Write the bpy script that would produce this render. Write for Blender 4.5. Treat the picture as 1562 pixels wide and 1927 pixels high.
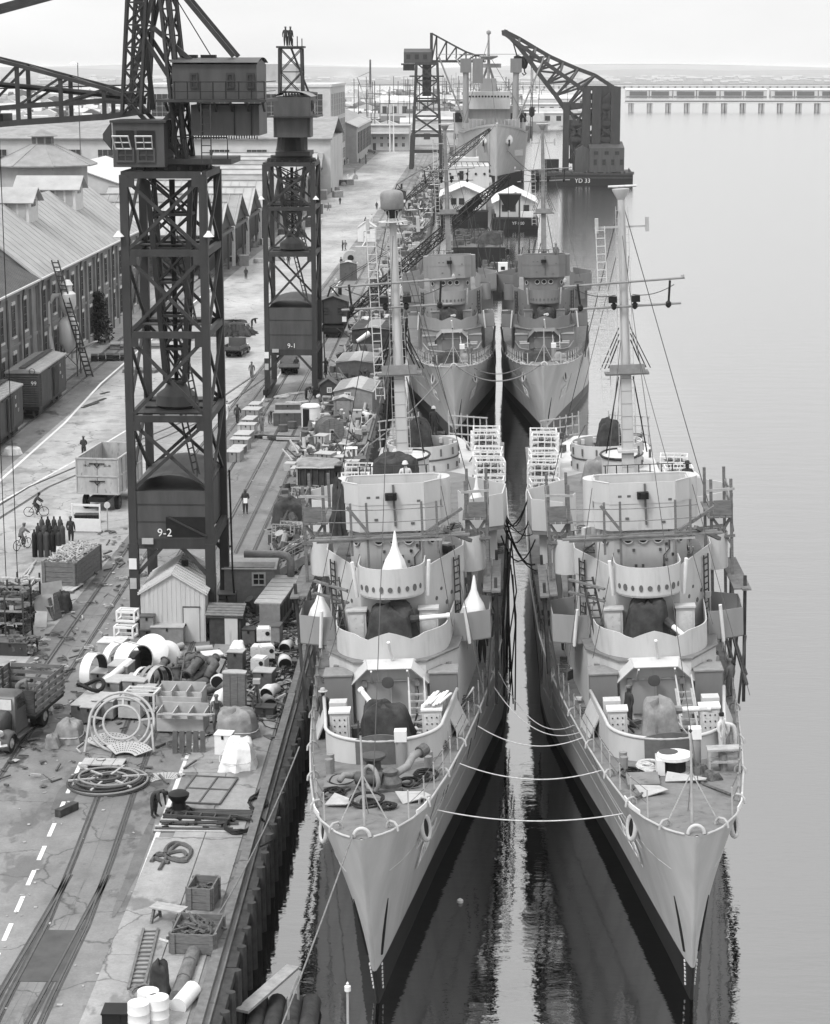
import bpy, math, random
from mathutils import Vector, Matrix
random.seed(7)
R=math.radians; PI=math.pi
for o in list(bpy.data.objects): bpy.data.objects.remove(o)
SC=bpy.context.scene; COL=SC.collection
# ---------------------------------------------------------------- camera, world, sun, exposure
CAM_H=32.8; PITCH=math.atan((963.5-128)/4000.); YAW=R(1.5)
cd=bpy.data.cameras.new('camera'); cam=bpy.data.objects.new('camera',cd); COL.objects.link(cam); SC.camera=cam
cam.location=(0,0,CAM_H); cam.rotation_euler=(PI/2-PITCH,0,YAW)
cd.sensor_fit='HORIZONTAL'; cd.sensor_width=36; cd.lens=4000/1562*36; cd.clip_start=1; cd.clip_end=40000
W=bpy.data.worlds.new("World"); SC.world=W; W.use_nodes=True
nt=W.node_tree; nt.nodes.clear()
wo=nt.nodes.new('ShaderNodeOutputWorld'); bg=nt.nodes.new('ShaderNodeBackground'); sk=nt.nodes.new('ShaderNodeTexSky')
sk.sky_type='NISHITA'; sk.sun_disc=False; sk.sun_elevation=R(52); sk.sun_rotation=R(-140); sk.air_density=1.0; sk.dust_density=4; sk.ozone_density=1
bw=nt.nodes.new('ShaderNodeRGBToBW'); nt.links.new(sk.outputs[0],bw.inputs[0])
# overcast: an even cloud veil with faint soft banks in front of the clear sky
tc=nt.nodes.new('ShaderNodeTexCoord'); mp=nt.nodes.new('ShaderNodeMapping'); mp.inputs['Scale'].default_value=(2,2,7)
nz=nt.nodes.new('ShaderNodeTexNoise'); nz.inputs['Scale'].default_value=1.6; nz.inputs['Detail'].default_value=5
nt.links.new(tc.outputs['Generated'],mp.inputs[0]); nt.links.new(mp.outputs[0],nz.inputs[0])
rg=nt.nodes.new('ShaderNodeMapRange'); rg.inputs['From Min'].default_value=.3; rg.inputs['From Max'].default_value=.7
rg.inputs['To Min'].default_value=5.5; rg.inputs['To Max'].default_value=7.2; nt.links.new(nz.outputs[0],rg.inputs[0])
mx=nt.nodes.new('ShaderNodeMix'); mx.data_type='FLOAT'; mx.inputs[0].default_value=.86
nt.links.new(bw.outputs[0],mx.inputs[2]); nt.links.new(rg.outputs[0],mx.inputs[3])
# an overcast sky grows steadily brighter from the horizon to the zenith
sz=nt.nodes.new('ShaderNodeSeparateXYZ'); nt.links.new(tc.outputs['Generated'],sz.inputs[0]); zr=nt.nodes.new('ShaderNodeMapRange'); zr.inputs['To Min'].default_value=1; zr.inputs['To Max'].default_value=2.1; nt.links.new(sz.outputs[2],zr.inputs[0])
ml=nt.nodes.new('ShaderNodeMath'); ml.operation='MULTIPLY'; nt.links.new(mx.outputs[0],ml.inputs[0]); nt.links.new(zr.outputs[0],ml.inputs[1])
nt.links.new(ml.outputs[0],bg.inputs[0]); bg.inputs[1].default_value=.1; nt.links.new(bg.outputs[0],wo.inputs[0])
sd=bpy.data.lights.new('sun','SUN'); sd.energy=1.5; sd.angle=R(14); sd.color=(1,1,1)
sun=bpy.data.objects.new('sun',sd); COL.objects.link(sun)
sdir=Vector((math.sin(R(-140))*math.cos(R(52)),math.cos(R(-140))*math.cos(R(52)),math.sin(R(52))))
sun.rotation_euler=sdir.to_track_quat('Z','Y').to_euler()
SC.view_settings.view_transform='Standard'; SC.view_settings.look='None'; SC.view_settings.exposure=.72; SC.view_settings.gamma=1
SC.view_settings.use_curve_mapping=False
SC.render.engine='CYCLES'; SC.cycles.max_bounces=6; SC.cycles.diffuse_bounces=3; SC.cycles.glossy_bounces=3; SC.cycles.volume_bounces=1
SC.cycles.use_denoising=True; SC.cycles.sample_clamp_indirect=6
# ---------------------------------------------------------------- places: photo pixel -> point of the yard
Q=2.35                       # quay top above the water
_c,_s=math.cos(PITCH),math.sin(PITCH)
FW=(-math.sin(YAW)*_c,math.cos(YAW)*_c,-_s); RT=(math.cos(YAW),math.sin(YAW),0); UPV=(-math.sin(YAW)*_s,math.cos(YAW)*_s,_c)
def ray(x,y):
    u=(x-781)/4000.; v=(963.5-y)/4000.
    return [FW[i]+u*RT[i]+v*UPV[i] for i in range(3)]
def az(x,y,z=Q):
    d=ray(x,y); t=(z-CAM_H)/d[2]; return (d[0]*t,d[1]*t,z)
def aY(x,y,Y):
    d=ray(x,y); t=Y/d[1]; return (d[0]*t,Y,CAM_H+d[2]*t)
def aX(x,y,X):
    d=ray(x,y); t=X/d[0]; return (X,d[1]*t,CAM_H+d[2]*t)
def S(y,z=Q): return (CAM_H-z)/_c/(y-128.)   # metres per photo pixel at a ground row
# ---------------------------------------------------------------- materials (a grey world: the photograph is black and white)
MATS={}
def mat(n,v,rough=.6,amt=.25,sc=2.,streak=0,metal=0,bump=0,spots=0,corr=None,grime=0):
    if n in MATS: return MATS[n]
    m=bpy.data.materials.new(n); MATS[n]=m; m.use_nodes=True; t=m.node_tree; L=t.links.new; b=t.nodes['Principled BSDF']
    b.inputs['Roughness'].default_value=rough; b.inputs['Metallic'].default_value=metal
    if 'Specular IOR Level' in b.inputs: b.inputs['Specular IOR Level'].default_value=.22
    c=t.nodes.new('ShaderNodeTexCoord'); src=c.outputs['Object']
    if streak:
        p=t.nodes.new('ShaderNodeMapping'); p.inputs['Scale'].default_value=(1,1,1./streak); L(src,p.inputs[0]); src2=p.outputs[0]
    else: src2=src
    a=t.nodes.new('ShaderNodeTexNoise'); a.inputs['Scale'].default_value=sc; a.inputs['Detail'].default_value=7; a.inputs['Roughness'].default_value=.65; L(src2,a.inputs[0])
    g=t.nodes.new('ShaderNodeMapRange'); g.inputs['From Min'].default_value=.25; g.inputs['From Max'].default_value=.75
    g.inputs['To Min'].default_value=v*(1-amt); g.inputs['To Max'].default_value=v*(1+amt); L(a.outputs[0],g.inputs[0]); val=g.outputs[0]
    if spots or grime:
        d=t.nodes.new('ShaderNodeTexNoise'); d.inputs['Scale'].default_value=sc*.35 if grime else sc*2.2; d.inputs['Detail'].default_value=9; L(src2,d.inputs[0])
        e=t.nodes.new('ShaderNodeMapRange'); th=.56 if grime else .6
        e.inputs['From Min'].default_value=th; e.inputs['From Max'].default_value=th+.1; e.inputs['To Min'].default_value=1; e.inputs['To Max'].default_value=1-max(spots,grime); L(d.outputs[0],e.inputs[0])
        q=t.nodes.new('ShaderNodeMath'); q.operation='MULTIPLY'; L(val,q.inputs[0]); L(e.outputs[0],q.inputs[1]); val=q.outputs[0]
    L(val,b.inputs['Base Color'])
    if bump:
        u=t.nodes.new('ShaderNodeBump'); u.inputs['Strength'].default_value=bump; u.inputs['Distance'].default_value=.05; L(a.outputs[0],u.inputs['Height']); L(u.outputs[0],b.inputs['Normal'])
    return m
def M_(n): return MATS[n]
mat('ship_grey',.40,.5,.15,1.1,streak=6,spots=.1,grime=.13); mat('ship_pale',.44,.5,.11,1.3,streak=5,spots=.1); mat('ship_dark',.15,.55,.15,1.2,streak=5)
mat('ship_mid',.23,.55,.14,1.2,streak=5); mat('deck_grey',.15,.7,.3,1.4,spots=.35,bump=.1); mat('boot_black',.015,.45,.4,.8,streak=3); mat('primer',.10,.65,.25,3)
mat('white_paint',.62,.45,.08,3); mat('dirty_white',.48,.6,.2,3,spots=.3); mat('steel_dark',.035,.55,.35,1.5,streak=5); mat('steel_mid',.06,.55,.3,1.5,streak=5)
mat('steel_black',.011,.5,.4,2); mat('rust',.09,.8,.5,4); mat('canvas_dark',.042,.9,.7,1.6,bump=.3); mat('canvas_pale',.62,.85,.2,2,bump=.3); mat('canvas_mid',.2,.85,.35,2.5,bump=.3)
mat('timber',.13,.8,.4,3,streak=.2,bump=.2); mat('timber_pale',.3,.8,.3,3,bump=.15); mat('timber_dark',.045,.85,.5,2.5,bump=.3); mat('plywood',.36,.7,.2,2)
mat('grey_paint',.2,.55,.25,2.5,spots=.2); mat('light_grey',.34,.55,.2,2.5,spots=.2); mat('mid_dark',.08,.6,.35,2.5); mat('rubber',.012,.6,.3,5); mat('rope',.16,.9,.4,9); mat('rope_pale',.45,.9,.3,9)
mat('brick',.17,.85,.35,.35,spots=.2,bump=.1); mat('trim_white',.48,.7,.15,2); mat('roof_pale',.31,.7,.18,.5,grime=.18); mat('roof_mid',.22,.7,.25,.5,grime=.2); mat('roof_dark',.1,.65,.3,.7)
mat('glass_dark',.03,.12,.4,2); mat('stucco',.42,.8,.12,.5,grime=.15); mat('stucco_grey',.3,.8,.2,.3,grime=.2); mat('asphalt',.12,.85,.3,1)
mat('skin',.3,.6,.1,5); mat('cloth_dark',.035,.85,.4,6); mat('cloth_mid',.12,.85,.4,6); mat('cloth_pale',.5,.85,.2,6); mat('chrome',.5,.25,.1,4,metal=.8)
mat('galvanised',.5,.45,.15,1.5,streak=6); mat('smoke_grey',.3,.9)
# ---------------------------------------------------------------- mesh builder
class MB:
    def __init__(s): s.v=[]; s.f=[]; s.x=None
    def add(s,vs,fs):
        n=len(s.v); s.v+= [tuple(p) for p in vs]; s.f+= [tuple(i+n for i in f) for f in fs]; return s
    def box(s,c,d,rz=0,rx=0,ry=0):
        h=[k/2. for k in d]; vs=[(sx*h[0],sy*h[1],sz*h[2]) for sz in(-1,1) for sy in(-1,1) for sx in(-1,1)]
        if rz or rx or ry:
            m=Matrix.Rotation(rz,3,'Z')@Matrix.Rotation(ry,3,'Y')@Matrix.Rotation(rx,3,'X'); vs=[m@Vector(p) for p in vs]
        return s.add([(p[0]+c[0],p[1]+c[1],p[2]+c[2]) for p in vs],[(0,2,3,1),(4,5,7,6),(0,1,5,4),(2,6,7,3),(0,4,6,2),(1,3,7,5)])
    def bar(s,a,b,w,h=None):
        a=Vector(a); b=Vector(b); h=h or w; d=b-a
        if d.length<1e-6: return s
        d.normalize(); u=Vector((0,0,1)) if abs(d.z)<.95 else Vector((0,1,0))
        x=d.cross(u).normalized(); y=x.cross(d).normalized()
        vs=[p+x*(i*w/2)+y*(j*h/2) for p in(a,b) for j in(-1,1) for i in(-1,1)]
        return s.add(vs,[(0,1,3,2),(4,6,7,5),(0,4,5,1),(2,3,7,6),(0,2,6,4),(1,5,7,3)])
    def tube(s,pts,r,n=6,closed=False):
        P=[Vector(p) for p in pts]; k=len(P); rings=[]; pu=None
        for i,p in enumerate(P):
            t=(P[(i+1)%k]-P[i-1]) if closed else (P[min(i+1,k-1)]-P[max(i-1,0)])
            t=t.normalized() if t.length>1e-9 else Vector((0,0,1))
            u=Vector((0,0,1)) if abs(t.z)<.9 else Vector((1,0,0))
            if pu is not None: u=pu
            x=t.cross(u)
            if x.length<1e-4: x=t.cross(Vector((.3,1,.2)))
            x.normalize(); y=x.cross(t).normalized(); pu=y
            rr=r[i] if isinstance(r,(list,tuple)) else r
            rings.append([p+x*(rr*math.cos(a*2*PI/n))+y*(rr*math.sin(a*2*PI/n)) for a in range(n)])
        return s.loft(rings,True,not closed,closed)
    def loft(s,rings,closed=True,cap=True,loop=False):
        n=len(rings[0]); m=len(rings); b=len(s.v); s.v+=[tuple(p) for r in rings for p in r]
        for i in range(m if loop else m-1):
            for j in range(n if closed else n-1):
                a=b+i*n+j; c=b+i*n+(j+1)%n; d=b+((i+1)%m)*n+(j+1)%n; e=b+((i+1)%m)*n+j; s.f.append((a,c,d,e))
        if cap and closed:
            s.f.append(tuple(b+j for j in reversed(range(n)))); s.f.append(tuple(b+(m-1)*n+j for j in range(n)))
        return s
    def cyl(s,a,b,r0,r1=None,n=12): return s.tube([a,b],[r0,r0 if r1 is None else r1],n)
    def lathe(s,prof,n=20,c=(0,0,0)):
        return s.loft([[(c[0]+r*math.cos(2*PI*j/n),c[1]+r*math.sin(2*PI*j/n),c[2]+z) for j in range(n)] for r,z in prof],True,True)
    def prism(s,poly,z0,z1):
        n=len(poly); z0=z0 if isinstance(z0,(list,tuple)) else [z0]*n; z1=z1 if isinstance(z1,(list,tuple)) else [z1]*n
        A=sum(poly[i][0]*poly[(i+1)%n][1]-poly[(i+1)%n][0]*poly[i][1] for i in range(n))
        if A<0: poly=poly[::-1]; z0=z0[::-1]; z1=z1[::-1]
        return s.loft([[(p[0],p[1],z0[i]) for i,p in enumerate(poly)],[(p[0],p[1],z1[i]) for i,p in enumerate(poly)]],True,True)
    def ribbon(s,pts,z0,z1,t,closed=False):      # a standing plate of thickness t along a plan line
        n=len(pts); z0=z0 if isinstance(z0,(list,tuple)) else [z0]*n; z1=z1 if isinstance(z1,(list,tuple)) else [z1]*n; rings=[]
        for i,p in enumerate(pts):
            a=pts[i-1] if (i>0 or closed) else p; b=pts[(i+1)%n] if (i<n-1 or closed) else p
            d=Vector((b[0]-a[0],b[1]-a[1])); d=d.normalized() if d.length else Vector((1,0)); q=(-d.y*t/2,d.x*t/2)
            rings.append([(p[0]+q[0],p[1]+q[1],z0[i]),(p[0]-q[0],p[1]-q[1],z0[i]),(p[0]-q[0],p[1]-q[1],z1[i]),(p[0]+q[0],p[1]+q[1],z1[i])])
        return s.loft(rings,True,not closed,closed)
    def gable(s,x0,x1,y0,y1,z0,z1,zr,axis='y'):   # house body with its gable ends
        if axis=='y':
            xm=(x0+x1)/2; pr=[(x0,z0),(x1,z0),(x1,z1),(xm,zr),(x0,z1)]; return s.loft([[(a,y0,b) for a,b in pr],[(a,y1,b) for a,b in pr]])
        ym=(y0+y1)/2; pr=[(y0,z0),(y1,z0),(y1,z1),(ym,zr),(y0,z1)]; return s.loft([[(x0,a,b) for a,b in pr],[(x1,a,b) for a,b in pr]])
    def quad(s,a,b,c,d,t):                        # a slab of thickness t under four corners
        A,B,C,D=[Vector(p) for p in(a,b,c,d)]; n=(B-A).cross(D-A).normalized()*t
        return s.loft([[A-n,B-n,C-n,D-n],[A,B,C,D]])
    def mesh(s,name):
        me=bpy.data.meshes.new(name); me.from_pydata(s.v,[],s.f); me.update()
        return me
def fixn(me):
    import bmesh
    b=bmesh.new(); b.from_mesh(me); bmesh.ops.recalc_face_normals(b,faces=b.faces[:]); b.to_mesh(me); b.free()
def obj(name,mb,m,parent=None,loc=(0,0,0),rz=0,smooth=False,kind=None,label=None):
    me=mb.mesh(name) if isinstance(mb,MB) else mb
    if isinstance(mb,MB):
        fixn(me); me.materials.append(MATS[m] if isinstance(m,str) else m)
        if smooth:
            me.polygons.foreach_set('use_smooth',[True]*len(me.polygons))
            if smooth!='all': me.set_sharp_from_angle(angle=R(38))
    o=bpy.data.objects.new(name,me); COL.objects.link(o)
    if parent is not None: o.parent=parent
    o.location=loc; o.rotation_euler=(0,0,rz)
    if kind: o['kind']=kind
    if label: o['label']=label
    return o
def tag(o,label,cat,group=None,kind=None):
    o['label']=label; o['category']=cat
    if group: o['group']=group
    if kind: o['kind']=kind
    return o
def thing(name,label,cat,loc=(0,0,0),rz=0,group=None):
    o=bpy.data.objects.new(name,None); COL.objects.link(o); o.location=loc; o.rotation_euler=(0,0,rz); o.empty_display_size=.3
    return tag(o,label,cat,group)
def one(name,mb,m,label,cat,loc=(0,0,0),rz=0,group=None,smooth=False):
    return tag(obj(name,mb,m,None,loc,rz,smooth),label,cat,group)
KIDS={}
def copy_tree(r,loc,rz=0,label=None,group=None,parent=None):
    c=r.copy(); COL.objects.link(c)
    if parent is None:
        c.location=loc; c.rotation_euler=(0,0,rz)
        if label: c['label']=label
        if group: c['group']=group
    else: c.parent=parent
    if r not in KIDS:
        KIDS[r]=[o for o in COL.objects if o.parent is r]
    for k in KIDS[r]: copy_tree(k,None,parent=c)
    return c
def text(s,size,parent,loc,rot,m='white_paint',name='lettering',ex=.008,off=.0):
    cu=bpy.data.curves.new(name,'FONT'); cu.body=s; cu.size=size; cu.align_x='CENTER'; cu.align_y='CENTER'; cu.extrude=ex; cu.offset=off; cu.materials.append(MATS[m]); cu.resolution_u=3
    f=bpy.data.objects.new(name,cu); COL.objects.link(f); me=bpy.data.meshes.new_from_object(f); bpy.data.objects.remove(f); bpy.data.curves.remove(cu)
    o=bpy.data.objects.new(name,me); COL.objects.link(o); o.parent=parent; o.location=loc; o.rotation_euler=rot; return o
def arc(cx,cy,r,a0,a1,n,ry=None):
    ry=ry or r; return [(cx+r*math.cos(R(a0+(a1-a0)*i/n)),cy+ry*math.sin(R(a0+(a1-a0)*i/n))) for i in range(n+1)]
def sag(a,b,d,n=14):
    return [(a[0]+(b[0]-a[0])*t,a[1]+(b[1]-a[1])*t,a[2]+(b[2]-a[2])*t-4*d*t*(1-t)) for t in[i/n for i in range(n+1)]]
def lump(w,d,h,seed,folds=9,n=28,m=9,pinch=.6,rag=.12,peak=None):   # canvas thrown over something: folds hang from a lumpy top
    rn=random.Random(seed); ph=[rn.uniform(0,6.28) for _ in range(8)]; rings=[]; n=int(n*1.5); m=int(m*1.4)
    pk=peak or (rn.uniform(-.1,.1)*w,rn.uniform(-.1,.1)*d)
    for i in range(m+1):
        t=i/m; k=1-(1-pinch)*t if t<.75 else (pinch+(1-pinch)*.25)*(1-((t-.75)/.25)**2)**.5
        ring=[]; dr=1-.75*t
        for j in range(n):
            a=2*PI*j/n; q=folds*.5*a+ph[0]+.9*t+.8*math.sin(2*a+ph[4]); rd=1-2*abs(math.sin(q))
            f=1+rag*dr*rd+rag*.8*math.sin(3*a+ph[1]+2*t)*(.4+dr*.6)+.35*rag*(1-2*abs(math.sin(folds*1.15*a+ph[5]+2.5*t)))*dr+rn.uniform(-.015,.015)
            sq=1/max(abs(math.cos(a)),abs(math.sin(a)))**.55
            z=h*(t if t<.75 else .75+.25*math.sin((t-.75)/.25*PI/2))*(1+.06*math.sin(2*a+ph[2])*t+.05*math.sin(3*a+ph[3])*t+.04*math.sin(7*a+ph[6])*t)
            ring.append((pk[0]*t+w/2*k*f*sq*math.cos(a),pk[1]*t+d/2*k*f*sq*math.sin(a),z+(.04*h*rd if i==0 else 0)))
        rings.append(ring)
    rings.append([(pk[0],pk[1],h*1.0)]*n)
    return MB().loft(rings,True,False)
def bars(parent,name,L,m,w,h=None):
    out=[]
    for a,b in L: out.append(obj(name,MB().bar(a,b,w,h),m,parent))
    return out
def ladder(mb,a,b,wid,n,r=.025,side=(1,0,0)):
    a=Vector(a); b=Vector(b); s=Vector(side)*wid/2
    mb.bar(a-s,b-s,r*2); mb.bar(a+s,b+s,r*2)
    for i in range(n):
        p=a.lerp(b,(i+.5)/n); mb.bar(p-s,p+s,r*1.6)
    return mb
# ================================================================ THE SETTING
def nodes(m): t=m.node_tree; return t,t.links.new,t.nodes['Principled BSDF']
# --- water: calm mirror with slow swell; a wind-ruffled belt starts on the channel side of the ships
wm=bpy.data.materials.new('water'); wm.use_nodes=True; t,L,b=nodes(wm)
b.inputs['Base Color'].default_value=(.27,.27,.27,1); b.inputs['Roughness'].default_value=.015; b.inputs['Metallic'].default_value=1
tc=t.nodes.new('ShaderNodeTexCoord')
n1=t.nodes.new('ShaderNodeTexNoise'); n1.inputs['Scale'].default_value=.42; n1.inputs['Detail'].default_value=6; n1.inputs['Roughness'].default_value=.58
n2=t.nodes.new('ShaderNodeTexNoise'); n2.inputs['Scale'].default_value=2.6; n2.inputs['Detail'].default_value=3
mp2=t.nodes.new('ShaderNodeMapping'); mp2.inputs['Scale'].default_value=(.5,1.6,1); mp2.inputs['Rotation'].default_value=(0,0,R(12)); L(tc.outputs['Object'],mp2.inputs[0]); L(mp2.outputs[0],n2.inputs[0])
mp1=t.nodes.new('ShaderNodeMapping'); mp1.inputs['Scale'].default_value=(.4,1,1); L(tc.outputs['Object'],mp1.inputs[0]); L(mp1.outputs[0],n1.inputs[0])
sx=t.nodes.new('ShaderNodeSeparateXYZ'); L(tc.outputs['Object'],sx.inputs[0])
rx=t.nodes.new('ShaderNodeMapRange'); rx.inputs['From Min'].default_value=8; rx.inputs['From Max'].default_value=16; rx.inputs['To Min'].default_value=.012; rx.inputs['To Max'].default_value=.3; L(sx.outputs[0],rx.inputs[0])
rr=t.nodes.new('ShaderNodeMapRange'); rr.inputs['From Min'].default_value=13; rr.inputs['From Max'].default_value=24; rr.inputs['To Min'].default_value=.015; rr.inputs['To Max'].default_value=.16; L(sx.outputs[0],rr.inputs[0]); L(rr.outputs[0],b.inputs['Roughness'])
mm=t.nodes.new('ShaderNodeMath'); mm.operation='MULTIPLY'; L(n2.outputs[0],mm.inputs[0]); L(rx.outputs[0],mm.inputs[1])
ad=t.nodes.new('ShaderNodeMath'); ad.operation='ADD'; L(n1.outputs[0],ad.inputs[0]); L(mm.outputs[0],ad.inputs[1])
bp=t.nodes.new('ShaderNodeBump'); bp.inputs['Strength'].default_value=1; bp.inputs['Distance'].default_value=.045; L(ad.outputs[0],bp.inputs['Height']); L(bp.outputs[0],b.inputs['Normal'])
MATS['water']=wm
obj('water',MB().add([(-9000,-2500,0),(9000,-2500,0),(9000,14000,0),(-9000,14000,0)],[(0,1,2,3)]),'water',kind='structure')
# --- quay: concrete with damp patches, tar seams and worn light lanes
def ground_mat(n,lo,hi,damp=.4,fine=9):
    m=bpy.data.materials.new(n); m.use_nodes=True; t,L,b=nodes(m); MATS[n]=m
    c=t.nodes.new('ShaderNodeTexCoord').outputs['Object']
    def noise(sc,det=8,rough=.65,mapsc=None):
        x=t.nodes.new('ShaderNodeTexNoise'); x.inputs['Scale'].default_value=sc; x.inputs['Detail'].default_value=det; x.inputs['Roughness'].default_value=rough
        if mapsc:
            p=t.nodes.new('ShaderNodeMapping'); p.inputs['Scale'].default_value=mapsc; L(c,p.inputs[0]); L(p.outputs[0],x.inputs[0])
        else: L(c,x.inputs[0])
        return x.outputs[0]
    def rng(s,a,b_,c_,d): 
        x=t.nodes.new('ShaderNodeMapRange'); 
        for k,v in zip(('From Min','From Max','To Min','To Max'),(a,b_,c_,d)): x.inputs[k].default_value=v
        L(s,x.inputs[0]); return x.outputs[0]
    def mul(a,b_):
        x=t.nodes.new('ShaderNodeMath'); x.operation='MULTIPLY'; L(a,x.inputs[0]); L(b_,x.inputs[1]); return x.outputs[0]
    v=rng(noise(.16,6,.6,(1,.35,1)),.33,.67,lo,hi)
    v=mul(v,rng(noise(1.1,9,.7),.3,.7,.82,1.15))
    v=mul(v,rng(noise(fine,4,.8),.3,.7,.85,1.12))
    st=rng(noise(.42,7,.62,(1,.6,1)),.56,.60,1,1-damp)          # damp stains with sharp tide edges
    v=mul(v,st)
    v=mul(v,rng(noise(2.3,5,.7),.66,.72,1,.55))                 # oil spots
    cr=t.nodes.new('ShaderNodeTexVoronoi'); cr.feature='DISTANCE_TO_EDGE'; cr.inputs['Scale'].default_value=.16; cr.inputs['Randomness'].default_value=1
    wv=t.nodes.new('ShaderNodeTexNoise'); wv.inputs['Scale'].default_value=.9; wv.inputs['Detail'].default_value=4; L(c,wv.inputs[0])
    vm=t.nodes.new('ShaderNodeVectorMath'); vm.operation='MULTIPLY_ADD'; vm.inputs[1].default_value=(1.6,1.6,0); L(wv.outputs[1],vm.inputs[0]); L(c,vm.inputs[2]); L(vm.outputs[0],cr.inputs[0])
    v=mul(v,rng(cr.outputs[0],0,.011,.42,1))                    # cracks
    L(v,b.inputs['Base Color']); b.inputs['Roughness'].default_value=.8
    L(rng(st,1-damp,1,.35,.85),b.inputs['Roughness'])
    u=t.nodes.new('ShaderNodeBump'); u.inputs['Strength'].default_value=.25; u.inputs['Distance'].default_value=.03; L(noise(fine,4,.8),u.inputs['Height']); L(u.outputs[0],b.inputs['Normal'])
ground_mat('quay_concrete',.075,.215,.5); ground_mat('slab_concrete',.15,.31,.45); ground_mat('road_concrete',.20,.36,.35); ground_mat('dark_apron',.06,.14,.5)
QX=-8.38
quay=obj('quay',MB().prism([(QX,-30),(QX,850),(-1600,850),(-1600,-30)],-6,Q),'quay_concrete',kind='structure')
obj('road',MB().add([(-36,20,Q+.004),(-24.5,20,Q+.004),(-22.2,170,Q+.004),(-20.5,420,Q+.004),(-20,800,Q+.004),(-34,800,Q+.004),(-36,300,Q+.004)],[tuple(range(7))]),'road_concrete',kind='structure')
obj('pavement',MB().prism([(-42.5,150),(-40.2,150),(-40.2,330),(-42.5,330)],Q,Q+.13),'slab_concrete',kind='structure')
obj('apron',MB().add([(-12.9,96,Q+.005),(QX-.5,96,Q+.005),(QX-.5,150,Q+.005),(-12.4,150,Q+.005)],[(0,1,2,3)]),'dark_apron',kind='structure')
mat('puddle',.05,.06,.3,1); 
def blob(cx,cy,rx,ry,seed,n=22):
    rn=random.Random(seed); k=[rn.uniform(.6,1.25) for _ in range(n)]
    k=[(k[i-1]+2*k[i]+k[(i+1)%n])/4 for i in range(n)]
    return [(cx+rx*k[i]*math.cos(2*PI*i/n),cy+ry*k[i]*math.sin(2*PI*i/n),0) for i in range(n)]
for i,(x,y,rx_,ry_) in enumerate([(565,918,40,9),(575,945,28,8),(445,1612,22,8),(300,1480,22,18),(258,1620,14,60),(120,1505,20,25),(465,790,14,5),(500,700,20,9),(330,1690,20,18)]):
    c=az(x,y); s=S(y); obj('puddle',MB().add(blob(c[0],c[1],rx_*s,ry_*s*4,i),[tuple(range(22))]),'puddle' if i in(0,1,2) else 'dark_apron',quay,(0,0,Q+.009))
# slabs along the edge: separate pours with open joints
y=60
rn=random.Random(3)
while y<150:
    l=rn.uniform(8,14)
    for xa,xb in((-12.6,-10.66),(-10.62,-9.12)):
        if xa<-12 and 74<y<86 : xa=-11.9
        obj('slab',MB().box(((xa+xb)/2,y+l/2,Q+.02),(xb-xa,l-.03,.04+rn.uniform(0,.012))),'slab_concrete',quay)
    y+=l
# stringer, face timbers and fender piles on the quay wall
y=40
while y<640:
    l=7.6; obj('bull_rail',MB().box((-8.72,y+l/2,Q+.13),(.34,l-.06,.26)),'timber' if y<200 else 'timber_dark',quay); y+=l
y=40.
while y<330:
    obj('wale',MB().box((-8.2,y+3.6,Q-.28),(.36,7.1,.34)),'timber_dark',quay)
    if y<200: obj('wale',MB().box((-8.2,y+3.6,.95),(.36,7.1,.3)),'timber_dark',quay)
    y+=7.2
y=40.5; pk=0
while y<330:
    m_=MB().cyl((-7.96,y,-2),(-7.98,y+.05*(y%3),Q+rn.uniform(-.35,.3)),.2,.17,9); obj('fender_pile',m_,'timber_dark',quay,smooth=True); y+=1.75 if y<190 else 3.5
# --- railway tracks (rails set in the paving with open flange grooves)
def track(name,pts,g,r=.035,to=None):
    root=obj(name,MB().add([(p[0]-.01,p[1],Q+.004) for p in pts]+[(p[0]+.01,p[1],Q+.004) for p in pts[::-1]],[tuple(range(2*len(pts)))]),'asphalt',kind='structure')
    for s_ in(-1,1):
        P=[(p[0]+s_*g/2,p[1]) for p in pts]
        obj('rail',MB().ribbon(P,Q+.002,Q+.045,.07),'rail_steel',root)
        obj('flange_groove',MB().ribbon([(p[0]-s_*.085,p[1]) for p in P],Q+.003,Q+.0075,.06),'groove_dark',root)
        obj('rail_bed',MB().ribbon([(p[0]+s_*.12,p[1]) for p in P],Q+.003,Q+.006,.09),'groove_dark',root)
mat('groove_dark',.06,.8,.3,2); mat('rail_steel',.09,.35,.3,4,metal=.5)
track('quay_railway_track',[(-14.55,52),(-14.6,66),(-14.52,72),(-14.75,79),(-15.08,86.5),(-15.5,98),(-15.72,118),(-15.74,150),(-15.8,230),(-15.8,460),(-16.2,780)],1.435)
track('turnout_track',[(-15.35,52),(-14.95,66),(-14.72,73),(-14.6,77)],1.435)
track('yard_railway_track',[(-21.3,50),(-21.3,88),(-21.25,98),(-21.35,115),(-21.4,135),(-21.4,170),(-20.6,240),(-19.8,330)],1.435)
track('crossover_track',[(-34.5,128),(-33.5,140),(-32,154),(-29,166),(-24,186),(-20.9,215)],1.435)
track('siding_track',[(-39.4,140),(-39.4,330)],1.435)
track('crane_runway',[(-16.2,96),(-16.2,760)],4.66)
obj('track_plate',MB().box((-14.62,69.4,Q+.012),(1.5,4.4,.015)),'steel_mid',quay)
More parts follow.
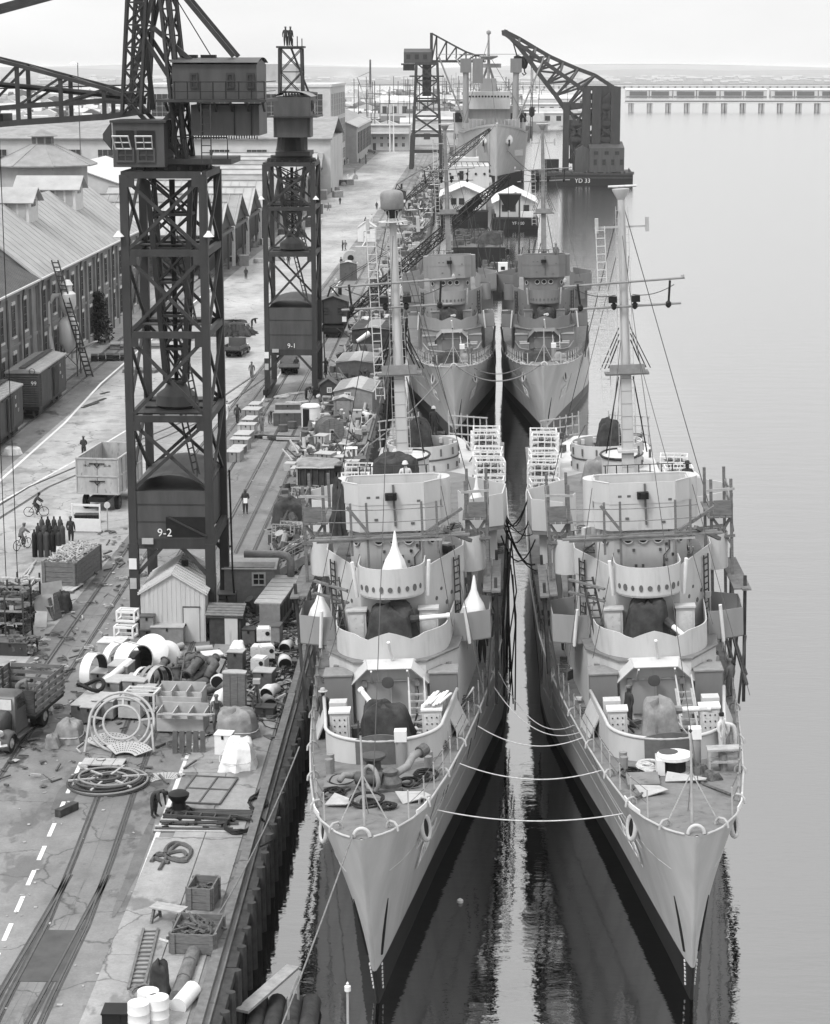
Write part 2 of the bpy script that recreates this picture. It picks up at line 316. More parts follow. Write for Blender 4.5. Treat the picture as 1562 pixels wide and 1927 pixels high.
# --- painted lines
def stripe(pts,w,name='painted_line',m='white_paint'): obj(name,MB().ribbon(pts,Q+.008,Q+.012,w),m,quay)
mat('worn_paint',.5,.7,.35,2,spots=.5)
for i in range(9):
    y0=68+i*2.62; x0=-16.4-(y0-68)*.042; stripe([(x0,y0),(x0-.06,y0+1.55)],.17,'painted_dash')
stripe([(-12.42,60),(-12.5,75),(-12.62,84),(-12.7,93)],.2,m='worn_paint')
stripe([(-35.2,140),(-35.4,156.4),(-35.5,183),(-36.4,207),(-36.8,300)],.22)
stripe([(-34.4,132),(-33.6,148.4),(-31,166.5),(-29.8,176.6),(-27,200)],.2,m='worn_paint')
stripe([(-19.6,150),(-19.3,230),(-18.9,420)],.18,m='worn_paint')
# --- land beyond the yard, far shore, hills
mat('land_grey',.14,.9,.4,.02,grime=.3); mat('far_land',.16,.95,.3,.004)
obj('terrain',MB().prism([(QX,850.5),(10,905),(26,1080),(52,1500),(95,1900),(150,2600),(-2400,2600),(-2400,850.5)],-4,Q-.06),'land_grey',kind='structure')
def hills(name,y,zs,x0,x1,m,depth=900):
    n=len(zs); mb=MB(); xs=[x0+(x1-x0)*i/(n-1) for i in range(n)]
    mb.loft([[(x,y,-2) for x in xs],[(x,y+depth*.3,z*.5) for x,z in zip(xs,zs)],[(x,y+depth*.6,z) for x,z in zip(xs,zs)],[(x,y+depth,-2) for x in xs]],False,False)
    obj(name,mb,m,kind='structure',smooth=True)
rn=random.Random(11)
obj('far_shore',MB().prism([(-5000,4300),(6000,4250),(7000,9000),(-6000,9000)],-3,1.6),'far_land',kind='structure')
hills('hills',9000,[20+22*rn.random() for _ in range(40)],-7000,7000,'far_land',2500)
hills('far_hills',13000,[30+30*abs(math.sin(i*.4)) for i in range(50)],-9000,9000,'far_land',2500)
# ================================================================ BUILDINGS
def window(par,x,y,z,w,h,face,bars_=(1,2),frame='trim_white',sill=True,lintel=False,depth=.08):
    # face 'x': in a wall facing +X ; 'y': in a wall facing the camera (-Y). The pane sits in a proud frame.
    fx=face=='x'
    def bx(a,z0,d,h_,off,th): 
        return ((x+off,y+a,z0),(th,d,h_)) if fx else ((x+a,y-off,z0),(d,th,h_))
    mb=MB()
    for a in(-1,1): mb.box(*bx(a*(w/2-.05),z+h/2,.1,h,depth/2,depth))
    for zz in(z+.05,z+h-.05): mb.box(*bx(0,zz,w-.2,.1,depth/2,depth))
    for i in range(1,bars_[0]+1): mb.box(*bx(-w/2+w*i/(bars_[0]+1),z+h/2,.05,h-.2,depth*.4,depth*.7))
    for i in range(1,bars_[1]+1): mb.box(*bx(0,z+h*i/(bars_[1]+1),w-.2,.05,depth*.4,depth*.7))
    o=obj('window',mb,frame,par); obj('pane',MB().box(*bx(0,z+h/2,w-.1,h-.1,.012,.02)),'glass_dark',o)
    if sill: obj('sill',MB().box(*bx(0,z-.1,w+.3,.2,.08,.16)),'trim_white',o)
    if lintel: obj('lintel',MB().box(*bx(0,z+h+.16,w+.2,.3,.05,.1)),'trim_white',o)
    return o
def ribs_roof(par,a,b,c,d,t,m,step,name='roof',rib='roof_sheet',w=.14,rh=.07):   # a-b eave line, d-c ridge line; standing seams run eave to ridge
    r=obj(name,MB().quad(a,b,c,d,t),m,par); A,B,C,D=[Vector(p) for p in(a,b,c,d)]; n=max(2,int((B-A).length/step))
    up=(B-A).cross(D-A).normalized()*(rh/2); me=None
    for i in range(n+1):
        p=A.lerp(B,i/n); q=D.lerp(C,i/n); obj(rib,MB().bar(p+up,q+up,w,rh),m,r)
    return r
# --- long two-storey brick shop on the left
def brick_range(label,y0,y1,zr,xr,roofmat,roofstep,wins):
    X=-42.5; ez=12.7
    b=thing('brick_building',label,'brick building',(0,0,0))
    obj('wall',MB().gable(2*xr-X,X,y0,y1,Q,ez,zr),'brick',b)
    rf=obj('roof',MB().quad((X+.45,y0-.3,ez-.05),(X+.45,y1+.3,ez-.05),(xr,y1+.3,zr+.12),(xr,y0-.3,zr+.12),.14),roofmat,b)
    obj('roof',MB().quad((2*xr-X-.45,y1+.3,ez-.05),(2*xr-X-.45,y0-.3,ez-.05),(xr,y0-.3,zr+.12),(xr,y1+.3,zr+.12),.14),roofmat,b)
    n=int((y1-y0)/roofstep); 
    for i in range(n+1):
        y=y0+(y1-y0)*i/n; obj('roof_sheet',MB().bar((X+.47,y,ez+.0),(xr,y,zr+.15),.06,.035),roofmat,rf)
    obj('cornice',MB().box((X+.14,(y0+y1)/2,ez-.42),(.28,y1-y0,.4)),'brick',b); obj('gutter',MB().box((X+.5,(y0+y1)/2,ez-.12),(.22,y1-y0,.16)),'trim_white',b)
    obj('string_course',MB().box((X+.07,(y0+y1)/2,Q+5.1),(.14,y1-y0,.25)),'brick',b); obj('plinth',MB().box((X+.1,(y0+y1)/2,Q+.5),(.2,y1-y0,1)),'stucco_grey',b)
    y=y0+.6; k=0
    while y<y1-1:
        obj('pilaster',MB().box((X+.13,y,Q+5),(.26,.75,9.4)),'brick',b)
        if k%2==0: obj('downspout',MB().tube([(X+.45,y+.6,ez-.3),(X+.3,y+.6,ez-1.2),(X+.3,y+.6,Q+.3)],.09,6),'steel_mid',b)
        if y+5<y1:
            for z,h in((Q+1.3,3.0),(Q+6.0,2.9)):
                o=window(b,X,y+2.6,z,1.35,h,'x',(1,3),'steel_mid',True,True)
        y+=5.2; k+=1
    return b
nb=brick_range('brick shop with a dark corrugated roof, cut by the left photo edge',146,206.6,17.2,-50.2,'roof_dark',.6,0)
fb=brick_range('long brick shop with pale slate roof and two white roof dormers',207.2,273,18.6,-49.6,'roof_pale',2.2,0)
# arched doorway and ivy
d=obj('door',MB().prism([(-.7,0),(.7,0),(.7,2.6)]+[(.7*math.cos(R(a)),2.6+.7*math.sin(R(a))) for a in range(20,180,20)]+[(-.7,2.6)],0,.12),'steel_mid',fb,(-42.38,229,Q+.15)); d.rotation_euler=(PI/2,0,PI/2)
def ivy(loc,h,w,seed):
    rn=random.Random(seed); mb=MB()
    for i in range(1500):
        t=rn.random()**.8; a=rn.uniform(-1,1)*(1-t*.75)*w/2; z=t*h; x=rn.uniform(0,1.9)*(1-t*.5); s=rn.uniform(.12,.3)
        p=Vector((x,a,z)); u=Vector((rn.uniform(-1,1),rn.uniform(-1,1),rn.uniform(-1,1))).normalized()*s; v=u.cross(Vector((.3,.2,1))).normalized()*s*.7
        mb.add([p-u,p+v,p+u,p-v],[(0,1,2,3)])
    r=thing('ivy_shrub','dark ivy shrub climbing the brick shop beside its arched doorway','shrub',loc); obj('foliage',mb,'leaf_dark',r); obj('trunk',MB().cyl((.1,0,0),(.1,.1,h*.5),.12,.05,6),'timber_dark',r)
mat('leaf_dark',.035,.7,.5,4)
ivy((-42.45,238.5,Q+.1),5.6,5.4,4)
# dormers (louvred monitors) straddling the ridge
def dormer(par,y,w,l,x0,x1,z0,ze,zr):
    b=obj('dormer',MB().gable(x0,x1,y-w/2,y+w/2,z0,ze,zr,'x'),'trim_white',par)
    for s_ in(-1,1): obj('dormer_roof',MB().quad((x0-.5,y+s_*(w/2+.5),ze-.2),(x1+.6,y+s_*(w/2+.5),ze-.2),(x1+.6,y,zr+.12),(x0-.5,y,zr+.12),.12) if s_<0 else MB().quad((x1+.6,y+s_*(w/2+.5),ze-.2),(x0-.5,y+s_*(w/2+.5),ze-.2),(x0-.5,y,zr+.12),(x1+.6,y,zr+.12),.12),'roof_pale',b)
    n=6
    for i in range(n):
        xx=x0+(x1-x0)*(i+.7)/(n+.4); obj('louvre',MB().box((xx,y-w/2-.03,z0+1.2+(ze-z0-1.2)/2),((x1-x0)/n*.7,.06,ze-z0-1.6)),'stucco_grey',b)
    obj('window',MB().box((x1+.03,y,ze-.35),(.06,w*.4,.75)),'glass_dark',b)
dormer(fb,254,5.0,6,-53.5,-46.6,15.5,19.0,20.2); dormer(fb,229,5.0,6,-53.5,-47.0,15.5,19.0,20.2)
# --- ladder-like conveyor and dust hopper in front of the brick shop
h=thing('dust_collector','pale metal dust collector with bent duct beside the brick shop','dust collector',(-40.6,213,Q))
obj('cone',MB().lathe([(.25,2.2),(1.05,3.4),(1.05,5.2),(.75,5.6),(.3,6.0)],16),'galvanised',h,smooth=True)
obj('cyclone',MB().lathe([(.35,6.0),(.85,7.1),(.85,8.2),(.5,8.5),(.5,9),(.62,9.1),(.3,9.6)],16),'galvanised',h,smooth=True)
obj('duct',MB().tube([(-.6,0,8.0),(-1.4,0,8.0),(-1.9,-.2,7.2),(-1.9,-.3,4),(-1.5,-.6,2),(-.9,-1,1.0),(-.8,-1.6,.6)],.26,9),'galvanised',h,smooth=True)
for sx_ in(-1,1):
    for sy_ in(-1,1): obj('leg',MB().bar((sx_*.95,sy_*.95,0),(sx_*.9,sy_*.9,5),.12),'steel_mid',h)
for a,b_ in(((-.95,-.95,1),(.95,-.95,3)),((.95,-.95,1),(-.95,-.95,3)),((.95,-.95,1),(.95,.95,3))): obj('brace',MB().bar(a,b_,.07),'steel_mid',h)
obj('chute',MB().bar((.3,-.2,2.2),(3.0,-1.6,3.6),.7,.12),'light_grey',h)
c=thing('roof_conveyor','dark bucket conveyor leaning steeply against the brick shop eaves','conveyor',(-38.3,211.5,Q))
for s_ in(-.32,.32): obj('stringer',MB().bar((s_,0,0),(s_-3.4,1.2,11.6),.12,.2),'steel_dark',c)
for i in range(26):
    t_=i/26; obj('rung',MB().bar((-.32-3.4*t_,1.2*t_,11.6*t_+.2),(.32-3.4*t_,1.2*t_,11.6*t_+.2),.16,.12),'steel_dark',c)
# --- octagonal hall with hipped roof and cupola
def oct_(r,z,cx=0,cy=0): return [(cx+r*math.cos(PI/8+i*PI/4),cy+r*math.sin(PI/8+i*PI/4),z) for i in range(8)]
oc=thing('octagonal_hall','grey eight-sided hall with shallow hip roof and small cupola','hall',(-73.5,368,Q))
obj('wall',MB().loft([oct_(7.6,0),oct_(7.6,14.3)]),'stucco_grey',oc)
obj('roof',MB().loft([oct_(9.4,14.1),oct_(9.4,14.3),oct_(2.2,17.6)]),'roof_mid',oc)
for i in range(8):
    a=oct_(9.4,14.33)[i]; b_=oct_(2.2,17.63)[i]; obj('hip_cap',MB().bar(a,b_,.25,.1),'roof_mid',oc)
cu=obj('cupola',MB().loft([oct_(1.9,17.3),oct_(1.9,19.0)]),'roof_mid',oc); obj('cupola_roof',MB().loft([oct_(2.6,19.0),oct_(2.6,19.1),oct_(.2,20.2)]),'roof_mid',cu)
for i in range(8):
    a=oct_(1.92,17.7)[i]; b_=oct_(1.92,17.7)[(i+1)%8]; mx_=((a[0]+b_[0])/2,(a[1]+b_[1])/2)
    o=obj('louvre',MB().box((0,0,.7),(.08,1.1,1.0)),'steel_mid',cu,(mx_[0],mx_[1],17.6),math.atan2(mx_[1],mx_[0]))
# --- open-fronted storage sheds: a rank of parallel gables facing the street
def shed(i,y,lab):
    s=thing('open_shed',lab,'shed',(0,y,0),0,'rank of open gabled sheds along the street'); x1=-36.8; x0=-62; w=21; ez=8.8; zr=12.9
    for k in(0,1):
        a=((x1,-w/2+.2,ez),(x0,-w/2+.2,ez),(x0,0,zr),(x1,0,zr)); b_=((x0,w/2-.2,ez),(x1,w/2-.2,ez),(x1,0,zr),(x0,0,zr))
        q=a if k==0 else b_; r=obj('roof',MB().quad(q[1],q[0],q[3],q[2],.15) if k==0 else MB().quad(q[1],q[0],q[3],q[2],.15),'roof_mid' if i%3==1 else 'roof_pale',s)
        if i<4:
            for j in range(16):
                xx=x1-.5-j*1.5; yy=-1 if k==0 else 1
                obj('roof_sheet',MB().bar((xx,yy*(w/2-.3),ez+.12),(xx,0,zr+.12),.08,.05),'roof_pale',r)
    obj('gable',MB().prism([(-w/2+.4,ez),(w/2-.4,ez),(0,zr-.2)],0,.2),'steel_black',s,(x1-.9,0,0)).rotation_euler=(PI/2,0,PI/2)  # black board stands in for the shade inside the open gable
    obj('ridge_cap',MB().bar((x1,0,zr+.1),(x0,0,zr+.1),.5,.12),'roof_mid',s)
    for yy in(-w/2,):
        obj('post',MB().box((x1-.4,yy,(Q+ez)/2),(.5,.5,ez-Q)),'dirty_white',s)
    for yy in(-w/4,w/4): obj('post',MB().box((x1-.6,yy,(Q+ez)/2),(.3,.3,ez-Q)),'steel_mid',s)
    obj('beam',MB().box((x1-.4,0,ez-.5),(.35,w-.6,.5)),'steel_mid',s)
    obj('mouth_shade',MB().box((x1-3.2,0,(Q+ez)/2),(.3,w-.6,ez-Q-.1)),'steel_black',s)  # black sheet set near the front paints the mouth's shaded interior
    for k in(-1,1): obj('brace',MB().bar((x1-.4,-w/2+.1 if k<0 else w/2-.3,ez-2.4),(x1-.4,k*(w/2-2.6),ez-.6),.2),'steel_mid',s)
for i in range(13):
    lab=['open gabled shed nearest the near gantry crane, dark mouth to the street','second open gabled shed from the brick shop, steep pale roof','third open gabled shed along the street, behind the far gantry crane','fourth open shed of the street rank, half behind the gantry crane','fifth open shed of the rank, roof strewn with pale scraps','sixth open shed counting from the brick shop','seventh open shed counting from the brick shop','eighth open shed counting from the brick shop','ninth open shed counting from the brick shop','tenth open shed counting from the brick shop','eleventh open shed counting from the brick shop','twelfth open shed, next to last of the rank','last open shed of the rank, beside the white factory'][i]
    shed(i,323+i*21.4,lab)
for i in range(46):
    rn=random.Random(100+i); x=rn.uniform(-90,-42); y=346+rn.randint(2,7)*29.6+rn.uniform(-12,-3); zz=14.2-(346+round((y-346)/29.6)*29.6-y)*5.2/14.5
    if i<14: yy=323+rn.randint(1,6)*21.4; dy=rn.uniform(-9,-2); one('roof_board',MB().bar((0,0,0),(rn.uniform(.8,2.2),rn.uniform(-1.2,1.2),.05),.3,.08),'white_paint','loose white board lying on the pale shed roofs','board',(max(x,-60),yy+dy,12.9+dy*4.1/10.5+.3),0,'white scraps on the shed roofs')
# --- long pale workshop behind the brick shop
lw=thing('long_workshop','very long low workshop with pale roof behind the octagonal hall','workshop',(0,0,0))
obj('wall',MB().box((-150,560,9),(230,50,13.4)),'stucco',lw); 
obj('roof',MB().quad((-266,534,15.7),(-34.5,534,15.7),(-34.5,560,20.5),(-266,560,20.5),.3),'roof_mid',lw); obj('roof',MB().quad((-34.5,586,15.7),(-266,586,15.7),(-266,560,20.5),(-34.5,560,20.5),.3),'roof_mid',lw)
for i in range(24): window(lw,-258+i*9.3,534.9,9.6,5.2,3.4,'y',(3,1),'trim_white',False)
ws=thing('white_shed','plain white-roofed shed just behind the pale brick-shop roof','shed',(0,0,0))
obj('wall',MB().gable(-84,-66,398,440,Q,12,15),'stucco',ws); obj('roof',MB().quad((-65.5,397.5,11.9),(-65.5,440,11.9),(-75,440,15.2),(-75,397.5,15.2),.15),'dirty_white',ws); obj('roof',MB().quad((-84.5,440,11.9),(-84.5,397.5,11.9),(-75,397.5,15.2),(-75,440,15.2),.15),'dirty_white',ws)
# --- tall white-framed factory
fa=thing('white_factory','tall white concrete factory with large gridded windows facing the street','factory',(0,0,0))
fx=-41.; fy0,fy1=628,700
obj('wall',MB().box(((fx-100)/2,(fy0+fy1)/2,(Q+27.4)/2),(fx+100,fy1-fy0,27.4-Q)),'stucco',fa); obj('parapet',MB().box(((fx-100)/2,(fy0+fy1)/2,27.8),(fx+100.6,fy1-fy0+.6,.8)),'trim_white',fa)
obj('penthouse',MB().box((-60,665,31),(14,26,6)),'stucco_grey',fa)
for k,(z,h) in enumerate(((4.5,3.5),(9.5,8),(18.5,7))):
    for i in range(6): window(fa,fx,fy0+7+i*11.6,z,9.6,h,'x',(5,3),'trim_white',False)
    for i in range(4): window(fa,fx-7-i*13.5,fy0,z,9.6,h,'y',(5,3),'trim_white',False)
fb2=thing('grey_machine_shop','tall grey machine shop standing beyond the white factory','machine shop',(0,0,0)); obj('wall',MB().gable(-80,-37.6,706,806,Q,14,23),'stucco_grey',fb2)
for i in range(9): window(fb2,-37.6,716+i*10.4,5,6.5,7,'x',(3,3),'steel_mid',False)
for s_ in(-1,1): obj('roof',MB().quad((-37,705.5,13.7),(-37,806.5,13.7),(-58.8,806.5,23.2),(-58.8,705.5,23.2),.3) if s_>0 else MB().quad((-80.6,806.5,13.7),(-80.6,705.5,13.7),(-58.8,705.5,23.2),(-58.8,806.5,23.2),.3),'roof_mid',fb2)
# --- two-storey office at the end of the street
eb=thing('street_end_office','white two-storey office with a long canopy closing the street end','office',(0,0,0))
obj('wall',MB().box((-36.5,826,(Q+11.4)/2),(26,20,11.4-Q)),'stucco',eb); obj('wall',MB().box((-48.6,824.5,(Q+10.6)/2),(4.6,20,10.6-Q)),'stucco',eb); obj('roof',MB().box((-36.5,826,11.55),(27,21,.3)),'roof_pale',eb)
obj('canopy',MB().quad((-47,813,8.6),(-23.6,813,8.6),(-23.6,816,9.3),(-47,816,9.3),.18),'roof_pale',eb)
for i in range(8): window(eb,-45+i*2.75,816,6.3,1.3,1.1,'y',(1,1),'trim_white',False); 
for i in range(8):
    if i in(3,): obj('door',MB().box((-45+i*2.75,815.96,Q+1.3),(1.2,.1,2.6)),'steel_dark',eb)
    else: window(eb,-45+i*2.75,816,Q+1.2,1.2,1.5,'y',(1,1),'trim_white',False)
for i in range(2): window(eb,-49.4+i*1.6,814.5,Q+3,1.1,2.4,'y',(1,2),'trim_white',False)
for i,x in enumerate((-30.3,-28.9)):
    f=thing('flagpole',['white flagpole before the street-end office, the left of the pair','white flagpole before the street-end office, the right of the pair'][i],'flagpole',(x,800,Q)); obj('pole',MB().cyl((0,0,0),(0,0,17),.28,.12,8),'white_paint',f); obj('truck_cap',MB().lathe([(.05,0),(.2,.15),(.05,.3)],8),'white_paint',f,(0,0,17))
# --- yard and town buildings beyond, each with roof and windows
bg=[(-44,866,22,18,7,'roof_white','low white-roofed store behind the street-end office'),(-14,880,26,16,8,'roof_mid','grey shed behind the far hammerhead crane foot'),(-8,940,34,22,12,'roof_pale','pale warehouse behind the far hammerhead crane'),
(-70,960,50,24,9,'roof_pale','broad pale warehouse left of the flagpoles'),(10,1010,30,20,10,'roof_dark','dark-doored warehouse behind the big ship masts'),(-30,1080,60,20,8,'roof_mid','long grey transit shed far up the street axis'),
(30,1180,44,24,9,'roof_pale','pale shed by the far water edge behind the big ship'),(-95,1150,40,20,8,'roof_white','white shed under the drifting smoke'),(-40,1300,30,18,14,'roof_white','white house on the far rise behind the hammerhead crane'),(44,1420,50,26,10,'roof_mid','long wharf shed behind the floating crane jib'),(-150,1250,60,30,12,'roof_mid','grey works behind the white factory'),
(70,1690,60,30,10,'roof_white','white wharf shed left of the floating crane tower'),(-10,1600,50,24,11,'roof_pale','pale works building in the far yard'),(-120,1700,60,24,11,'roof_mid','distant grey works beneath the smoke'),(40,1900,60,24,11,'roof_pale','farthest pale wharf building near the shore')]
mat('roof_white',.55,.7,.1,.5)
for x,y,w,d,h,rm,lab in bg:
    b=thing('yard_building',lab,'building',(x,y,Q)); obj('wall',MB().gable(-w/2,w/2,-d/2,d/2,0,h*.75,h,'x'),'stucco' if rm!='roof_dark' else 'stucco_grey',b)
    for s_ in(-1,1): obj('roof',MB().quad((-w/2-.4,-d/2-.5,h*.73),(w/2+.4,-d/2-.5,h*.73),(w/2+.4,0,h+.2),(-w/2-.4,0,h+.2),.2) if s_<0 else MB().quad((w/2+.4,d/2+.5,h*.73),(-w/2-.4,d/2+.5,h*.73),(-w/2-.4,0,h+.2),(w/2+.4,0,h+.2),.2),rm,b)
    for i in range(int(w//6)):
        window(b,-w/2+3+i*6,-d/2,h*.28,2.6,h*.3,'y',(1,1),'steel_dark',False)
mb=MB(); mbd=MB(); rn=random.Random(5)
for i in range(1500):
    y=rn.uniform(900,2500); x=rn.uniform(-330,min(8+(y-900)*.055,110)) if rn.random()<.8 else rn.uniform(-600,-40); w=rn.uniform(4,13); h=rn.uniform(3,8); d_=rn.uniform(5,10)
    (mb if rn.random()<.55 else mbd).gable(x,x+w,y,y+d_,Q-.1,Q+h*.7,Q+h,'x' if rn.random()<.5 else 'y')
for n_,q_,m_ in(('town',mb,'stucco'),('town',mbd,'land_dark')): obj(n_,q_,{'land_dark':'mid_dark'}.get(m_,m_),kind='stuff')
mb=MB()
for i in range(160):
    y=rn.uniform(880,2300); x=rn.uniform(-60,min(8+(y-880)*.06,100)); h=rn.uniform(9,26); mb.bar((x,y,Q),(x,y,Q+h),.35)
    if rn.random()<.4: mb.bar((x-3,y,Q+h*.8),(x+3,y,Q+h*.8),.25)
obj('far_masts',mb,'steel_mid',kind='stuff')
# --- causeway bridge over the channel, with buildings beyond
cw=thing('causeway_bridge','long low concrete causeway on paired piers across the channel','bridge',(0,1660,0))
obj('deck',MB().box((360,0,6.9),(486,9,.9)),'stucco',cw); obj('railing',MB().box((360,-4.4,8),(486,.15,.9)),'steel_mid',cw)
for i in range(32):
    x=122+i*14.2
    for dx in(-1.1,1.1): obj('pier',MB().box((x+dx,0,2.7),(1.5,8,7.6)),'stucco_grey',cw)
for i in range(9):
    x=190+i*27+(i>5)*4; b=thing('waterfront_shed',['white waterfront shed next to the floating crane tower','second white waterfront shed right of the floating crane','third white waterfront shed right of the floating crane','fourth white waterfront shed right of the floating crane','fifth white shed along the far waterfront','sixth white shed along the far waterfront','seventh white shed along the far waterfront','eighth white shed along the far waterfront','last white shed of the far waterfront row'][i],'shed',(x,2500,0),0,'white sheds along the far waterfront')
    obj('wall',MB().box((0,0,4.2),(26,20,8.4)),'stucco',b); obj('door',MB().box((-1 if i%2 else 1,-10.1,4.2),(20,.3,5)),'steel_mid',b); obj('roof',MB().quad((-13.3,-10.6,8.3),(13.3,-10.6,8.3),(13.3,10,10.2),(-13.3,10,10.2),.2),'roof_white',b)
    obj('pier',MB().box((0,-10,.3),(25,1,1.6)),'steel_mid',b)
obj('far_pier',MB().box((700,3600,2.2),(1500,20,2.4)),'stucco_grey',kind='structure')
mb=MB()
for i in range(120): mb.box((60+i*12,3590,1),(3,3,5))
obj('pier_piles',mb,'steel_mid',kind='stuff')
mb=MB()
for i in range(600):
    x=rn.uniform(-2500,2600); y=rn.uniform(4350,7600); s_=rn.uniform(5,16); mb.gable(x,x+s_*rn.uniform(1,3),y,y+s_,1.5,1.5+s_*.35,1.5+s_*.6,'x')
obj('far_houses',mb,'stucco_grey',kind='stuff')
# ================================================================ CRANES
def gantry(label,cx,cy,w,d,base,portal,boxtop,levels,num,roofrise=.9):
    c=thing('gantry_crane',label,'crane',(cx,cy,0)); x=w/2; y=d/2; top=levels[-1]
    for sx in(-1,1):
        for sy in(-1,1):
            obj('leg',MB().prism([(sx*x-.5*sx,sy*y-.45*sy),(sx*x+.02*sx,sy*y-.45*sy),(sx*x+.02*sx,sy*y),(sx*x-.5*sx,sy*y)],base+.7,portal),'steel_dark',c)
            obj('leg',MB().box((sx*(x-.24),sy*(y-.24),(portal+top)/2),(.43,.43,top-portal)),'steel_dark',c)
    for sx in(-1,1):
        t_=obj('wheel_truck',MB().box((sx*x*.94,0,base+.55),(.5,d+1.6,.5)),'steel_black',c)
        for k in range(6): obj('wheel',MB().cyl((sx*x*.94-.09,-y-.4+k*(d+.8)/5,base+.36),(sx*x*.94+.09,-y-.4+k*(d+.8)/5,base+.36),.31,None,14),'steel_black',t_)
    for sy in(-1,1): obj('portal_beam',MB().box((0,sy*(y-.2),portal),(w-.8,.3,.55)),'steel_dark',c)
    for sx in(-1,1): obj('portal_beam',MB().box((sx*(x-.2),0,portal),(.3,d-.8,.55)),'steel_dark',c)
    for sy in(-1,1):
        for sx in(-1,1): obj('knee_brace',MB().bar((sx*(x-.45),sy*(y-.2),portal-1.7),(sx*(x-1.8),sy*(y-.2),portal-.2),.18,.2),'steel_dark',c)
    # ballast house between the legs
    hw=obj('machinery_box',MB().prism([(-x+.4,-y+.1),(x-.4,-y+.1),(x-.4,y-.1),(-x+.4,y-.1)],portal+.28,boxtop),'steel_mid',c)
    obj('box_roof',MB().loft([[(xx,yy,boxtop+roofrise*(1-(2*xx/w)**2)+.03) for xx in[(-x+.3)+(w-.6)*i/8 for i in range(9)]] for yy in(-y+.05,y-.05)],False),'steel_mid',hw)
    if num=='9-2':
        obj('opening',MB().box((x*.38,-y+.085,portal+.95),(w*.5,.06,1.1)),'steel_black',hw)
        obj('brace',MB().bar((-.1,-y+.03,portal+1.5),(x-.4,-y+.03,portal+.45),.16,.1),'steel_dark',c)
    for z_ in(.33,.66): obj('plate_seam',MB().box((0,-y+.085,portal+.28+(boxtop-portal)*z_),(w-.8,.04,.05)),'steel_dark',hw)
    text(num,.62,c,(-.35 if num=='9-2' else .1,-y+.03,portal+.62),(PI/2,0,0))
    obj('notice_plate',MB().box((-x+1.05,-y-.06,portal+.18),(.62,.03,.34)),'light_grey',c)
    obj('notice_board',MB().box((-x+.2,-y-.03,base+4.0),(.42,.03,.6)),'white_paint',c); obj('notice_board',MB().box((-x+.2,-y-.03,base+2.9),(.36,.03,.6)),'light_grey',c)
    zs=[boxtop]+levels
    for i in range(len(zs)-1):
        z0,z1=zs[i],zs[i+1]
        for sy in(-1,1):
            obj('girt',MB().box((0,sy*(y-.19),z1),(w-.7,.25,.36)),'steel_dark',c)
            L=[((-x+.3,sy*(y-.14),z0+.1),(x-.3,sy*(y-.14),z1-.2)),((x-.3,sy*(y-.24),z0+.1),(-x+.3,sy*(y-.24),z1-.2))]
            bars(c,'brace',L,'steel_dark',.15,.18)
        for sx in(-1,1):
            obj('girt',MB().box((sx*(x-.19),0,z1),(.25,d-.7,.36)),'steel_dark',c)
            bars(c,'brace',[((sx*(x-.14),-y+.3,z0+.1),(sx*(x-.14),y-.3,z1-.2)),((sx*(x-.24),y-.3,z0+.1),(sx*(x-.24),-y+.3,z1-.2))],'steel_dark',.15,.18)
            obj('gusset',MB().box((sx*(x-.55),-y+.06,z1-.38),(.55,.05,.5)),'steel_dark',c)
        if i<len(levels)-1:
            obj('landing',MB().box((0,0,z1+.2),(w-1.2,.9,.06)),'steel_dark',c); obj('landing',MB().box((0,y-.9,z1+.2),(w-1.2,1.2,.06)),'steel_dark',c)
            mb=ladder(MB(),(x-1.0,-y+1.5,z0+.4),(-.2,y-1.2,z1+.3),.6,12,.04,(.35,.9,0)); obj('stair',mb,'steel_dark',c)
            obj('handrail',MB().tube([(x-1.0,-y+1.2,z0+.4),(x-1.0,-y+1.2,z0+1.4),(-.2,y-1.5,z1+1.3),(-.2,y-1.5,z1+.3)],.03,5),'steel_dark',c)
    # hanging inner mast on its footstep bearing
    zt=top-.4; zb=levels[0]+1.6; a0=w*.25; a1=w*.11
    def ch(sx,sy,t): 
        r=a0+(a1-a0)*t; return (sx*r,sy*r,zt+(zb-zt)*t)
    m=obj('inner_mast',MB().cyl((0,0,zt),(0,0,zb),.16,.12,8),'steel_black',c)
    for sx in(-1,1):
        for sy in(-1,1): obj('mast_chord',MB().bar(ch(sx,sy,0),ch(sx,sy,1),.26),'steel_dark',m)
    n=6
    for k in range(n):
        t0,t1=k/n,(k+1)/n
        for (p,q) in(((-1,-1),(1,-1)),((-1,1),(1,1)),((-1,-1),(-1,1)),((1,-1),(1,1))):
            obj('mast_lacing',MB().bar(ch(*p,t0),ch(*q,t1),.1),'steel_dark',m); obj('mast_lacing',MB().bar(ch(*q,t0),ch(*p,t1),.1),'steel_dark',m); obj('mast_lacing',MB().bar(ch(*p,t1),ch(*q,t1),.14),'steel_dark',m)
    obj('footstep_bearing',MB().lathe([(a1*.9,1.5),(a1*1.3,1.1),(a1*2.2,.75),(a1*2.3,.2),(a1*1.7,0)],14),'steel_mid',c,(0,0,zb-1.5),smooth=True)
    obj('bearing_deck',MB().box((0,0,levels[0]+.08),(w-.8,d*.6,.1)),'steel_dark',c)
    obj('turntable',MB().lathe([(w*.46,0),(w*.46,.3),(w*.4,.32),(w*.4,.55)],28),'steel_black',c,(0,0,top+.18))
    for k in range(20):
        a=2*PI*k/20; obj('roller',MB().cyl((w*.41*math.cos(a),w*.41*math.sin(a),top+.28),(w*.47*math.cos(a),w*.47*math.sin(a),top+.28),.1,None,7),'steel_dark',c)
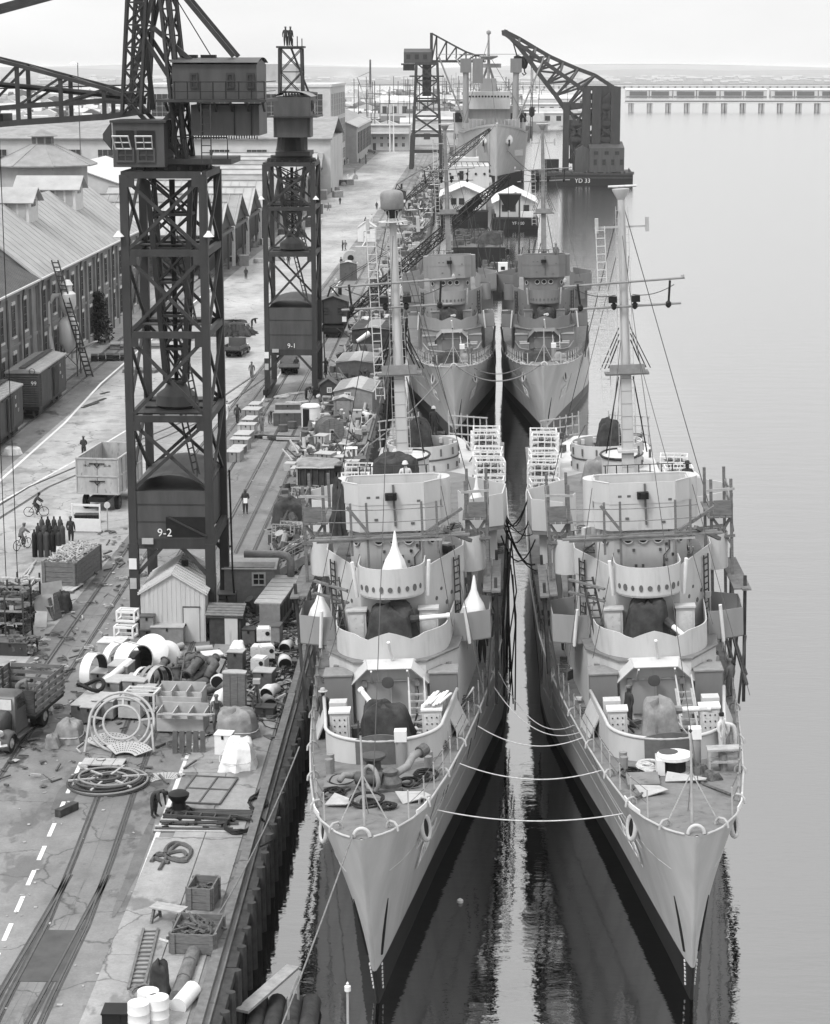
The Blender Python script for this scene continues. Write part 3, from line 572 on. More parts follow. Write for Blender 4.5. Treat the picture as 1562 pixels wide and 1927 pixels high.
    for sx in(-1,1):
        l=obj('lamp',MB().lathe([(.08,.3),(.12,.2),(.3,0),(.28,-.02)],10),'white_paint',c,(sx*(x-.2)-(.25 if sx<0 else -.25),-y-.1,levels[-2]+.9),smooth=True)
    # mains pipe and cable hanging on the right rear leg
    obj('cable',MB().tube([(x+.15,y-.5,boxtop),(x+.2,y-.5,portal),(x+.35,y-1.5,base+2.4),(x+.5,y-1.8,base+.2)],.06,6),'rubber',c)
    return c
near=gantry('huge near lattice gantry crane numbered 9-2 with its jib reaching over the left edge',-16.2,115.9,4.66,7.0,Q,7.45,10.35,[14.32,18.85,23.2,27.3],'9-2')
far9=gantry('second lattice gantry crane numbered 9-1 farther along the quay',-16.9,202.1,4.95,7.4,Q,6.6,10.8,[15.75,20.0,24.06],'9-1',.75)
# ---- revolving superstructure of 9-2: jib to the left, counterweight to the right (local coordinates of the crane)
c=near
obj('revolving_deck',MB().box((.9,0,27.95),(5.2,4.6,.3)),'steel_dark',c)
cab=obj('operator_cab',MB().prism([(-2.6,-3.3),(.1,-3.3),(.1,.2),(-2.6,.2)],27.7,30.0),'steel_mid',c)
obj('cab_roof',MB().box((-1.25,-1.55,30.06),(2.95,3.75,.12)),'steel_dark',cab)
for i in range(2):
    w_=obj('window',MB().box((-1.95+i*1.1,-3.33,29.1),(.95,.05,1.0)),'steel_black',cab)
    window(cab,-1.95+i*1.1,-3.31,27.95,.95,.75,'y',(1,1),'steel_mid',False)
    sash=obj('open_sash',MB().ribbon([(-.45,0),(.45,0)],0,.06,.06).ribbon([(-.45,0),(.45,0)],.84,.9,.06).ribbon([(-.45,0),(-.4,0)],.06,.84,.06).ribbon([(.4,0),(.45,0)],.06,.84,.06).ribbon([(-.02,0),(.02,0)],.06,.84,.05).ribbon([(-.4,0),(-.03,0)],.43,.47,.05).ribbon([(.03,0),(.4,0)],.43,.47,.05),'trim_white',cab,(-1.95+i*1.1,-3.95,28.65)); sash.rotation_euler=(R(38),0,R(-8+12*i))
window(cab,.1,-1.4,28.6,.7,1.1,'x',(0,1),'steel_dark',False)
obj('cab_wing',MB().quad((-2.65,-3.2,28.6),(-3.2,-2.5,29.1),(-3.2,-2.5,29.4),(-2.65,-3.2,30.0),.06),'steel_dark',cab)
# mast (A-frame) of paired lattice legs, leaving the top of the picture
def lat(par,name,P0,P1,n,m,cw,bw,lac='lacing'):     # four-cornered lattice: P0,P1 lists of 4 corners
    r=obj(name,MB().bar(P0[0],P1[0],cw),m,par)
    for k in(1,2,3): obj('chord',MB().bar(P0[k],P1[k],cw),m,r)
    V=lambda k,t: Vector(P0[k]).lerp(Vector(P1[k]),t)
    for i in range(n):
        for k in range(4):
            j=(k+1)%4; a,b=(k,j) if (i+k)%2==0 else (j,k)
            obj(lac,MB().bar(V(a,i/n),V(b,(i+1)/n),bw),m,r); obj(lac,MB().bar(V(b,i/n),V(a,(i+1)/n),bw),m,r)
            obj(lac,MB().bar(V(k,(i+1)/n),V(j,(i+1)/n),bw*1.1),m,r)
    return r
for sy in(-1.55,1.2):
    lat(c,'mast_leg',[(-2.35,sy-.25,30.4),(-1.35,sy-.25,30.4),(-1.35,sy+.25,30.4),(-2.35,sy+.25,30.4)],[(-1.75,sy-.25,38.5),(-.75,sy-.25,38.5),(-.75,sy+.25,38.5),(-1.75,sy+.25,38.5)],7,'steel_dark',.14,.07)
    lat(c,'mast_leg',[(.55,sy-.25,27.9),(1.05,sy-.25,27.9),(1.05,sy+.25,27.9),(.55,sy+.25,27.9)],[(-.35,sy-.25,38.5),(.1,sy-.25,38.5),(.1,sy+.25,38.5),(-.35,sy+.25,38.5)],8,'steel_dark',.16,.07)
    bars(c,'mast_brace',[((-2.0,sy,28.1),(.8,sy,31)),((.8,sy,28.1),(-2,sy,31)),((-2,sy,31),(-.2,sy,38)),((.4,sy,32),(-1.5,sy,35))],'steel_dark',.22)
bars(c,'backstay',[((.1,-1.2,37.6),(3.6,-1.2,33.4)),((.1,1.2,37.6),(3.6,1.2,33.4)),((-.6,-1.5,34.9),(1.6,-1.5,33)),((-1.6,0,38),(-.9,0,30.6))],'steel_dark',.24)
obj('stay_rope',MB().tube([(.1,0,37),(2.3,.3,33.3)],.03,5),'steel_black',c)
mh=obj('machinery_house',MB().gable(.5,4.95,-2.6,2.6,31.2,33.0,33.25,'x'),'steel_mid',c)
obj('house_roof',MB().loft([[(xx,yy,33.08+.28*(1-(yy/2.8)**2)) for yy in[-2.8+5.6*i/8 for i in range(9)]] for xx in(.4,5.05)],False),'steel_mid',mh)
for xx in(1.65,3.55,4.62): window(mh,xx,-2.6,31.75,.42,.8,'y',(0,1),'steel_dark',False)
for xx in(1.2,2.2): obj('roof_hatch',MB().box((xx,-.6,33.42),(.8,.6,.14)),'steel_black',mh)
obj('platform',MB().box((2.6,0,31.12),(5.8,6.6,.14)),'steel_dark',c)
for i in range(7): obj('bracket',MB().bar((.2+i*.85,-3.2,31.02),(.2+i*.85,-2.3,30.6),.12),'steel_dark',c)
P=[(5.4,-3.2),(2.7,-3.2),(.6,-3.2)]
obj('railing',MB().tube([(.6,-3.2,32.1),(5.4,-3.2,32.1),(5.4,3.2,32.1)],.03,5).tube([(.6,-3.2,31.6),(5.4,-3.2,31.6),(5.4,3.2,31.6)],.02,5),'steel_black',c)
for i in range(8): obj('stanchion',MB().bar((.7+i*.67,-3.2,31.2),(.7+i*.67,-3.2,32.12),.06),'steel_black',c)
cwt=obj('counterweight',MB().box((3.2,0,30.1),(3.6,4.4,1.6)),'steel_mid',c)
for xx in(2.0,3.7,4.6): obj('seam',MB().box((xx,-2.22,30.1),(.06,.04,1.6)),'steel_black',cwt)
mb=MB(); rn=random.Random(2)
for i in range(26): mb.box((1.5+i*.135,-2.18,29.25-rn.uniform(0,.06)),(.06,.05,.18))
obj('drip_fringe',mb,'steel_black',cwt)
# jib: two trusses side by side with walkway
xs=[-1.5,-3.3,-5.6,-7.9,-10.2,-12.6,-15,-18,-21.5,-26,-31]
up=[31.1,31.75,32.35,32.95,33.5,33.9,33.9,33.4,32.6,31.5,30.6]; lo=[30.5,30.25,30.1,29.95,29.75,29.7,29.65,29.7,29.8,29.9,30.0]
for sy in(-1.5,1.4):
    for i in range(len(xs)-1):
        bars(c,'jib_chord',[((xs[i],sy,up[i]),(xs[i+1],sy,up[i+1]))],'steel_dark',.26,.2); bars(c,'jib_chord',[((xs[i],sy,lo[i]),(xs[i+1],sy,lo[i+1]))],'steel_dark',.3,.3)
        obj('jib_rail_beam',MB().bar((xs[i],sy,lo[i]+.85 if i else lo[i]+.5),(xs[i+1],sy,lo[i+1]+.85),.16,.26),'steel_dark',c)
        if i: obj('jib_post',MB().bar((xs[i],sy,lo[i]),(xs[i],sy,up[i]),.22,.14),'steel_dark',c)
        obj('jib_diagonal',MB().bar((xs[i],sy,up[i]-.05),(xs[i+1],sy,lo[i+1]+.9),.2,.12),'steel_dark',c)
for i in range(1,len(xs)-1):
    bars(c,'jib_cross_brace',[((xs[i],-1.5,up[i]),(xs[i],1.4,up[i])),((xs[i],-1.5,lo[i]),(xs[i],1.4,lo[i])),((xs[i],-1.5,up[i]),(xs[i+1],1.4,up[i+1]))],'steel_dark',.12)
obj('luffing_screw',MB().cyl((-2.4,-.2,31.3),(-16,-.2,32.6),.16,.12,8),'steel_black',c)
obj('jib_walkway_rail',MB().tube([(-2,1.9,31.9),(-14,1.9,31.6),(-30,1.9,31.4)],.04,5),'steel_black',c)
for sy in(-1.4,1.2): obj('jib_tie',MB().bar((-1.2,sy,37.9),(-16.5,sy,33.9),.24,.3),'steel_dark',c)
for xx in(-9.9,-9.25): obj('hoist_rope',MB().cyl((xx,-.2,30),(xx+.05,-.2,4.4),.025,None,5),'steel_black',c)
obj('hook_block',MB().box((-9.57,-.2,4.0),(.85,.3,.8)).tube([(-9.57,-.2,3.6),(-9.57,-.2,3.3),(-9.4,-.2,3.05),(-9.6,-.2,2.9),(-9.75,-.2,3.1)],.07,6),'steel_black',c)
obj('trolley',MB().box((-9.6,0,30.1),(1.6,2.4,.6)),'steel_black',c)
mb=ladder(MB(),(2.3,-3.2,27.9),(2.3,-3.2,31.2),.5,9,.03); obj('cab_ladder',mb,'steel_dark',c)
obj('railing',MB().tube([(.9,-2.2,28.1),(.9,-2.2,29.2),(3.3,-2.2,29.2),(3.3,-2.2,28.1)],.04,5),'steel_black',c)
# ---- revolving superstructure of 9-1, counterweight towards the camera
c=far9
obj('revolving_deck',MB().box((.3,0,25),(3.2,5,.4)),'steel_dark',c); obj('pedestal',MB().lathe([(1.5,25.2),(1.4,25.6),(1.3,26.6)],16),'steel_black',c)
for sx in(-1,1): obj('post',MB().box((.4+sx*1.2,-3.2,26.2),(.3,.5,1.6)),'steel_dark',c)
cw2=obj('counterweight',MB().box((.4,-2.4,27.5),(3.4,3.2,1.9)),'steel_mid',c)
for xx in(-1.1,1.9): obj('strap',MB().box((xx,-4.03,27.5),(.12,.06,1.9)),'steel_dark',cw2)
mh=obj('machinery_house',MB().prism([(-1.25,-4.4),(2.15,-4.4),(2.15,2.6),(-1.25,2.6)],28.5,30.2),'steel_mid',c)
obj('house_roof',MB().loft([[(xx,yy,30.2+.55*(1-((xx-.45)/1.85)**2)) for xx in[-1.35+3.6*i/8 for i in range(9)]] for yy in(-4.5,2.7)],False),'grey_paint',mh)
for yy in(-3.3,-1.8): window(mh,2.15,yy,28.9,.8,1.0,'x',(1,1),'steel_dark',False)
obj('platform',MB().box((.5,-.9,28.42),(4.6,8,.12)),'steel_dark',c)
lat(c,'mast',[(-1.1,0,30.3),(1.05,0,30.3),(1.05,2,30.3),(-1.1,2,30.3)],[(-1.05,0,34.6),(1.0,0,34.6),(1.0,2,34.6),(-1.05,2,34.6)],2,'steel_dark',.2,.09)
obj('mast_head',MB().box((-.02,1,34.72),(2.6,2.4,.16)),'steel_dark',c)
for k in range(4): obj('masthead_post',MB().cyl((-.25+k*.42,.4+.2*k,34.8),(-.25+k*.42,.4+.2*k,35.7-.2*(k%2)),.05,None,5),'steel_black',c)
lat(c,'jib',[(-1,2.6,29.2),(1.1,2.6,29.2),(1.1,2.6,30.6),(-1,2.6,30.6)],[(-.4,27,29.5),(.5,27,29.5),(.5,27,30.2),(-.4,27,30.2)],9,'steel_dark',.18,.09)
obj('jib_tie',MB().bar((0,1,34.6),(0,22,30.4),.16),'steel_dark',c)
obj('cab_window_bank',MB().box((2.2,-.4,29.1),(.08,1.6,.9)),'glass_dark',c)
# ---- hammerhead tower crane in the distance
hc=thing('hammerhead_crane','tall slender hammerhead crane beyond the far end of the quay','crane',(-13.8,666,Q))
def quadpost(par,z0,z1,r0,r1,n,cw,bw,m='steel_dark'):
    P0=[(-r0,-r0,z0),(r0,-r0,z0),(r0,r0,z0),(-r0,r0,z0)]; P1=[(-r1,-r1,z1),(r1,-r1,z1),(r1,r1,z1),(-r1,r1,z1)]; return lat(par,'tower',P0,P1,n,m,cw,bw)
for sx in(-1,1):
    for sy in(-1,1): obj('portal_leg',MB().bar((sx*4.7,sy*4.7,0),(sx*4.3,sy*4.3,10.2),1.3),'steel_dark',hc)
for z_ in(5.4,10.2): obj('portal_beam',MB().box((0,-4.4,z_),(8.6,.8,1)),'steel_dark',hc)
quadpost(hc,10.6,32,4.1,3.2,4,.7,.35); obj('machine_floor',MB().box((0,0,20.5),(7.6,7.6,.7)),'steel_dark',hc)
obj('mast',MB().cyl((0,0,22),(0,0,34),1.4,None,12),'steel_dark',hc); obj('service_platform',MB().box((0,0,28),(10.5,8.5,.4)),'steel_dark',hc)
obj('machine_house',MB().gable(-7,1.5,-3,3,31.9,35.2,36.3,'x'),'steel_mid',hc); obj('house_deck',MB().box((-2.5,0,31.6),(10.6,7,.5)),'steel_dark',hc)
for i,xx in enumerate((-5.6,-3,-.5)): window(hc,xx,-3,33.1,1.2,1.4,'y',(0,1),'steel_black',False)
hp=[(1.5,40.8),(3,40),(6,38.4),(9,36.8),(12,35.3),(15,34.3),(17.5,33.6)]
for i,(xx,z_) in enumerate(hp[:-1]):
    for sy in(-2,2):
        bars(hc,'jib_chord',[((xx,sy,z_),(hp[i+1][0],sy,hp[i+1][1])),((xx,sy,32.6),(hp[i+1][0],sy,32.6))],'steel_dark',.5); bars(hc,'jib_post',[((hp[i+1][0],sy,32.6),(hp[i+1][0],sy,hp[i+1][1])),((xx,sy,32.6),(hp[i+1][0],sy,hp[i+1][1]))],'steel_dark',.4)
obj('king_post',MB().bar((1.4,0,32),(1.4,0,41),.9),'steel_dark',hc); obj('jib_deck',MB().box((9.5,0,32.3),(17,4.6,.4)),'steel_dark',hc)
obj('railing',MB().tube([(10,-2.6,34.4),(18,-2.6,34.4),(18,2.6,34.4)],.14,4),'steel_dark',hc)
for xx in(12,14,16,18): obj('stanchion',MB().bar((xx,-2.6,32.4),(xx,-2.6,34.6),.18),'steel_dark',hc)
obj('counterweight',MB().box((-5.5,0,30.6),(3.4,5,1.8)),'steel_dark',hc); obj('hoist_rope',MB().cyl((13.5,0,34),(13.5,0,12),.12,None,4),'steel_black',hc)
# ---- floating crane on its barge
Yc=628; fc=thing('floating_crane','massive dark floating crane on a low barge lettered YD 33','floating crane',(31.6,Yc,0))
def lp(px_,py_,Y): p=aY(px_,py_,Y); return (p[0]-31.6,Y-Yc,p[2])
obj('barge_hull',MB().prism([(-14.6,-15),(14.4,-15),(15.6,18),(-13,18)],-.8,3.0),'steel_black',fc); obj('rubbing_strake',MB().box((-.1,-15.1,2.2),(29,.25,.4)),'timber_dark',fc)
obj('barge_deck',MB().prism([(-14.4,-14.8),(14.2,-14.8),(15.4,17.8),(-12.8,17.8)],3.0,3.06),'rust',fc); text('YD 33',1.7,fc,(.1,-15.03,1.35),(PI/2,0,0),ex=.02)
obj('bulwark',MB().ribbon([(-14.5,-14.9),(14.3,-14.9),(15.5,17.9)],3.0,3.5,.2),'steel_dark',fc)
TL=[(1062,.0),(1092,0),(1122,0),(1160,0)]
for px_,py_,w_ in((1066,192,1.9),(1104,165,1.9),(1123,163,2.0),(1159,163,2.2)):
    for Y in(Yc-5,Yc+5):
        t_=lp(px_,py_,Y); obj('tower_leg',MB().bar((t_[0],t_[1],3),(t_[0],t_[1],t_[2]),w_*1.25 if px_>1100 else 1.8),'steel_dark',fc)
for py_ in(166,199,232,262):
    a=lp(1066 if py_>170 else 1104,py_,Yc-5); b_=lp(1160,py_,Yc-5)
    for dy in(0,10): obj('tower_girder',MB().bar((a[0],a[1]+dy,a[2]),(b_[0],b_[1]+dy,b_[2]),.8,1.3),'steel_dark',fc)
for (p0,p1) in(((1066,199),(1085,232)),((1085,232),(1104,199)),((1104,199),(1122,232)),((1066,232),(1104,262)),((1104,232),(1066,262)),((1123,199),(1160,166)),((1123,199),(1160,232)),((1160,199),(1123,232)),((1066,262),(1100,310)),((1100,262),(1066,310)),((1123,232),(1160,262))):
    for Y in(Yc-5,Yc+5): obj('tower_brace',MB().bar(lp(*p0,Y),lp(*p1,Y),.7),'steel_dark',fc)
obj('tower_plating',MB().quad(lp(1128,232,Yc+2),lp(1158,232,Yc+2),lp(1158,200,Yc+2),lp(1128,200,Yc+2),.2),'steel_mid',fc); obj('tower_plating',MB().quad(lp(1124,265,Yc+2),lp(1150,265,Yc+2),lp(1150,235,Yc+2),lp(1124,235,Yc+2),.2),'steel_mid',fc)
for x0,x1,y0,y1 in((1070,1100,262,234),(1128,1158,198,168),(1100,1122,232,205),(1072,1098,308,266)): obj('tower_plating',MB().quad(lp(x0,y0,Yc+3.5),lp(x1,y0,Yc+3.5),lp(x1,y1,Yc+3.5),lp(x0,y1,Yc+3.5),.2),'steel_dark',fc)
for (p0,p1) in(((1066,215),(1104,215)),((1104,185),(1160,185)),((1104,215),(1160,215)),((1066,248),(1160,248)),((1104,262),(1123,232)),((1066,205),(1104,172)),((1123,262),(1160,232)),((1104,199),(1123,166))):
    for Y in(Yc-5,Yc,Yc+5): obj('tower_brace',MB().bar(lp(*p0,Y),lp(*p1,Y),.6),'steel_dark',fc)
a=lp(1082,322,Yc-9); b_=lp(1173,320,Yc-9)
ch=obj('machine_house',MB().gable(a[0]+4,b_[0],-12,9,3.6,10.5,12.0,'x'),'steel_mid',fc); obj('machine_house_wing',MB().gable(a[0],a[0]+4.2,-10,8,3.6,9.8,11,'y'),'steel_mid',ch)
for i in range(4): window(ch,a[0]+5.6+i*2.5,-12,5.6,1.0,1.7,'y',(0,1),'steel_dark',False)
for i in range(3): window(ch,a[0]+5.8+i*3.0,-12,8.5,1.3,1.1,'y',(1,0),'steel_dark',False)
obj('winch_hut',MB().box((-8.6,-4,5),(4.5,4,4)),'steel_black',fc)
lowc=[(1063,205),(1046,180),(1028,157),(1010,133),(994,110),(975,86),(958,68),(946,60)]; upc=[(1160,168),(1120,142),(1088,130),(1060,118),(1034,106),(1008,91),(978,73),(948,58)]; upc2=[(1113,180),(1092,165),(1074,152),(1054,138),(1030,121),(1006,104),(976,83),(948,62)]
for i in range(7):
    for U,Yu in((upc,Yc+5),(upc2,Yc-5)):
        obj('jib_chord',MB().bar(lp(*U[i],Yu),lp(*U[i+1],Yu),1.1),'steel_dark',fc)
    for Yl in(Yc-4.5,Yc+4.5): obj('jib_chord',MB().bar(lp(*lowc[i],Yl),lp(*lowc[i+1],Yl),1.25),'steel_dark',fc)
    for U,Yu in((upc,Yc+5),(upc2,Yc-5)):
        yl=Yc+4.5*(1 if U is upc else -1)
        obj('jib_web',MB().bar(lp(*lowc[i],yl),lp(*U[i+1],Yu),.6),'steel_dark',fc); 
        if i: obj('jib_web',MB().bar(lp(*lowc[i],yl),lp(*U[i],Yu),.6),'steel_dark',fc)
    if i: obj('jib_lateral',MB().bar(lp(*upc[i],Yc+5),lp(*upc2[i],Yc-5),.6),'steel_dark',fc); obj('jib_lateral',MB().bar(lp(*lowc[i],Yc-4.5),lp(*lowc[i+1],Yc+4.5),.45),'steel_dark',fc)
bars(fc,'jib_foot',[(lp(1113,180,Yc-5),lp(1123,199,Yc-5)),(lp(1063,205,Yc),lp(1113,199,Yc)),(lp(1063,205,Yc),lp(1100,232,Yc))],'steel_dark',1.0)
obj('jib_head',MB().quad(lp(945,66,Yc),lp(960,72,Yc),lp(955,56,Yc),lp(944,57,Yc),4),'steel_dark',fc)
for px_,py_ in((974,116),(987,117)):
    t_=lp(px_,py_,Yc); hk=obj('hook_block',MB().lathe([(.2,1.9),(1.1,1.5),(1.2,0),(.7,-1.6),(.2,-2)],10),'steel_black',fc,t_,smooth=True); obj('hook',MB().tube([(0,0,-2),(.1,0,-2.8),(.5,0,-3.2),(-.1,0,-3.7),(-.6,0,-3.1)],.22,6),'steel_black',hk)
    obj('fall_rope',MB().cyl((t_[0],t_[1],t_[2]+1),(t_[0]-1.5,t_[1],t_[2]+6),.2,None,5),'steel_black',fc)
for px_ in(1000,1003): a=lp(px_,112,Yc); obj('fall_rope',MB().cyl(a,(a[0],a[1],12),.1,None,4),'steel_black',fc)
obj('lower_block',MB().lathe([(.1,1.5),(.8,1),(.8,-1),(.1,-1.6)],8),'steel_black',fc,(lp(1001,210,Yc)[0],0,lp(1001,210,Yc)[2]))
mb=MB(); rn=random.Random(9)
for i in range(60): mb.box((rn.uniform(-13.5,14),rn.uniform(-14,-6),3.06+rn.uniform(.1,.5)),(rn.uniform(.3,1.8),rn.uniform(.3,1.2),rn.uniform(.2,1.2)),rn.uniform(0,3))
obj('deck_gear',mb,'rust',fc,kind='stuff')
# ---- rail-mounted locomotive cranes with long lattice booms
def loco(label,x,y,tip,hdg,cabm,bw_=1.0,num=None):
    r=thing('locomotive_crane',label,'crane',(x,y,Q))
    obj('car_frame',MB().box((0,0,1.0),(2.6,7.5,.5)),'steel_black',r)
    for k in(-2.6,2.6):
        t_=obj('bogie',MB().box((0,k,.6),(2.0,1.8,.35)),'steel_black',r)
        for sx in(-1,1):
            for dk in(-.6,.6): obj('wheel',MB().cyl((sx*.72-.07,k+dk,.46),(sx*.72+.07,k+dk,.46),.42,None,14),'steel_black',t_)
    obj('turntable',MB().cyl((0,0,1.2),(0,0,1.5),1.2,None,18),'steel_black',r)
    cb=obj('house',MB().gable(-1.6,1.6,-2.0,2.6,1.5,4.1,4.6,'y'),cabm,r); obj('house_roof',MB().quad((-1.8,2.8,4.05),(-1.8,-2.2,4.05),(0,-2.2,4.72),(0,2.8,4.72),.07) .quad((1.8,-2.2,4.05),(1.8,2.8,4.05),(0,2.8,4.72),(0,-2.2,4.72),.07),'steel_mid',cb)
    for xx in(-.8,.8): window(cb,xx,-2.0,2.6,.7,.8,'y',(0,1),'steel_dark',False)
    obj('stack',MB().cyl((.6,1.6,4.3),(.6,1.6,5.6),.22,None,9),'steel_black',cb); obj('notice_board',MB().box((1.3,-2.04,2.0),(.5,.04,.6)),'white_paint',cb)
    f=Vector((1.2,.4,1.9)); T=Vector((tip[0]-x,tip[1]-y,tip[2]-Q)); d=(T-f).normalized(); s=d.cross(Vector((0,0,1))).normalized(); u=s.cross(d)
    def c4(p,w,h): return [p-s*w-u*h,p+s*w-u*h,p+s*w+u*h,p-s*w+u*h]
    m1=f+(T-f)*.18; m2=f+(T-f)*.82
    lat(r,'boom',c4(f,.5*bw_,.12),c4(m1,.5*bw_,.5*bw_),3,'steel_black',.12,.06); lat(r,'boom',c4(m1,.5*bw_,.5*bw_),c4(m2,.5*bw_,.5*bw_),12,'steel_black',.12,.06); lat(r,'boom',c4(m2,.5*bw_,.5*bw_),c4(T,.25*bw_,.2),4,'steel_black',.12,.06)
    if num:
        p0=f+(T-f)*.72; p1=f+(T-f)*.84; pl=obj('number_plate',MB().add([p0-u*.62-s*.6,p1-u*.62-s*.6,p1+u*.62-s*.6,p0+u*.62-s*.6,p0-u*.62-s*.5,p1-u*.62-s*.5,p1+u*.62-s*.5,p0+u*.62-s*.5],[(0,1,2,3),(7,6,5,4),(0,4,5,1),(1,5,6,2),(2,6,7,3),(3,7,4,0)]),'steel_black',r)
        M4=Matrix((d,u,d.cross(u))).transposed().to_4x4(); pc=(p0+p1)/2-s*.63
        if (d.cross(u)).y>0: M4=Matrix((d,u,d.cross(u))).transposed().to_4x4()
        tx=text(num,1.15,r,pc,M4.to_euler(),ex=.012)
    g=Vector((-.3,-.8,5.6)); obj('gantry_post',MB().bar((-.8,-.6,4.2),g,.16).bar((.8,-.6,4.2),g,.16),'steel_black',r)
    for k in(-.3,.3): obj('boom_rope',MB().tube([g+s*k,T+s*k*.5],.035,4),'steel_black',r)
    obj('hoist_rope',MB().cyl(T,T-Vector((0,0,9)),.04,None,4),'steel_black',r); obj('hook_block',MB().box(T-Vector((0,0,9.2)),(.4,.25,.7)),'steel_black',r)
    return r
p=az(640,632); loco('dark locomotive crane behind gantry 9-1, its boom numbered 28 slanting over the ships',-15.9,247,aY(957,331,262),0,'steel_dark',1.0,'28')
loco('farther locomotive crane before the big ship, boom crossing its bow',-15.9,470,aY(922,243,480),0,'steel_dark',1.25)
# ================================================================ ESCORT SHIPS (two near, two far), bows to the camera
def lerp_tab(T,s):
    if s<=T[0][0]: return T[0][1]
    for (a,b),(c,d) in zip(T,T[1:]):
        if s<=c:
            t=(s-a)/(c-a); return b+(d-b)*t
    return T[-1][1]
BD=[(0,.12),(.4,.56),(1.0,.95),(2.5,1.56),(4,1.95),(8.7,2.55),(14,3.08),(20,3.58),(28,4.18),(38,4.6),(50,4.8),(65,4.8),(78,4.6),(88,4.0),(93,2.9)]
BWL=[(0,.06),(4,.5),(14,1.75),(25,3.3),(35,4.6),(45,4.5),(60,4.6),(78,4.0),(90,2.2),(93,1)]
ZD=[(0,7.5),(5,7.0),(12,6.35),(20,5.7),(30,5.0),(40,4.5),(55,4.1),(75,3.9),(93,4.0)]
def zdk(y): return lerp_tab(ZD,y)
def ystem(z): return 3.5*max(0,(7.5-z)/7.5)**1.1
def hhalf(s,z):
    t=max(0,min(1,z/zdk(s))); bw=lerp_tab(BWL,s); bd=lerp_tab(BD,s); return bw+(bd-bw)*t**1.55
SST=[0,.25,.6,1.0,1.7,2.6,4,6,8.7,11,14,17,20,24,28,33,38,44,50,57,65,72,78,84,88,91,93]
def hull_y(s,z): y0=ystem(z); return y0+s*(93-y0)/93
def zboot(s): return 1.6-min(s,40)/40*1.1
def hull_pt(side,s,z,off=0):
    def P(s_,z_): return Vector((side*hhalf(s_,z_),hull_y(s_,z_),z_))
    p=P(s,z); n=(P(s+.3,z)-P(s-.3,z)).cross(P(s,z+.2)-P(s,z-.2)).normalized()
    if n.x*side<0: n=-n
    return p+n*off,n,(P(s+.3,z)-P(s-.3,z)).normalized()
SHIPS={}
def sp(ship,x,y,z=None):     # a point on a ship (deck level when z is left out) in the yard
    M=SHIPS[ship]; p=Vector((x,y,zdk(y) if z is None else z)); return tuple(M@p)
def ssym(pts): return [(x,y) for x,y in pts]+[(-x,y) for x,y in pts[::-1]]
class Basket: proto=None
def floater_basket(loc,rz,label,ship):
    if Basket.proto is None:
        r=thing('floater_basket',label,'net basket',loc,rz); mb=MB(); w,d,h=1.5,1.15,1.05
        for sx in(-1,1):
            for sy in(-1,1): obj('corner_post',MB().box((sx*w/2,sy*d/2,h/2),(.09,.09,h)),'white_paint',r)
        for z in(.05,.38,.71,1.03):
            for sy in(-1,1): obj('rail',MB().box((0,sy*d/2,z),(w+.06,.06,.07)),'white_paint',r)
            for sx in(-1,1): obj('rail',MB().box((sx*w/2,0,z),(.06,d,.07)),'white_paint',r)
        for i in range(1,4):
            for sy in(-1,1): obj('upright',MB().box((-w/2+w*i/4,sy*d/2,h/2),(.05,.045,h)),'white_paint',r)
        mb=MB(); rn=random.Random(3)
        for i in range(26): mb.tube([(rn.uniform(-.6,.6),rn.uniform(-.45,.45),rn.uniform(.1,1.0)) for _ in range(3)],.045,4)
        obj('floater_net',mb,'grey_paint',r,kind='stuff'); Basket.proto=r; r['group']='floater net baskets along the escort ships'; return r
    return copy_tree(Basket.proto,loc,rz,label,'floater net baskets along the escort ships')
def porthole(par,p,n,r=.2,brow=True):
    o=obj('porthole',MB().cyl((0,0,-.02),(0,0,.05),r,r*.9,14),'steel_black',par,p); q=Vector(n).to_track_quat('Z','Y'); o.rotation_euler=q.to_euler()
    obj('rim',MB().tube([(r*1.1*math.cos(2*PI*i/14),r*1.1*math.sin(2*PI*i/14),.05) for i in range(14)],.035,5,True),'ship_pale',o)
    return o
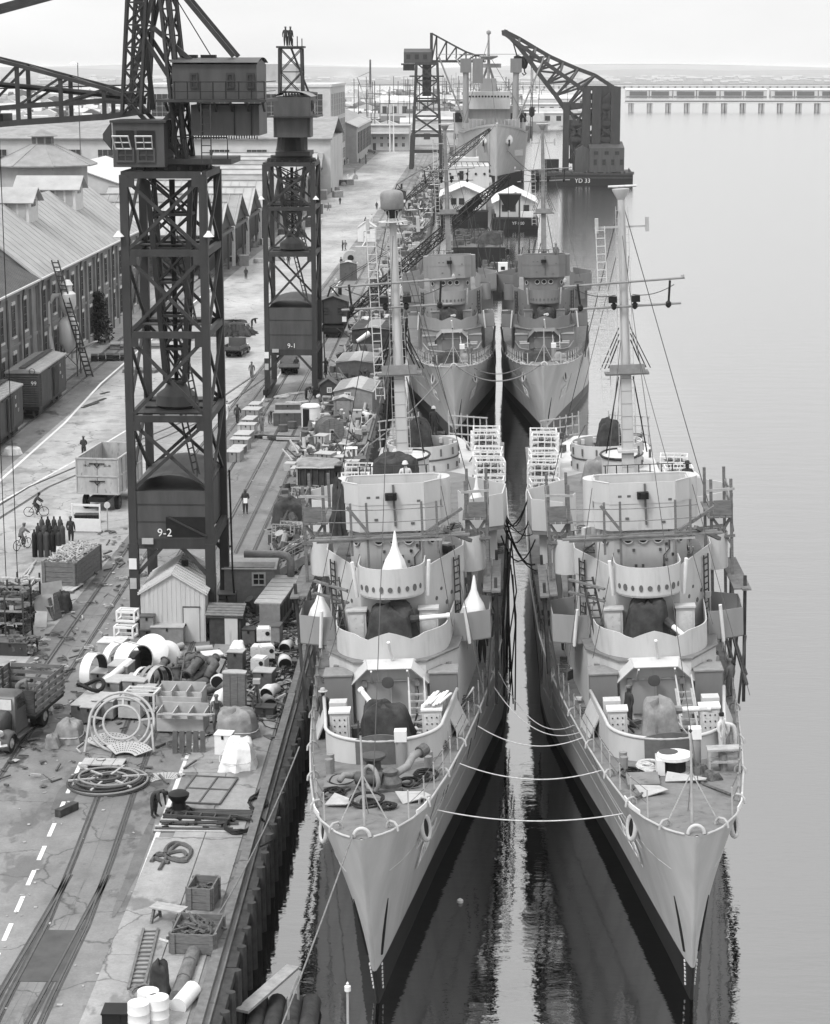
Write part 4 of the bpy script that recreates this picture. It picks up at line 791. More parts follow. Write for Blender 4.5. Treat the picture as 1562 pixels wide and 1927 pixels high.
def escort(key,label,X,Y,rz,lst,hullm,supm,tubm,num,near=True,radome=False,tarps=True):
    r=thing('escort_ship',label,'ship',(X,Y,0)); r.rotation_euler=(0,R(lst),R(rz)); r['group']='escort ships moored in pairs'
    SHIPS[key]=Matrix.Translation((X,Y,0))@Matrix.Rotation(R(rz),4,'Z')@Matrix.Rotation(R(lst),4,'Y')
    def P(name,mb,m,smooth=False,par=None): return obj(name,mb,m,par or r,smooth=smooth)
    def side(z0f,z1f,n):
        mb=MB()
        for sd in(1,-1):
            rings=[]
            for s in SST:
                ring=[]
                for k in range(n+1):
                    z=z0f(s)+(z1f(s)-z0f(s))*k/n; ring.append((sd*hhalf(s,z),hull_y(s,z),z))
                rings.append(ring)
            mb.loft(rings,False,False)
        # stem bar closes the two sides
        z=[z0f(0)+(z1f(0)-z0f(0))*k/n for k in range(n+1)]
        mb.loft([[(-hhalf(0,q),hull_y(0,q),q) for q in z],[(0,hull_y(0,q)-.06,q) for q in z],[(hhalf(0,q),hull_y(0,q),q) for q in z]],False,False)
        z=[z0f(93)+(z1f(93)-z0f(93))*k/n for k in range(n+1)]
        mb.loft([[(-hhalf(93,q),hull_y(93,q),q) for q in z],[(hhalf(93,q),hull_y(93,q),q) for q in z]],False,False)
        return mb
    hu=P('hull',side(zboot,lambda s:zdk(s),14),hullm,'all'); P('boot_topping',side(lambda s:-1.,zboot,4),'boot_black','all')
    dk=MB(); xs=[(lerp_tab(BD,s)-.03,s) for s in SST]
    dk.loft([[(-x,s,zdk(s)-.03),(-x*.5,s,zdk(s)+.03),(0,s,zdk(s)+.05),(x*.5,s,zdk(s)+.03),(x,s,zdk(s)-.03)] for x,s in xs],False,False); P('deck',dk,'deck_grey',True)
    for sd in(1,-1):
        P('gunwale_bar',MB().tube([(sd*lerp_tab(BD,s),s,zdk(s)+.02) for s in SST[1:]],.04,6),hullm,True)
        # hawse pipe, with its lip and a rust streak below
        for f,rr in((5.2,.36),):
            p,n,t=hull_pt(sd,f,5.75,.1); n=(n+Vector((sd*.25,-.45,.5))).normalized(); o=obj('hawse_pipe',MB().tube([(.27*math.cos(2*PI*i/16),.44*math.sin(2*PI*i/16),.03) for i in range(16)],.1,7,True),hullm if not near else 'ship_pale',hu,p,smooth='all')
            q=n.to_track_quat('Z','Y'); o.rotation_euler=q.to_euler(); obj('hawse_hole',MB().prism([(.23*math.cos(2*PI*i/16),.39*math.sin(2*PI*i/16)) for i in range(16)],-.05,.06),'steel_black',o)
        # scrape marks beside the stem and draught figures
        pts=[hull_pt(sd,1.35-.12*k,4.3-.46*k,.012) for k in range(6)]
        if near or sd>0: obj('scrape_mark',MB().tube([p[0] for p in pts],[.02,.05,.06,.07,.07,.06],5),'steel_black',hu)
        for k in range(7):
            p,n,t=hull_pt(sd,.8,1.5-.19*k,.01); obj('draught_figure',MB().box((0,0,0),(.07,.1,.07)),'white_paint',hu,p)
        for (s0,s1,z) in((5.5,30,4.6),(7,34,3.0),(1.2,16,5.6)):
            pl=[hull_pt(sd,s0+(s1-s0)*k/14,z*(1-.016*k),.004)[0] for k in range(15)]; obj('plate_seam',MB().tube(pl,.014,4),hullm,hu)
        for ch_i,ch in enumerate(num):
            p,n,t=hull_pt(sd,6.9+ch_i*.86 if sd>0 else 6.9+(len(num)-1-ch_i)*.86,3.75,.09); u=Vector((0,0,1)); u=(u-n*u.dot(n)).normalized(); x=u.cross(n)
            text(ch,1.35,hu,p,Matrix((x,u,n)).transposed().to_euler(),'white_paint',ex=.012,off=.03)
        # chocks and rail
        for yy in(1.3,4.6,9,14,20,27) if near else (1.5,4.2,7.8,11.5,15,19,23):
            b=lerp_tab(BD,yy); z=zdk(yy); P('chock',MB().tube([(sd*(b-.1+.2*u),yy-.17*u,z-.02+.3*w_) for u,w_ in((-1,0),(-.9,.55),(-.4,.95),(.4,.95),(.9,.55),(1,0))],.045,7),'light_grey',True)
        yy=2.6; pts=[]
        while yy<(62 if near else 40):
            b=lerp_tab(BD,yy)-.12; z=zdk(yy); pts.append((sd*b,yy,z)); P('stanchion',MB().bar((sd*b,yy,z),(sd*b,yy,z+1.05),.05 if near else .09),'light_grey' if yy<34 else 'steel_mid'); yy+=2.1
        for h_ in(.55,1.02): P('rail_wire',MB().tube([(a,b_,c_+h_) for a,b_,c_ in pts],.014 if near else .03,4),'steel_mid')
        P('bulwark_strip',MB().ribbon([(sd*(lerp_tab(BD,s)-.0),s) for s in(3.1,3.6,4.1,4.7,5.3)],[zdk(s) for s in(3.1,3.6,4.1,4.7,5.3)],[zdk(s)+.18 for s in(3.1,3.6,4.1,4.7,5.3)],.05),'white_paint')
        P('bitts',MB().cyl((sd*(lerp_tab(BD,9.5)-.75),9.3,zdk(9.5)),(sd*(lerp_tab(BD,9.5)-.75),9.3,zdk(9.5)+.7),.14,.16,9).cyl((sd*(lerp_tab(BD,9.5)-.75),9.9,zdk(9.5)),(sd*(lerp_tab(BD,9.5)-.75),9.9,zdk(9.5)+.7),.14,.16,9),'grey_paint',True)
        rn=random.Random(len(key)*7+sd)
        for k in range(9):      # scupper streaks and scuffs down the plating
            s0=rn.uniform(3,44); z1_=zdk(s0)-rn.uniform(.1,1.6); l=rn.uniform(.5,2.2); obj('scupper_streak',MB().tube([hull_pt(sd,s0,max(1.2,z1_-l*q/4),.0)[0] for q in range(5)],[.03,.05,.045,.03,.01],4),'ship_mid' if k%3 else 'primer',hu)
    # bullnose, jackstaff
    P('bullnose',MB().tube([(.27*math.cos(R(a)),.25,7.5+.3*max(0,math.sin(R(a)))) for a in range(0,181,20)],.065,8),'ship_pale',True)
    P('bow_plate',MB().quad((-.16,.06,7.42),(0,.3,6.95),(.16,.06,7.42),(0,-.02,7.5),.03),'white_paint')
    js=P('jackstaff',MB().cyl((0,1.7,7.3),(0,1.7,10.6),.06,.035,7),'light_grey'); obj('truck',MB().lathe([(.02,0),(.07,.06),(.02,.13)],8),'steel_black',js,(0,1.7,10.6))
    for sx in(-1,1): obj('stay',MB().bar((0,1.7,9.2),(sx*.9,1.1+.4,7.4),.035),'light_grey',js)
    obj('stay',MB().bar((0,1.7,9.2),(0,3.4,7.2),.035),'light_grey',js)
    # forward tub with its lip and unpainted middle panel
    z0=6.1; z1=7.45
    path=[(2.75,17.6),(2.4,14.2)]+[(x,y) for x,y in arc(0,13.1,2.3,0,-180,20)]+[(-2.4,14.2),(-2.75,17.6)]
    tb=P('gun_tub',MB().ribbon(path,z0-.1,z1,.06),supm if near else tubm,True); obj('tub_lip',MB().tube([(x*1.01,y-.02,z1) for x,y in path],.075,6),supm if near else tubm,tb,smooth='all')
    mid=[(x*1.015,13.1-(13.1-y)*1.015) for x,y in arc(0,13.1,2.3,-65,-115,8)]
    obj('unpainted_panel',MB().ribbon(mid,z0-.1,[z1+.04+.24*math.sin(PI*i/8) for i in range(9)],.07),'primer',tb)
    for sd in(1,-1): obj('breakwater_foot',MB().quad((sd*2.5,15.2,z0+.9),(sd*2.95,15.6,z0-.2),(sd*3.2,18.2,z0-.3),(sd*2.75,17.6,z0+1),.05),supm if near else tubm,tb)
    P('capstan',MB().lathe([(.55,0),(.5,.15),(.3,.3),(.28,.6),(.48,.75),(.48,.85),(.1,.95)],14,(-.2,9.3,6.55)),'steel_mid',True)
    P('vent_pipe',MB().cyl((.85,9.7,6.5),(.85,9.7,7.9),.22,None,12),'ship_mid',True); P('vent_cap',MB().box((.85,9.7,8.02),(.46,.46,.42)),'white_paint')
    for sd in(-1,1): P('chain_stopper',MB().tube([(sd*.6,8.8,6.7),(sd*.9,7,6.9),(sd*1.7,5.2,7.1)],.06,5),'rust')
    P('hatch',MB().box((-1.3 if near else 1.2,7.6,6.85),(1.2,1.4,.3)),'deck_grey')
    # deckhouse, with hood over the front, doors and lockers
    L1=[(1.5,18.3),(2.75,20.4),(3.0,24),(3.35,30),(3.35,58),(2.6,60)]
    h1=P('deckhouse',MB().prism(ssym(L1),3.8,8.45),supm); obj('deckhouse_deck',MB().prism(ssym([(x*1.03,y-.08) for x,y in L1]),8.45,8.53),'deck_grey',h1)
    hood=MB().quad((-1.0,18.3,8.62),(1.0,18.3,8.62),(.9,17.7,8.35),(-.9,17.7,8.35),-.05)
    for sd in(1,-1): hood.quad((sd*1.0,18.3,8.62),(sd*.9,17.7,8.35),(sd*1.6,18.0,7.6),(sd*1.8,18.7,7.85),.05)
    obj('hood',hood,supm,h1)
    for sd in(1,-1): obj('hood_bracket',MB().bar((sd*.8,18.25,7.6),(sd*.75,17.4,8.35),.08),supm,h1)
    obj('splinter_panel',MB().box((.0,18.22,6.95),(2.0,.08,1.5)),'ship_mid' if near else 'ship_dark',h1)
    obj('panel_seam',MB().box((.0,18.17,6.95),(.05,.03,1.5)),'light_grey',h1); obj('panel_rail',MB().box((0,18.16,7.72),(2.04,.05,.07)),'light_grey',h1)
    for sd in(1,-1):
        n=Vector((sd*2.1,-1.25,0)).normalized(); p=Vector((sd*2.15,19.3,6.9))+n*.03; ang=math.atan2(n.y,n.x)
        d=obj('door',MB().prism([(.38*math.cos(2*PI*i/18),(.55 if math.sin(2*PI*i/18)>0 else -.55)+.38*math.sin(2*PI*i/18)) for i in range(18)],0,.05),'ship_mid',h1,p); d.rotation_euler=(PI/2,0,ang+PI/2)
        obj('door_coaming',MB().tube([(.42*math.cos(2*PI*i/18),(.55 if math.sin(2*PI*i/18)>0 else -.55)+.42*math.sin(2*PI*i/18),.05) for i in range(18)],.05,5,True),supm,d); obj('hinge',MB().box((.3,.3,.08),(.2,.08,.06)).box((.3,-.3,.08),(.2,.08,.06)),'steel_black',d)
        for k in range(3 if near else 0): porthole(h1,(sd*(3.05+.05*k),25+4*k,7.3),(sd,-.1,0),.16)
        P('locker',MB().box((sd*2.2,18.6,6.95),(1.15,1.2,2.1)),'ship_dark'); P('locker_top',MB().box((sd*2.2,18.6,8.03),(1.25,1.3,.06)),'grey_paint')
        lk=P('ready_locker',MB().box((sd*1.85,14.4,6.95),(.78,.62,1.3)),'ship_pale' if near else 'ship_mid'); obj('locker_lid',MB().box((sd*1.85,14.38,7.64),(.86,.72,.08)),'white_paint' if near else 'ship_mid',lk); obj('door_panel',MB().box((sd*1.85,14.07,6.92),(.62,.03,1.05)),'dirty_white' if near else 'ship_dark',lk)
        for bx_ in(-1,0,1):
            for bz_ in range(4): obj('bolt',MB().box((sd*1.85+bx_*.2,14.04,6.55+bz_*.26),(.05,.03,.05)),'steel_black',lk) if near else None
        P('ready_locker',MB().box((sd*2.0,15.5,7.0),(.7,.62,1.4)),'ship_pale' if near else 'ship_mid')
    lad=P('deck_ladder',ladder(ladder(MB(),(1.2,16.0,6.1),(1.1,17.6,7.4),.65,6,.045),(1.2,16.0,6.7),(1.1,17.6,8.0),.65,0,.03),'light_grey')
    if near: P('loudspeaker',MB().lathe([(.24,0),(.26,.02),(.25,.03),(.2,.02),(.07,.14),(.09,.22),(.01,.25)],16),'steel_mid',True).matrix_basis=Matrix.Translation((-.1,17.75,7.75))@Matrix.Rotation(PI/2,4,'X')@Matrix.Rotation(PI,4,'X')
    # upper gun tub with dip in its rim
    path=[(2.6,24.2),(2.5,22.4),(2.4,20.8)]+arc(0,20.7,2.38,0,-180,24)+[(-2.4,20.8),(-2.5,22.4),(-2.6,24.2)]; n=len(path)
    zz=[9.62-.22*math.exp(-((i-(n-1)/2-3.2)/1.2)**2)-.22*math.exp(-((i-(n-1)/2+3.2)/1.2)**2)+.12*math.exp(-((i-(n-1)/2)/1.0)**2) for i in range(n)]
    t2=P('upper_gun_tub',MB().ribbon(path,8.5,zz,.05),supm if near else tubm,True); obj('tub_floor',MB().prism(arc(0,20.7,2.34,0,-180,20)+[(-2.4,22.5),(2.4,22.5)],8.4,8.56),'deck_grey',t2)
    P('staff_pipe',MB().cyl((.1,18.2,8.6),(.0,17.7,9.5),.07,None,7),'white_paint')
    for sd in(1,-1):
        # side sponson (dark plate tub) on posts
        pth=[(sd*2.6,22.0),(sd*3.1,22.0),(sd*4.15,22.5),(sd*4.2,24.9),(sd*3.1,25.5)]
        s_=P('sponson_tub',MB().ribbon(pth,8.3,9.55,.05),'ship_mid' if near else tubm); obj('sponson_floor',MB().prism(pth,8.25,8.32),'deck_grey',s_)
        for yy in(22.4,25.0): obj('sponson_post',MB().bar((sd*4.25,yy,8.3),(sd*3.9,yy,5.2),.1),'steel_mid',s_)
        obj('boat_pole',MB().cyl((sd*3.25,21.95,8.2),(sd*3.1,21.7,9.9),.075,None,8),'white_paint',s_)
        lk=P('ready_locker',MB().box((sd*1.55,21.5,9.25),(.8,.5,1.4)),'ship_pale' if near else 'ship_mid'); obj('locker_lid',MB().box((sd*1.55,21.45,9.99),(.9,.62,.08)),supm,lk); obj('door_panel',MB().box((sd*1.55,21.23,9.25),(.6,.03,1.1)),'dirty_white' if near else 'ship_dark',lk)
    # second deckhouse with splayed front, signal bulwarks and half-round gun tub
    L2=[(1.4,22.0),(3.0,24.8),(3.0,30),(2.7,30.5),(2.7,47),(1.8,48)]
    h2=P('upper_deckhouse',MB().prism(ssym(L2),8.5,10.85),supm); obj('bridge_deck',MB().prism(ssym([(x-.03,y+.04) for x,y in L2]),10.85,10.92),'deck_grey',h2)
    for sd in(1,-1):
        obj('signal_bulwark',MB().ribbon([(sd*1.35,21.98),(sd*3.02,24.8),(sd*3.05,26.0)],10.8,[11.6,11.95,12.05],.05),supm,h2)
        wt=P('wing_tub',MB().ribbon([(sd*3.0,25.7)]+[(sd*(3.25+.7*math.cos(R(a))),26.5+.8*math.sin(R(a))) for a in range(-110,110,16)]+[(sd*3.0,27.4)],10.5,12.1,.05),supm,True); obj('wing_floor',MB().prism([(sd*3.1,25.8)]+[(sd*(3.25+.68*math.cos(R(a))),26.5+.78*math.sin(R(a))) for a in range(-100,101,20)]+[(sd*3.1,27.3)],10.6,10.68),'deck_grey',wt)
        d=Vector((sd*1.6,2.8,0)).normalized(); base=Vector((sd*1.4,22.0,0))+d*2.5; nrm=Vector((sd*2.8,-1.6,0)).normalized()
        lad=ladder(MB(),base+nrm*.12+Vector((0,0,8.7)),base+nrm*.12+Vector((0,0,11.6)),.45,10,.03,d); obj('wall_ladder',lad,'steel_dark' if near else 'steel_black',h2)
        for k in range(5):
            q=base+d*(-2.0+.42*k)+nrm*.012+Vector((0,0,9.7+.35*((k*7)%3))); obj('primer_patch',MB().cyl((0,0,-.01),(0,0,.012),.11-.015*(k%3),None,8),'primer',h2,q).rotation_euler=nrm.to_track_quat('Z','Y').to_euler()
        obj('flag_pipe',MB().cyl((sd*1.52,21.6,10.5),(sd*1.65,21.4,12.1),.08,None,8),'white_paint' if near else 'light_grey',h2)
    ft=P('bridge_front_tub',MB().ribbon([(1.42,23.2)]+arc(0,21.85,1.42,0,-180,18)+[(-1.42,23.2)],10.7,11.95,.05),supm,True); obj('tub_floor',MB().prism([(1.4,22.5)]+arc(0,21.85,1.4,0,-180,16)+[(-1.4,22.5)],10.62,10.72),supm,ft)
    for k in range(9):
        a=R(-30-15*k); p=(1.46*math.cos(a),21.85+1.46*math.sin(a),11.05); o=obj('primer_patch',MB().prism([((.07+.02*((k*5)%3))*math.cos(2*PI*i/9),(.12+.04*(k%2))*math.sin(2*PI*i/9)) for i in range(9)],-.01,.012),'primer',ft,p); o.rotation_euler=Vector((math.cos(a),math.sin(a),0)).to_track_quat('Z','Y').to_euler()
    # pilot house with ports
    L3=[(1.3,24.3),(2.0,25.1),(2.0,31),(1.8,31.5)]
    h3=P('pilot_house',MB().prism(ssym(L3),10.9,12.85),supm)
    for xx in(-.66,0,.66): porthole(h3,(xx,24.28,12.4),(0,-1,.0),.2); obj('port_brow',MB().tube([(xx+.3*math.cos(R(a)),24.22,12.43+.3*math.sin(R(a))) for a in range(15,170,25)],.035,5),supm,h3)
    for sd in(1,-1): porthole(h3,(sd*1.66,24.7,12.3),(sd*.78,-.62,0),.19)
    if near:
        rn=random.Random(sum(map(ord,key)))
        for k in range(16): 
            xx=rn.uniform(-1.1,1.1) if rn.random()<.4 else .75+.28*(k%3); obj('fitting',MB().box((xx,24.27,11.15+.24*(k%6)),(.11,.07,.13)),'primer',h3)
        obj('conduit',MB().tube([(1.15,24.25,13),(1.15,24.25,11.9),(.9,24.25,11.6),(.9,24.25,11.0)],.025,4),'steel_mid',h3)
    L4=[(1.45,23.9),(2.1,24.6),(2.1,25.7),(1.8,25.9)]
    h4=P('open_bridge',MB().prism(ssym(L4),12.85,14.1),supm); obj('bridge_screen',MB().ribbon(ssym(L4)+[L4[0]],14.05,15.0,.05),supm,h4); obj('bridge_sole',MB().prism(ssym([(x-.04,y+.02) for x,y in L4]),14.1,14.15),'deck_grey',h4)
    obj('screen_flange',MB().tube([(x,y,15.01) for x,y in ssym(L4)],.045,5),supm,h4)
    for sd in(1,-1):
        obj('side_bay',MB().prism([(sd*2.0,24.9)]+[(sd*(2.05+.5*math.cos(R(a))),25.6+.7*math.sin(R(a))) for a in range(-85,90,17)]+[(sd*2.0,26.4)],12.85,14.95),supm,h4,smooth=True)
    for k in range(7): obj('rail_post',MB().bar((-1.5+.5*k,26.0,14.2),(-1.5+.5*k,26.0,15.4),.05),'steel_dark',h4)
    for z_ in(15.0,15.4): obj('rail_wire',MB().bar((-1.6,26.0,z_),(1.6,26.0,z_),.035),'steel_dark',h4)
    obj('windscreen',MB().box((0,26.05,14.7),(3.1,.05,.5)),'glass_dark' if near else 'ship_dark',h4); obj('chart_table',MB().box((-.3,27.6,13.3),(2.2,.8,1.0)),'ship_mid',h4); obj('awning_rail',MB().tube([(-1.9,26.6,14.6),(-.7,26.6,14.6),(.3,26.6,14.6)],.06,5),'white_paint',h4)
    obj('front_conduit',MB().bar((.1,23.86,14.95),(.14,23.86,13.1),.09),'primer',h4); obj('signal_lamp',MB().box((0,23.7,14.45),(.5,.3,.3)).box((0,23.5,14.45),(.2,.2,.24)),'steel_black',h4)
    for k,(xx,z_) in enumerate(((-1.0,14.4),(-.6,14.4),(1.2,14.2),(-.7,13.4),(.9,13.2))): obj('primer_patch',MB().box((xx,23.88,z_),(.16,.03,.1)),'primer',h4)
    # mast, yards, platform, ladders
    mz=26.4 if radome else 27.2; my=34.2
    m=P('mast',MB().loft([[(a*.3,my+b*.3,12.5) for a,b in((-1,-1),(1,-1),(1,1),(-1,1))],[(a*.25,my+b*.25,18.5) for a,b in((-1,-1),(1,-1),(1,1),(-1,1))]]),'ship_grey' if near else 'grey_paint')
    obj('topmast',MB().cyl((0,my,18.5),(0,my+.25,mz),.23,.16,12),'ship_grey' if near else 'grey_paint',m,smooth=True)
    obj('mast_house',MB().box((0,my,11.7),(1.1,1.2,1.9)),supm,m); obj('mast_collar',MB().box((0,my,14.6),(.95,.95,.12)),supm,m)
    for k in range(9): obj('plate_joint',MB().box((0,my-.3+.006*k,13.2+.62*k),(.6-.011*k,.02,.03)),'ship_mid',m)
    obj('yard',MB().cyl((-2.9,my-.3,22.7),(2.9,my-.3,22.9),.055,.055,7),'grey_paint',m); obj('yard',MB().cyl((-2.6,my-.35,21.6),(2.7,my-.35,21.7),.06,.06,7),'grey_paint',m)
    for sd in(1,-1):
        obj('yard_lift',MB().bar((sd*2.2,my-.3,22.8),(sd*2.1,my-.35,21.65),.1),'steel_black',m); obj('insulator',MB().lathe([(.05,0),(.14,.1),(.14,.25),(.05,.35)],8),'steel_black',m,(sd*2.1,my-.35,21.5)); obj('insulator',MB().lathe([(.05,0),(.14,.1),(.14,.25),(.05,.35)],8),'steel_black',m,(sd*.5,my-.35,21.5))
        obj('yard_lamp',MB().lathe([(.03,0),(.08,.08),(.08,.2),(.02,.28)],8),'light_grey',m,(sd*2.8,my-.3,22.85)); obj('jumper',MB().tube(sag((sd*.4,my-.3,22.2),(sd*2.4,my-.3,22.6),.2,6),.02,4),'steel_mid',m)
        for k in range(3): obj('shroud',MB().bar((sd*.27,my,20.6-.3*k),(sd*(1.2-.2*k),my+.2*k,18.6),.045),'steel_black',m)
        obj('shroud',MB().bar((sd*.35,my,18.2),(sd*1.0,my+1,14.3),.06),'steel_black',m); obj('stay',MB().bar((sd*.15,my,26.2),(sd*3.6,my+5 if sd<0 else my-4,12.2),.028),'steel_mid',m)
        obj('step_rungs',ladder(MB(),(sd*.35,my-.3,14.8),(sd*.22,my-.1,26.4),.14,30,.012),'light_grey',m)
        obj('side_lamp',MB().box((sd*.55,my-.35,22.0),(.4,.3,.3)),'steel_black',m)
    obj('mast_platform',MB().box((.05,my,18.4),(2.1,1.1,.1)),'timber',m); obj('platform_screen',MB().box((.05,my-.55,18.65),(1.7,.05,.45)),'grey_paint',m); obj('signal_ladder',ladder(MB(),(-.95,my-.2,17.2),(-1.05,my-.2,25.5),.42,22,.02),'dirty_white',m)
    obj('crosstree',MB().bar((-1.3,my+.2,25.4),(1.3,my+.2,25.4),.09),'light_grey',m)
    for sd in(1,-1): obj('aerial_panel',MB().box((sd*1.2,my+.1,25.5),(.16,.3,.7)),'light_grey',m)
    if radome:
        obj('radome',MB().lathe([(.5,-.05),(.55,0),(.56,.55),(.54,.7),(.46,.8),(.25,.86),(.01,.88)],24,(0,my+.25,mz-.1)),'grey_paint',m,smooth='all'); obj('radome_base',MB().lathe([(.18,0),(.34,.3),(.45,.45)],16,(0,my+.25,mz-.58)),'steel_black',m); obj('radar_ring',MB().lathe([(.7,0),(.7,.04)],20,(0,my+.25,mz-.75)),'dirty_white',m)
    else:
        obj('mast_cap',MB().lathe([(.18,0),(.4,.4),(.42,.5)],12,(0,my+.25,mz-.5)),'ship_grey' if near else 'grey_paint',m,smooth=True); obj('mast_top_rail',MB().tube([(-.6,my+.25,mz+.12),(.75,my+.25,mz+.12)],.06,5),'dirty_white',m)
    # funnel, amidships tubs and sponsons
    fn=P('funnel',MB().loft([[((.95-.0*z)*math.cos(2*PI*i/20),41+1.5*math.sin(2*PI*i/20)+z*.1,9+z) for i in range(20)] for z in(0,2,3.6,4.1)]+[[(.85*math.cos(2*PI*i/20),41.4+1.4*math.sin(2*PI*i/20),13.0) for i in range(20)]]),supm,True); obj('funnel_cap',MB().tube([(1.0*math.cos(2*PI*i/20),41.4+1.55*math.sin(2*PI*i/20),13.1) for i in range(20)],.07,5,True),'steel_black',fn)
    P('funnel_base',MB().box((0,41.3,9.6),(3.6,5.4,2.2)),supm)
    for sd in(1,-1):
        pth=[(sd*2.6,34.6),(sd*3.2,34.3),(sd*4.75,35.0),(sd*4.9,37.4),(sd*3.0,38.2)]
        s_=P('midship_sponson',MB().ribbon(pth,10.6,[12.5,12.1,12.2,12.2,12.5],.06),supm); obj('sponson_floor',MB().prism(pth,10.4,10.6),'deck_grey',s_); obj('sponson_trunk',MB().prism([(sd*2.6,35),(sd*4.4,35.5),(sd*4.4,37),(sd*2.6,38)],8.5,10.45),supm,s_)
    tp=P('midship_tub',MB().ribbon(arc(0,55,2.05,0,360,28)[:-1],9.9,11.45,.06,True),supm,True); obj('tub_pedestal',MB().cyl((0,55,8.4),(0,55,10.2),1.9,None,24),supm,tp,smooth=True); obj('tub_floor',MB().cyl((0,55,10.15),(0,55,10.3),2.0,None,24),'deck_grey',tp)
    obj('tub_band',MB().tube([(2.1*math.cos(2*PI*i/28),55+2.1*math.sin(2*PI*i/28),10.65) for i in range(28)],.05,5,True),'steel_mid',tp)
    for k in range(28):
        a=2*PI*(k+.5)/28; obj('clip',MB().box((0,0,0),(.05,.09,.42 if k%2 else .3)),'primer',tp,(2.12*math.cos(a),55+2.12*math.sin(a),11.05 if k%2 else 10.2),a)
        if k%2==0 and near: obj('ready_round',MB().box((1.9*math.cos(a),55+1.9*math.sin(a),11.2),(.2,.2,.3)),'dirty_white',tp)
    P('midship_house',MB().prism(ssym([(2.8,46),(2.9,50),(2.9,62),(1.5,66)]),8.3,9.9 if near else 9.4),supm); P('after_house',MB().prism(ssym([(2.6,62),(2.6,76),(1.8,78)]),3.8,7.2),supm)
    P('after_tub',MB().ribbon(arc(0,70,2.3,0,360,24)[:-1],7.1,8.6,.06,True),supm,True)
    if near:
        rk=P('staging_rack',MB().box((0,72,8.0),(7.6,.1,.1)),'grey_paint')
        for sx in(-1,1):
            for i in range(7):
                xx=sx*(1.0+.42*i); obj('rack_post',MB().box((xx,72-.25*i,8.8),(.08,.08,3.4-.12*i)),'light_grey',rk)
            for z_ in(8.4,9.0,9.6,10.2): obj('rack_rail',MB().bar((sx*1.0,72,z_),(sx*3.6,70.4,z_),.08),'light_grey',rk)
        for sd in(1,-1):
            for k,(x,y,z) in enumerate(((2.2,24.1,9.4),(2.75,23.6,9.9),(1.2,22.0,9.7),(2.4,19.7,7.9),(1.1,18.25,7.6),(3.02,27,9.8),(2.05,25,13.9))): obj('junction_box',MB().box((sd*x,y-.05,z),(.22,.16,.28)),'grey_paint',r); obj('cable_run',MB().tube([(sd*x,y-.06,z-.1),(sd*x+.05,y-.07,z-.6),(sd*x-.05,y-.08,z-1.0)],.022,4),'steel_mid',r)
        rn=random.Random(ord(key[0])); mb=MB(); mq=MB()
        for k in range(150):
            a=k%4; sd=rn.choice((1,-1))
            if a==0: y=rn.uniform(19,60); x=sd*(lerp_tab(BD,y)-rn.uniform(.45,1.1)); z=zdk(y)
            elif a==1: y=rn.uniform(38,66); x=rn.uniform(-2.7,2.7); z=8.5 if y<46 else 9.95
            elif a==2: y=rn.uniform(27,33); x=rn.uniform(-2.5,2.5); z=10.95 if abs(x)>2 or y>31 else 12.9
            else: y=rn.uniform(13,17.5); x=rn.uniform(-2.2,2.2); z=zdk(y)+.05
            if rn.random()<.5: (mb if k%3 else mq).box((x,y,z+.2),(rn.uniform(.1,.6),rn.uniform(.1,.6),rn.uniform(.08,.5)),rn.uniform(0,3))
            elif rn.random()<.5: (mb if k%3 else mq).bar((x,y,z+.05),(x+rn.uniform(-.8,.8),y+rn.uniform(-1.5,1.5),z+rn.uniform(.05,.9)),.06)
            else: q=rn.uniform(.2,.4); mb.tube([(x+q*math.cos(i*.7),y+q*math.sin(i*.7)*1.3,z+.05+.01*i) for i in range(20)],.03,4)
        P('deck_litter',mb,'mid_dark')['kind']='stuff'; P('deck_litter',mq,'dirty_white')['kind']='stuff'
        for k,(a,b_) in enumerate((((-1.4,22.5,12.2),(-2.6,18.5,8.6)),((2.2,24,14.8),(3.9,18,6.9)),((-2.2,24,14.8),(-4.0,17,6.9)),((0,34.1,25),(.3,2.2,8.4)),((.2,34.1,21),(2.6,20,9.5)),((-.2,34.1,20),(-2.6,20,9.5)),((.3,34.4,24),(1.5,72,9)),((-.3,34.4,24),(-1.5,72,9)))): P('rigging_wire',MB().tube(sag(a,b_,.12,8),.016,4),'steel_mid')
    # guns: breech mount under canvas is a part of the ship, barrels as the photograph lays them
    return r
def gun(par,x,y,z,barrel,seed,m='canvas_dark',w=2.1,d=2.0,h=1.75,name='gun_mount'):
    g=obj('gun_mount',MB().lathe([(.75,0),(.7,.3),(.4,.5),(.35,.9)],14),'steel_mid',par,(x,y,z)); obj('gun_cover',lump(w,d,h,seed,8,30,9,.74,.12),m,g,smooth=True)
    a,b=barrel; obj('barrel',MB().cyl(a,b,.12,.1,10).cyl(Vector(b)-(Vector(b)-Vector(a)).normalized()*.15,b,.13,.13,10),'white_paint',g,smooth=True); obj('barrel_sleeve',MB().cyl(Vector(a)-(Vector(b)-Vector(a))*.25,Vector(a)+(Vector(b)-Vector(a))*.12,.2,.16,8),m,g,smooth=True)
    return g
SL=escort('L','near left grey escort ship with a dark radome on its mast, beside the quay',-3.25,67.4,-1.0,-2.4,'ship_grey','ship_pale','ship_pale','DE21',True,True)
SR=escort('R','near right grey escort ship out on the open-water side, wing tubs pale',8.05,68.0,-.5,-2.6,'ship_grey','ship_pale','ship_pale','DE29',True,False)
FL=escort('FL','far left escort ship with grey upperworks, moored against the quay',-1.15,182.3,1.0,-2.0,'ship_grey','ship_mid','ship_mid','DE22',False,False)
FR=escort('FR','far right escort ship with dark upperworks beside the open channel',6.6,183.5,-2.0,-1.4,'ship_grey','ship_dark','ship_dark','DE30',False,False)
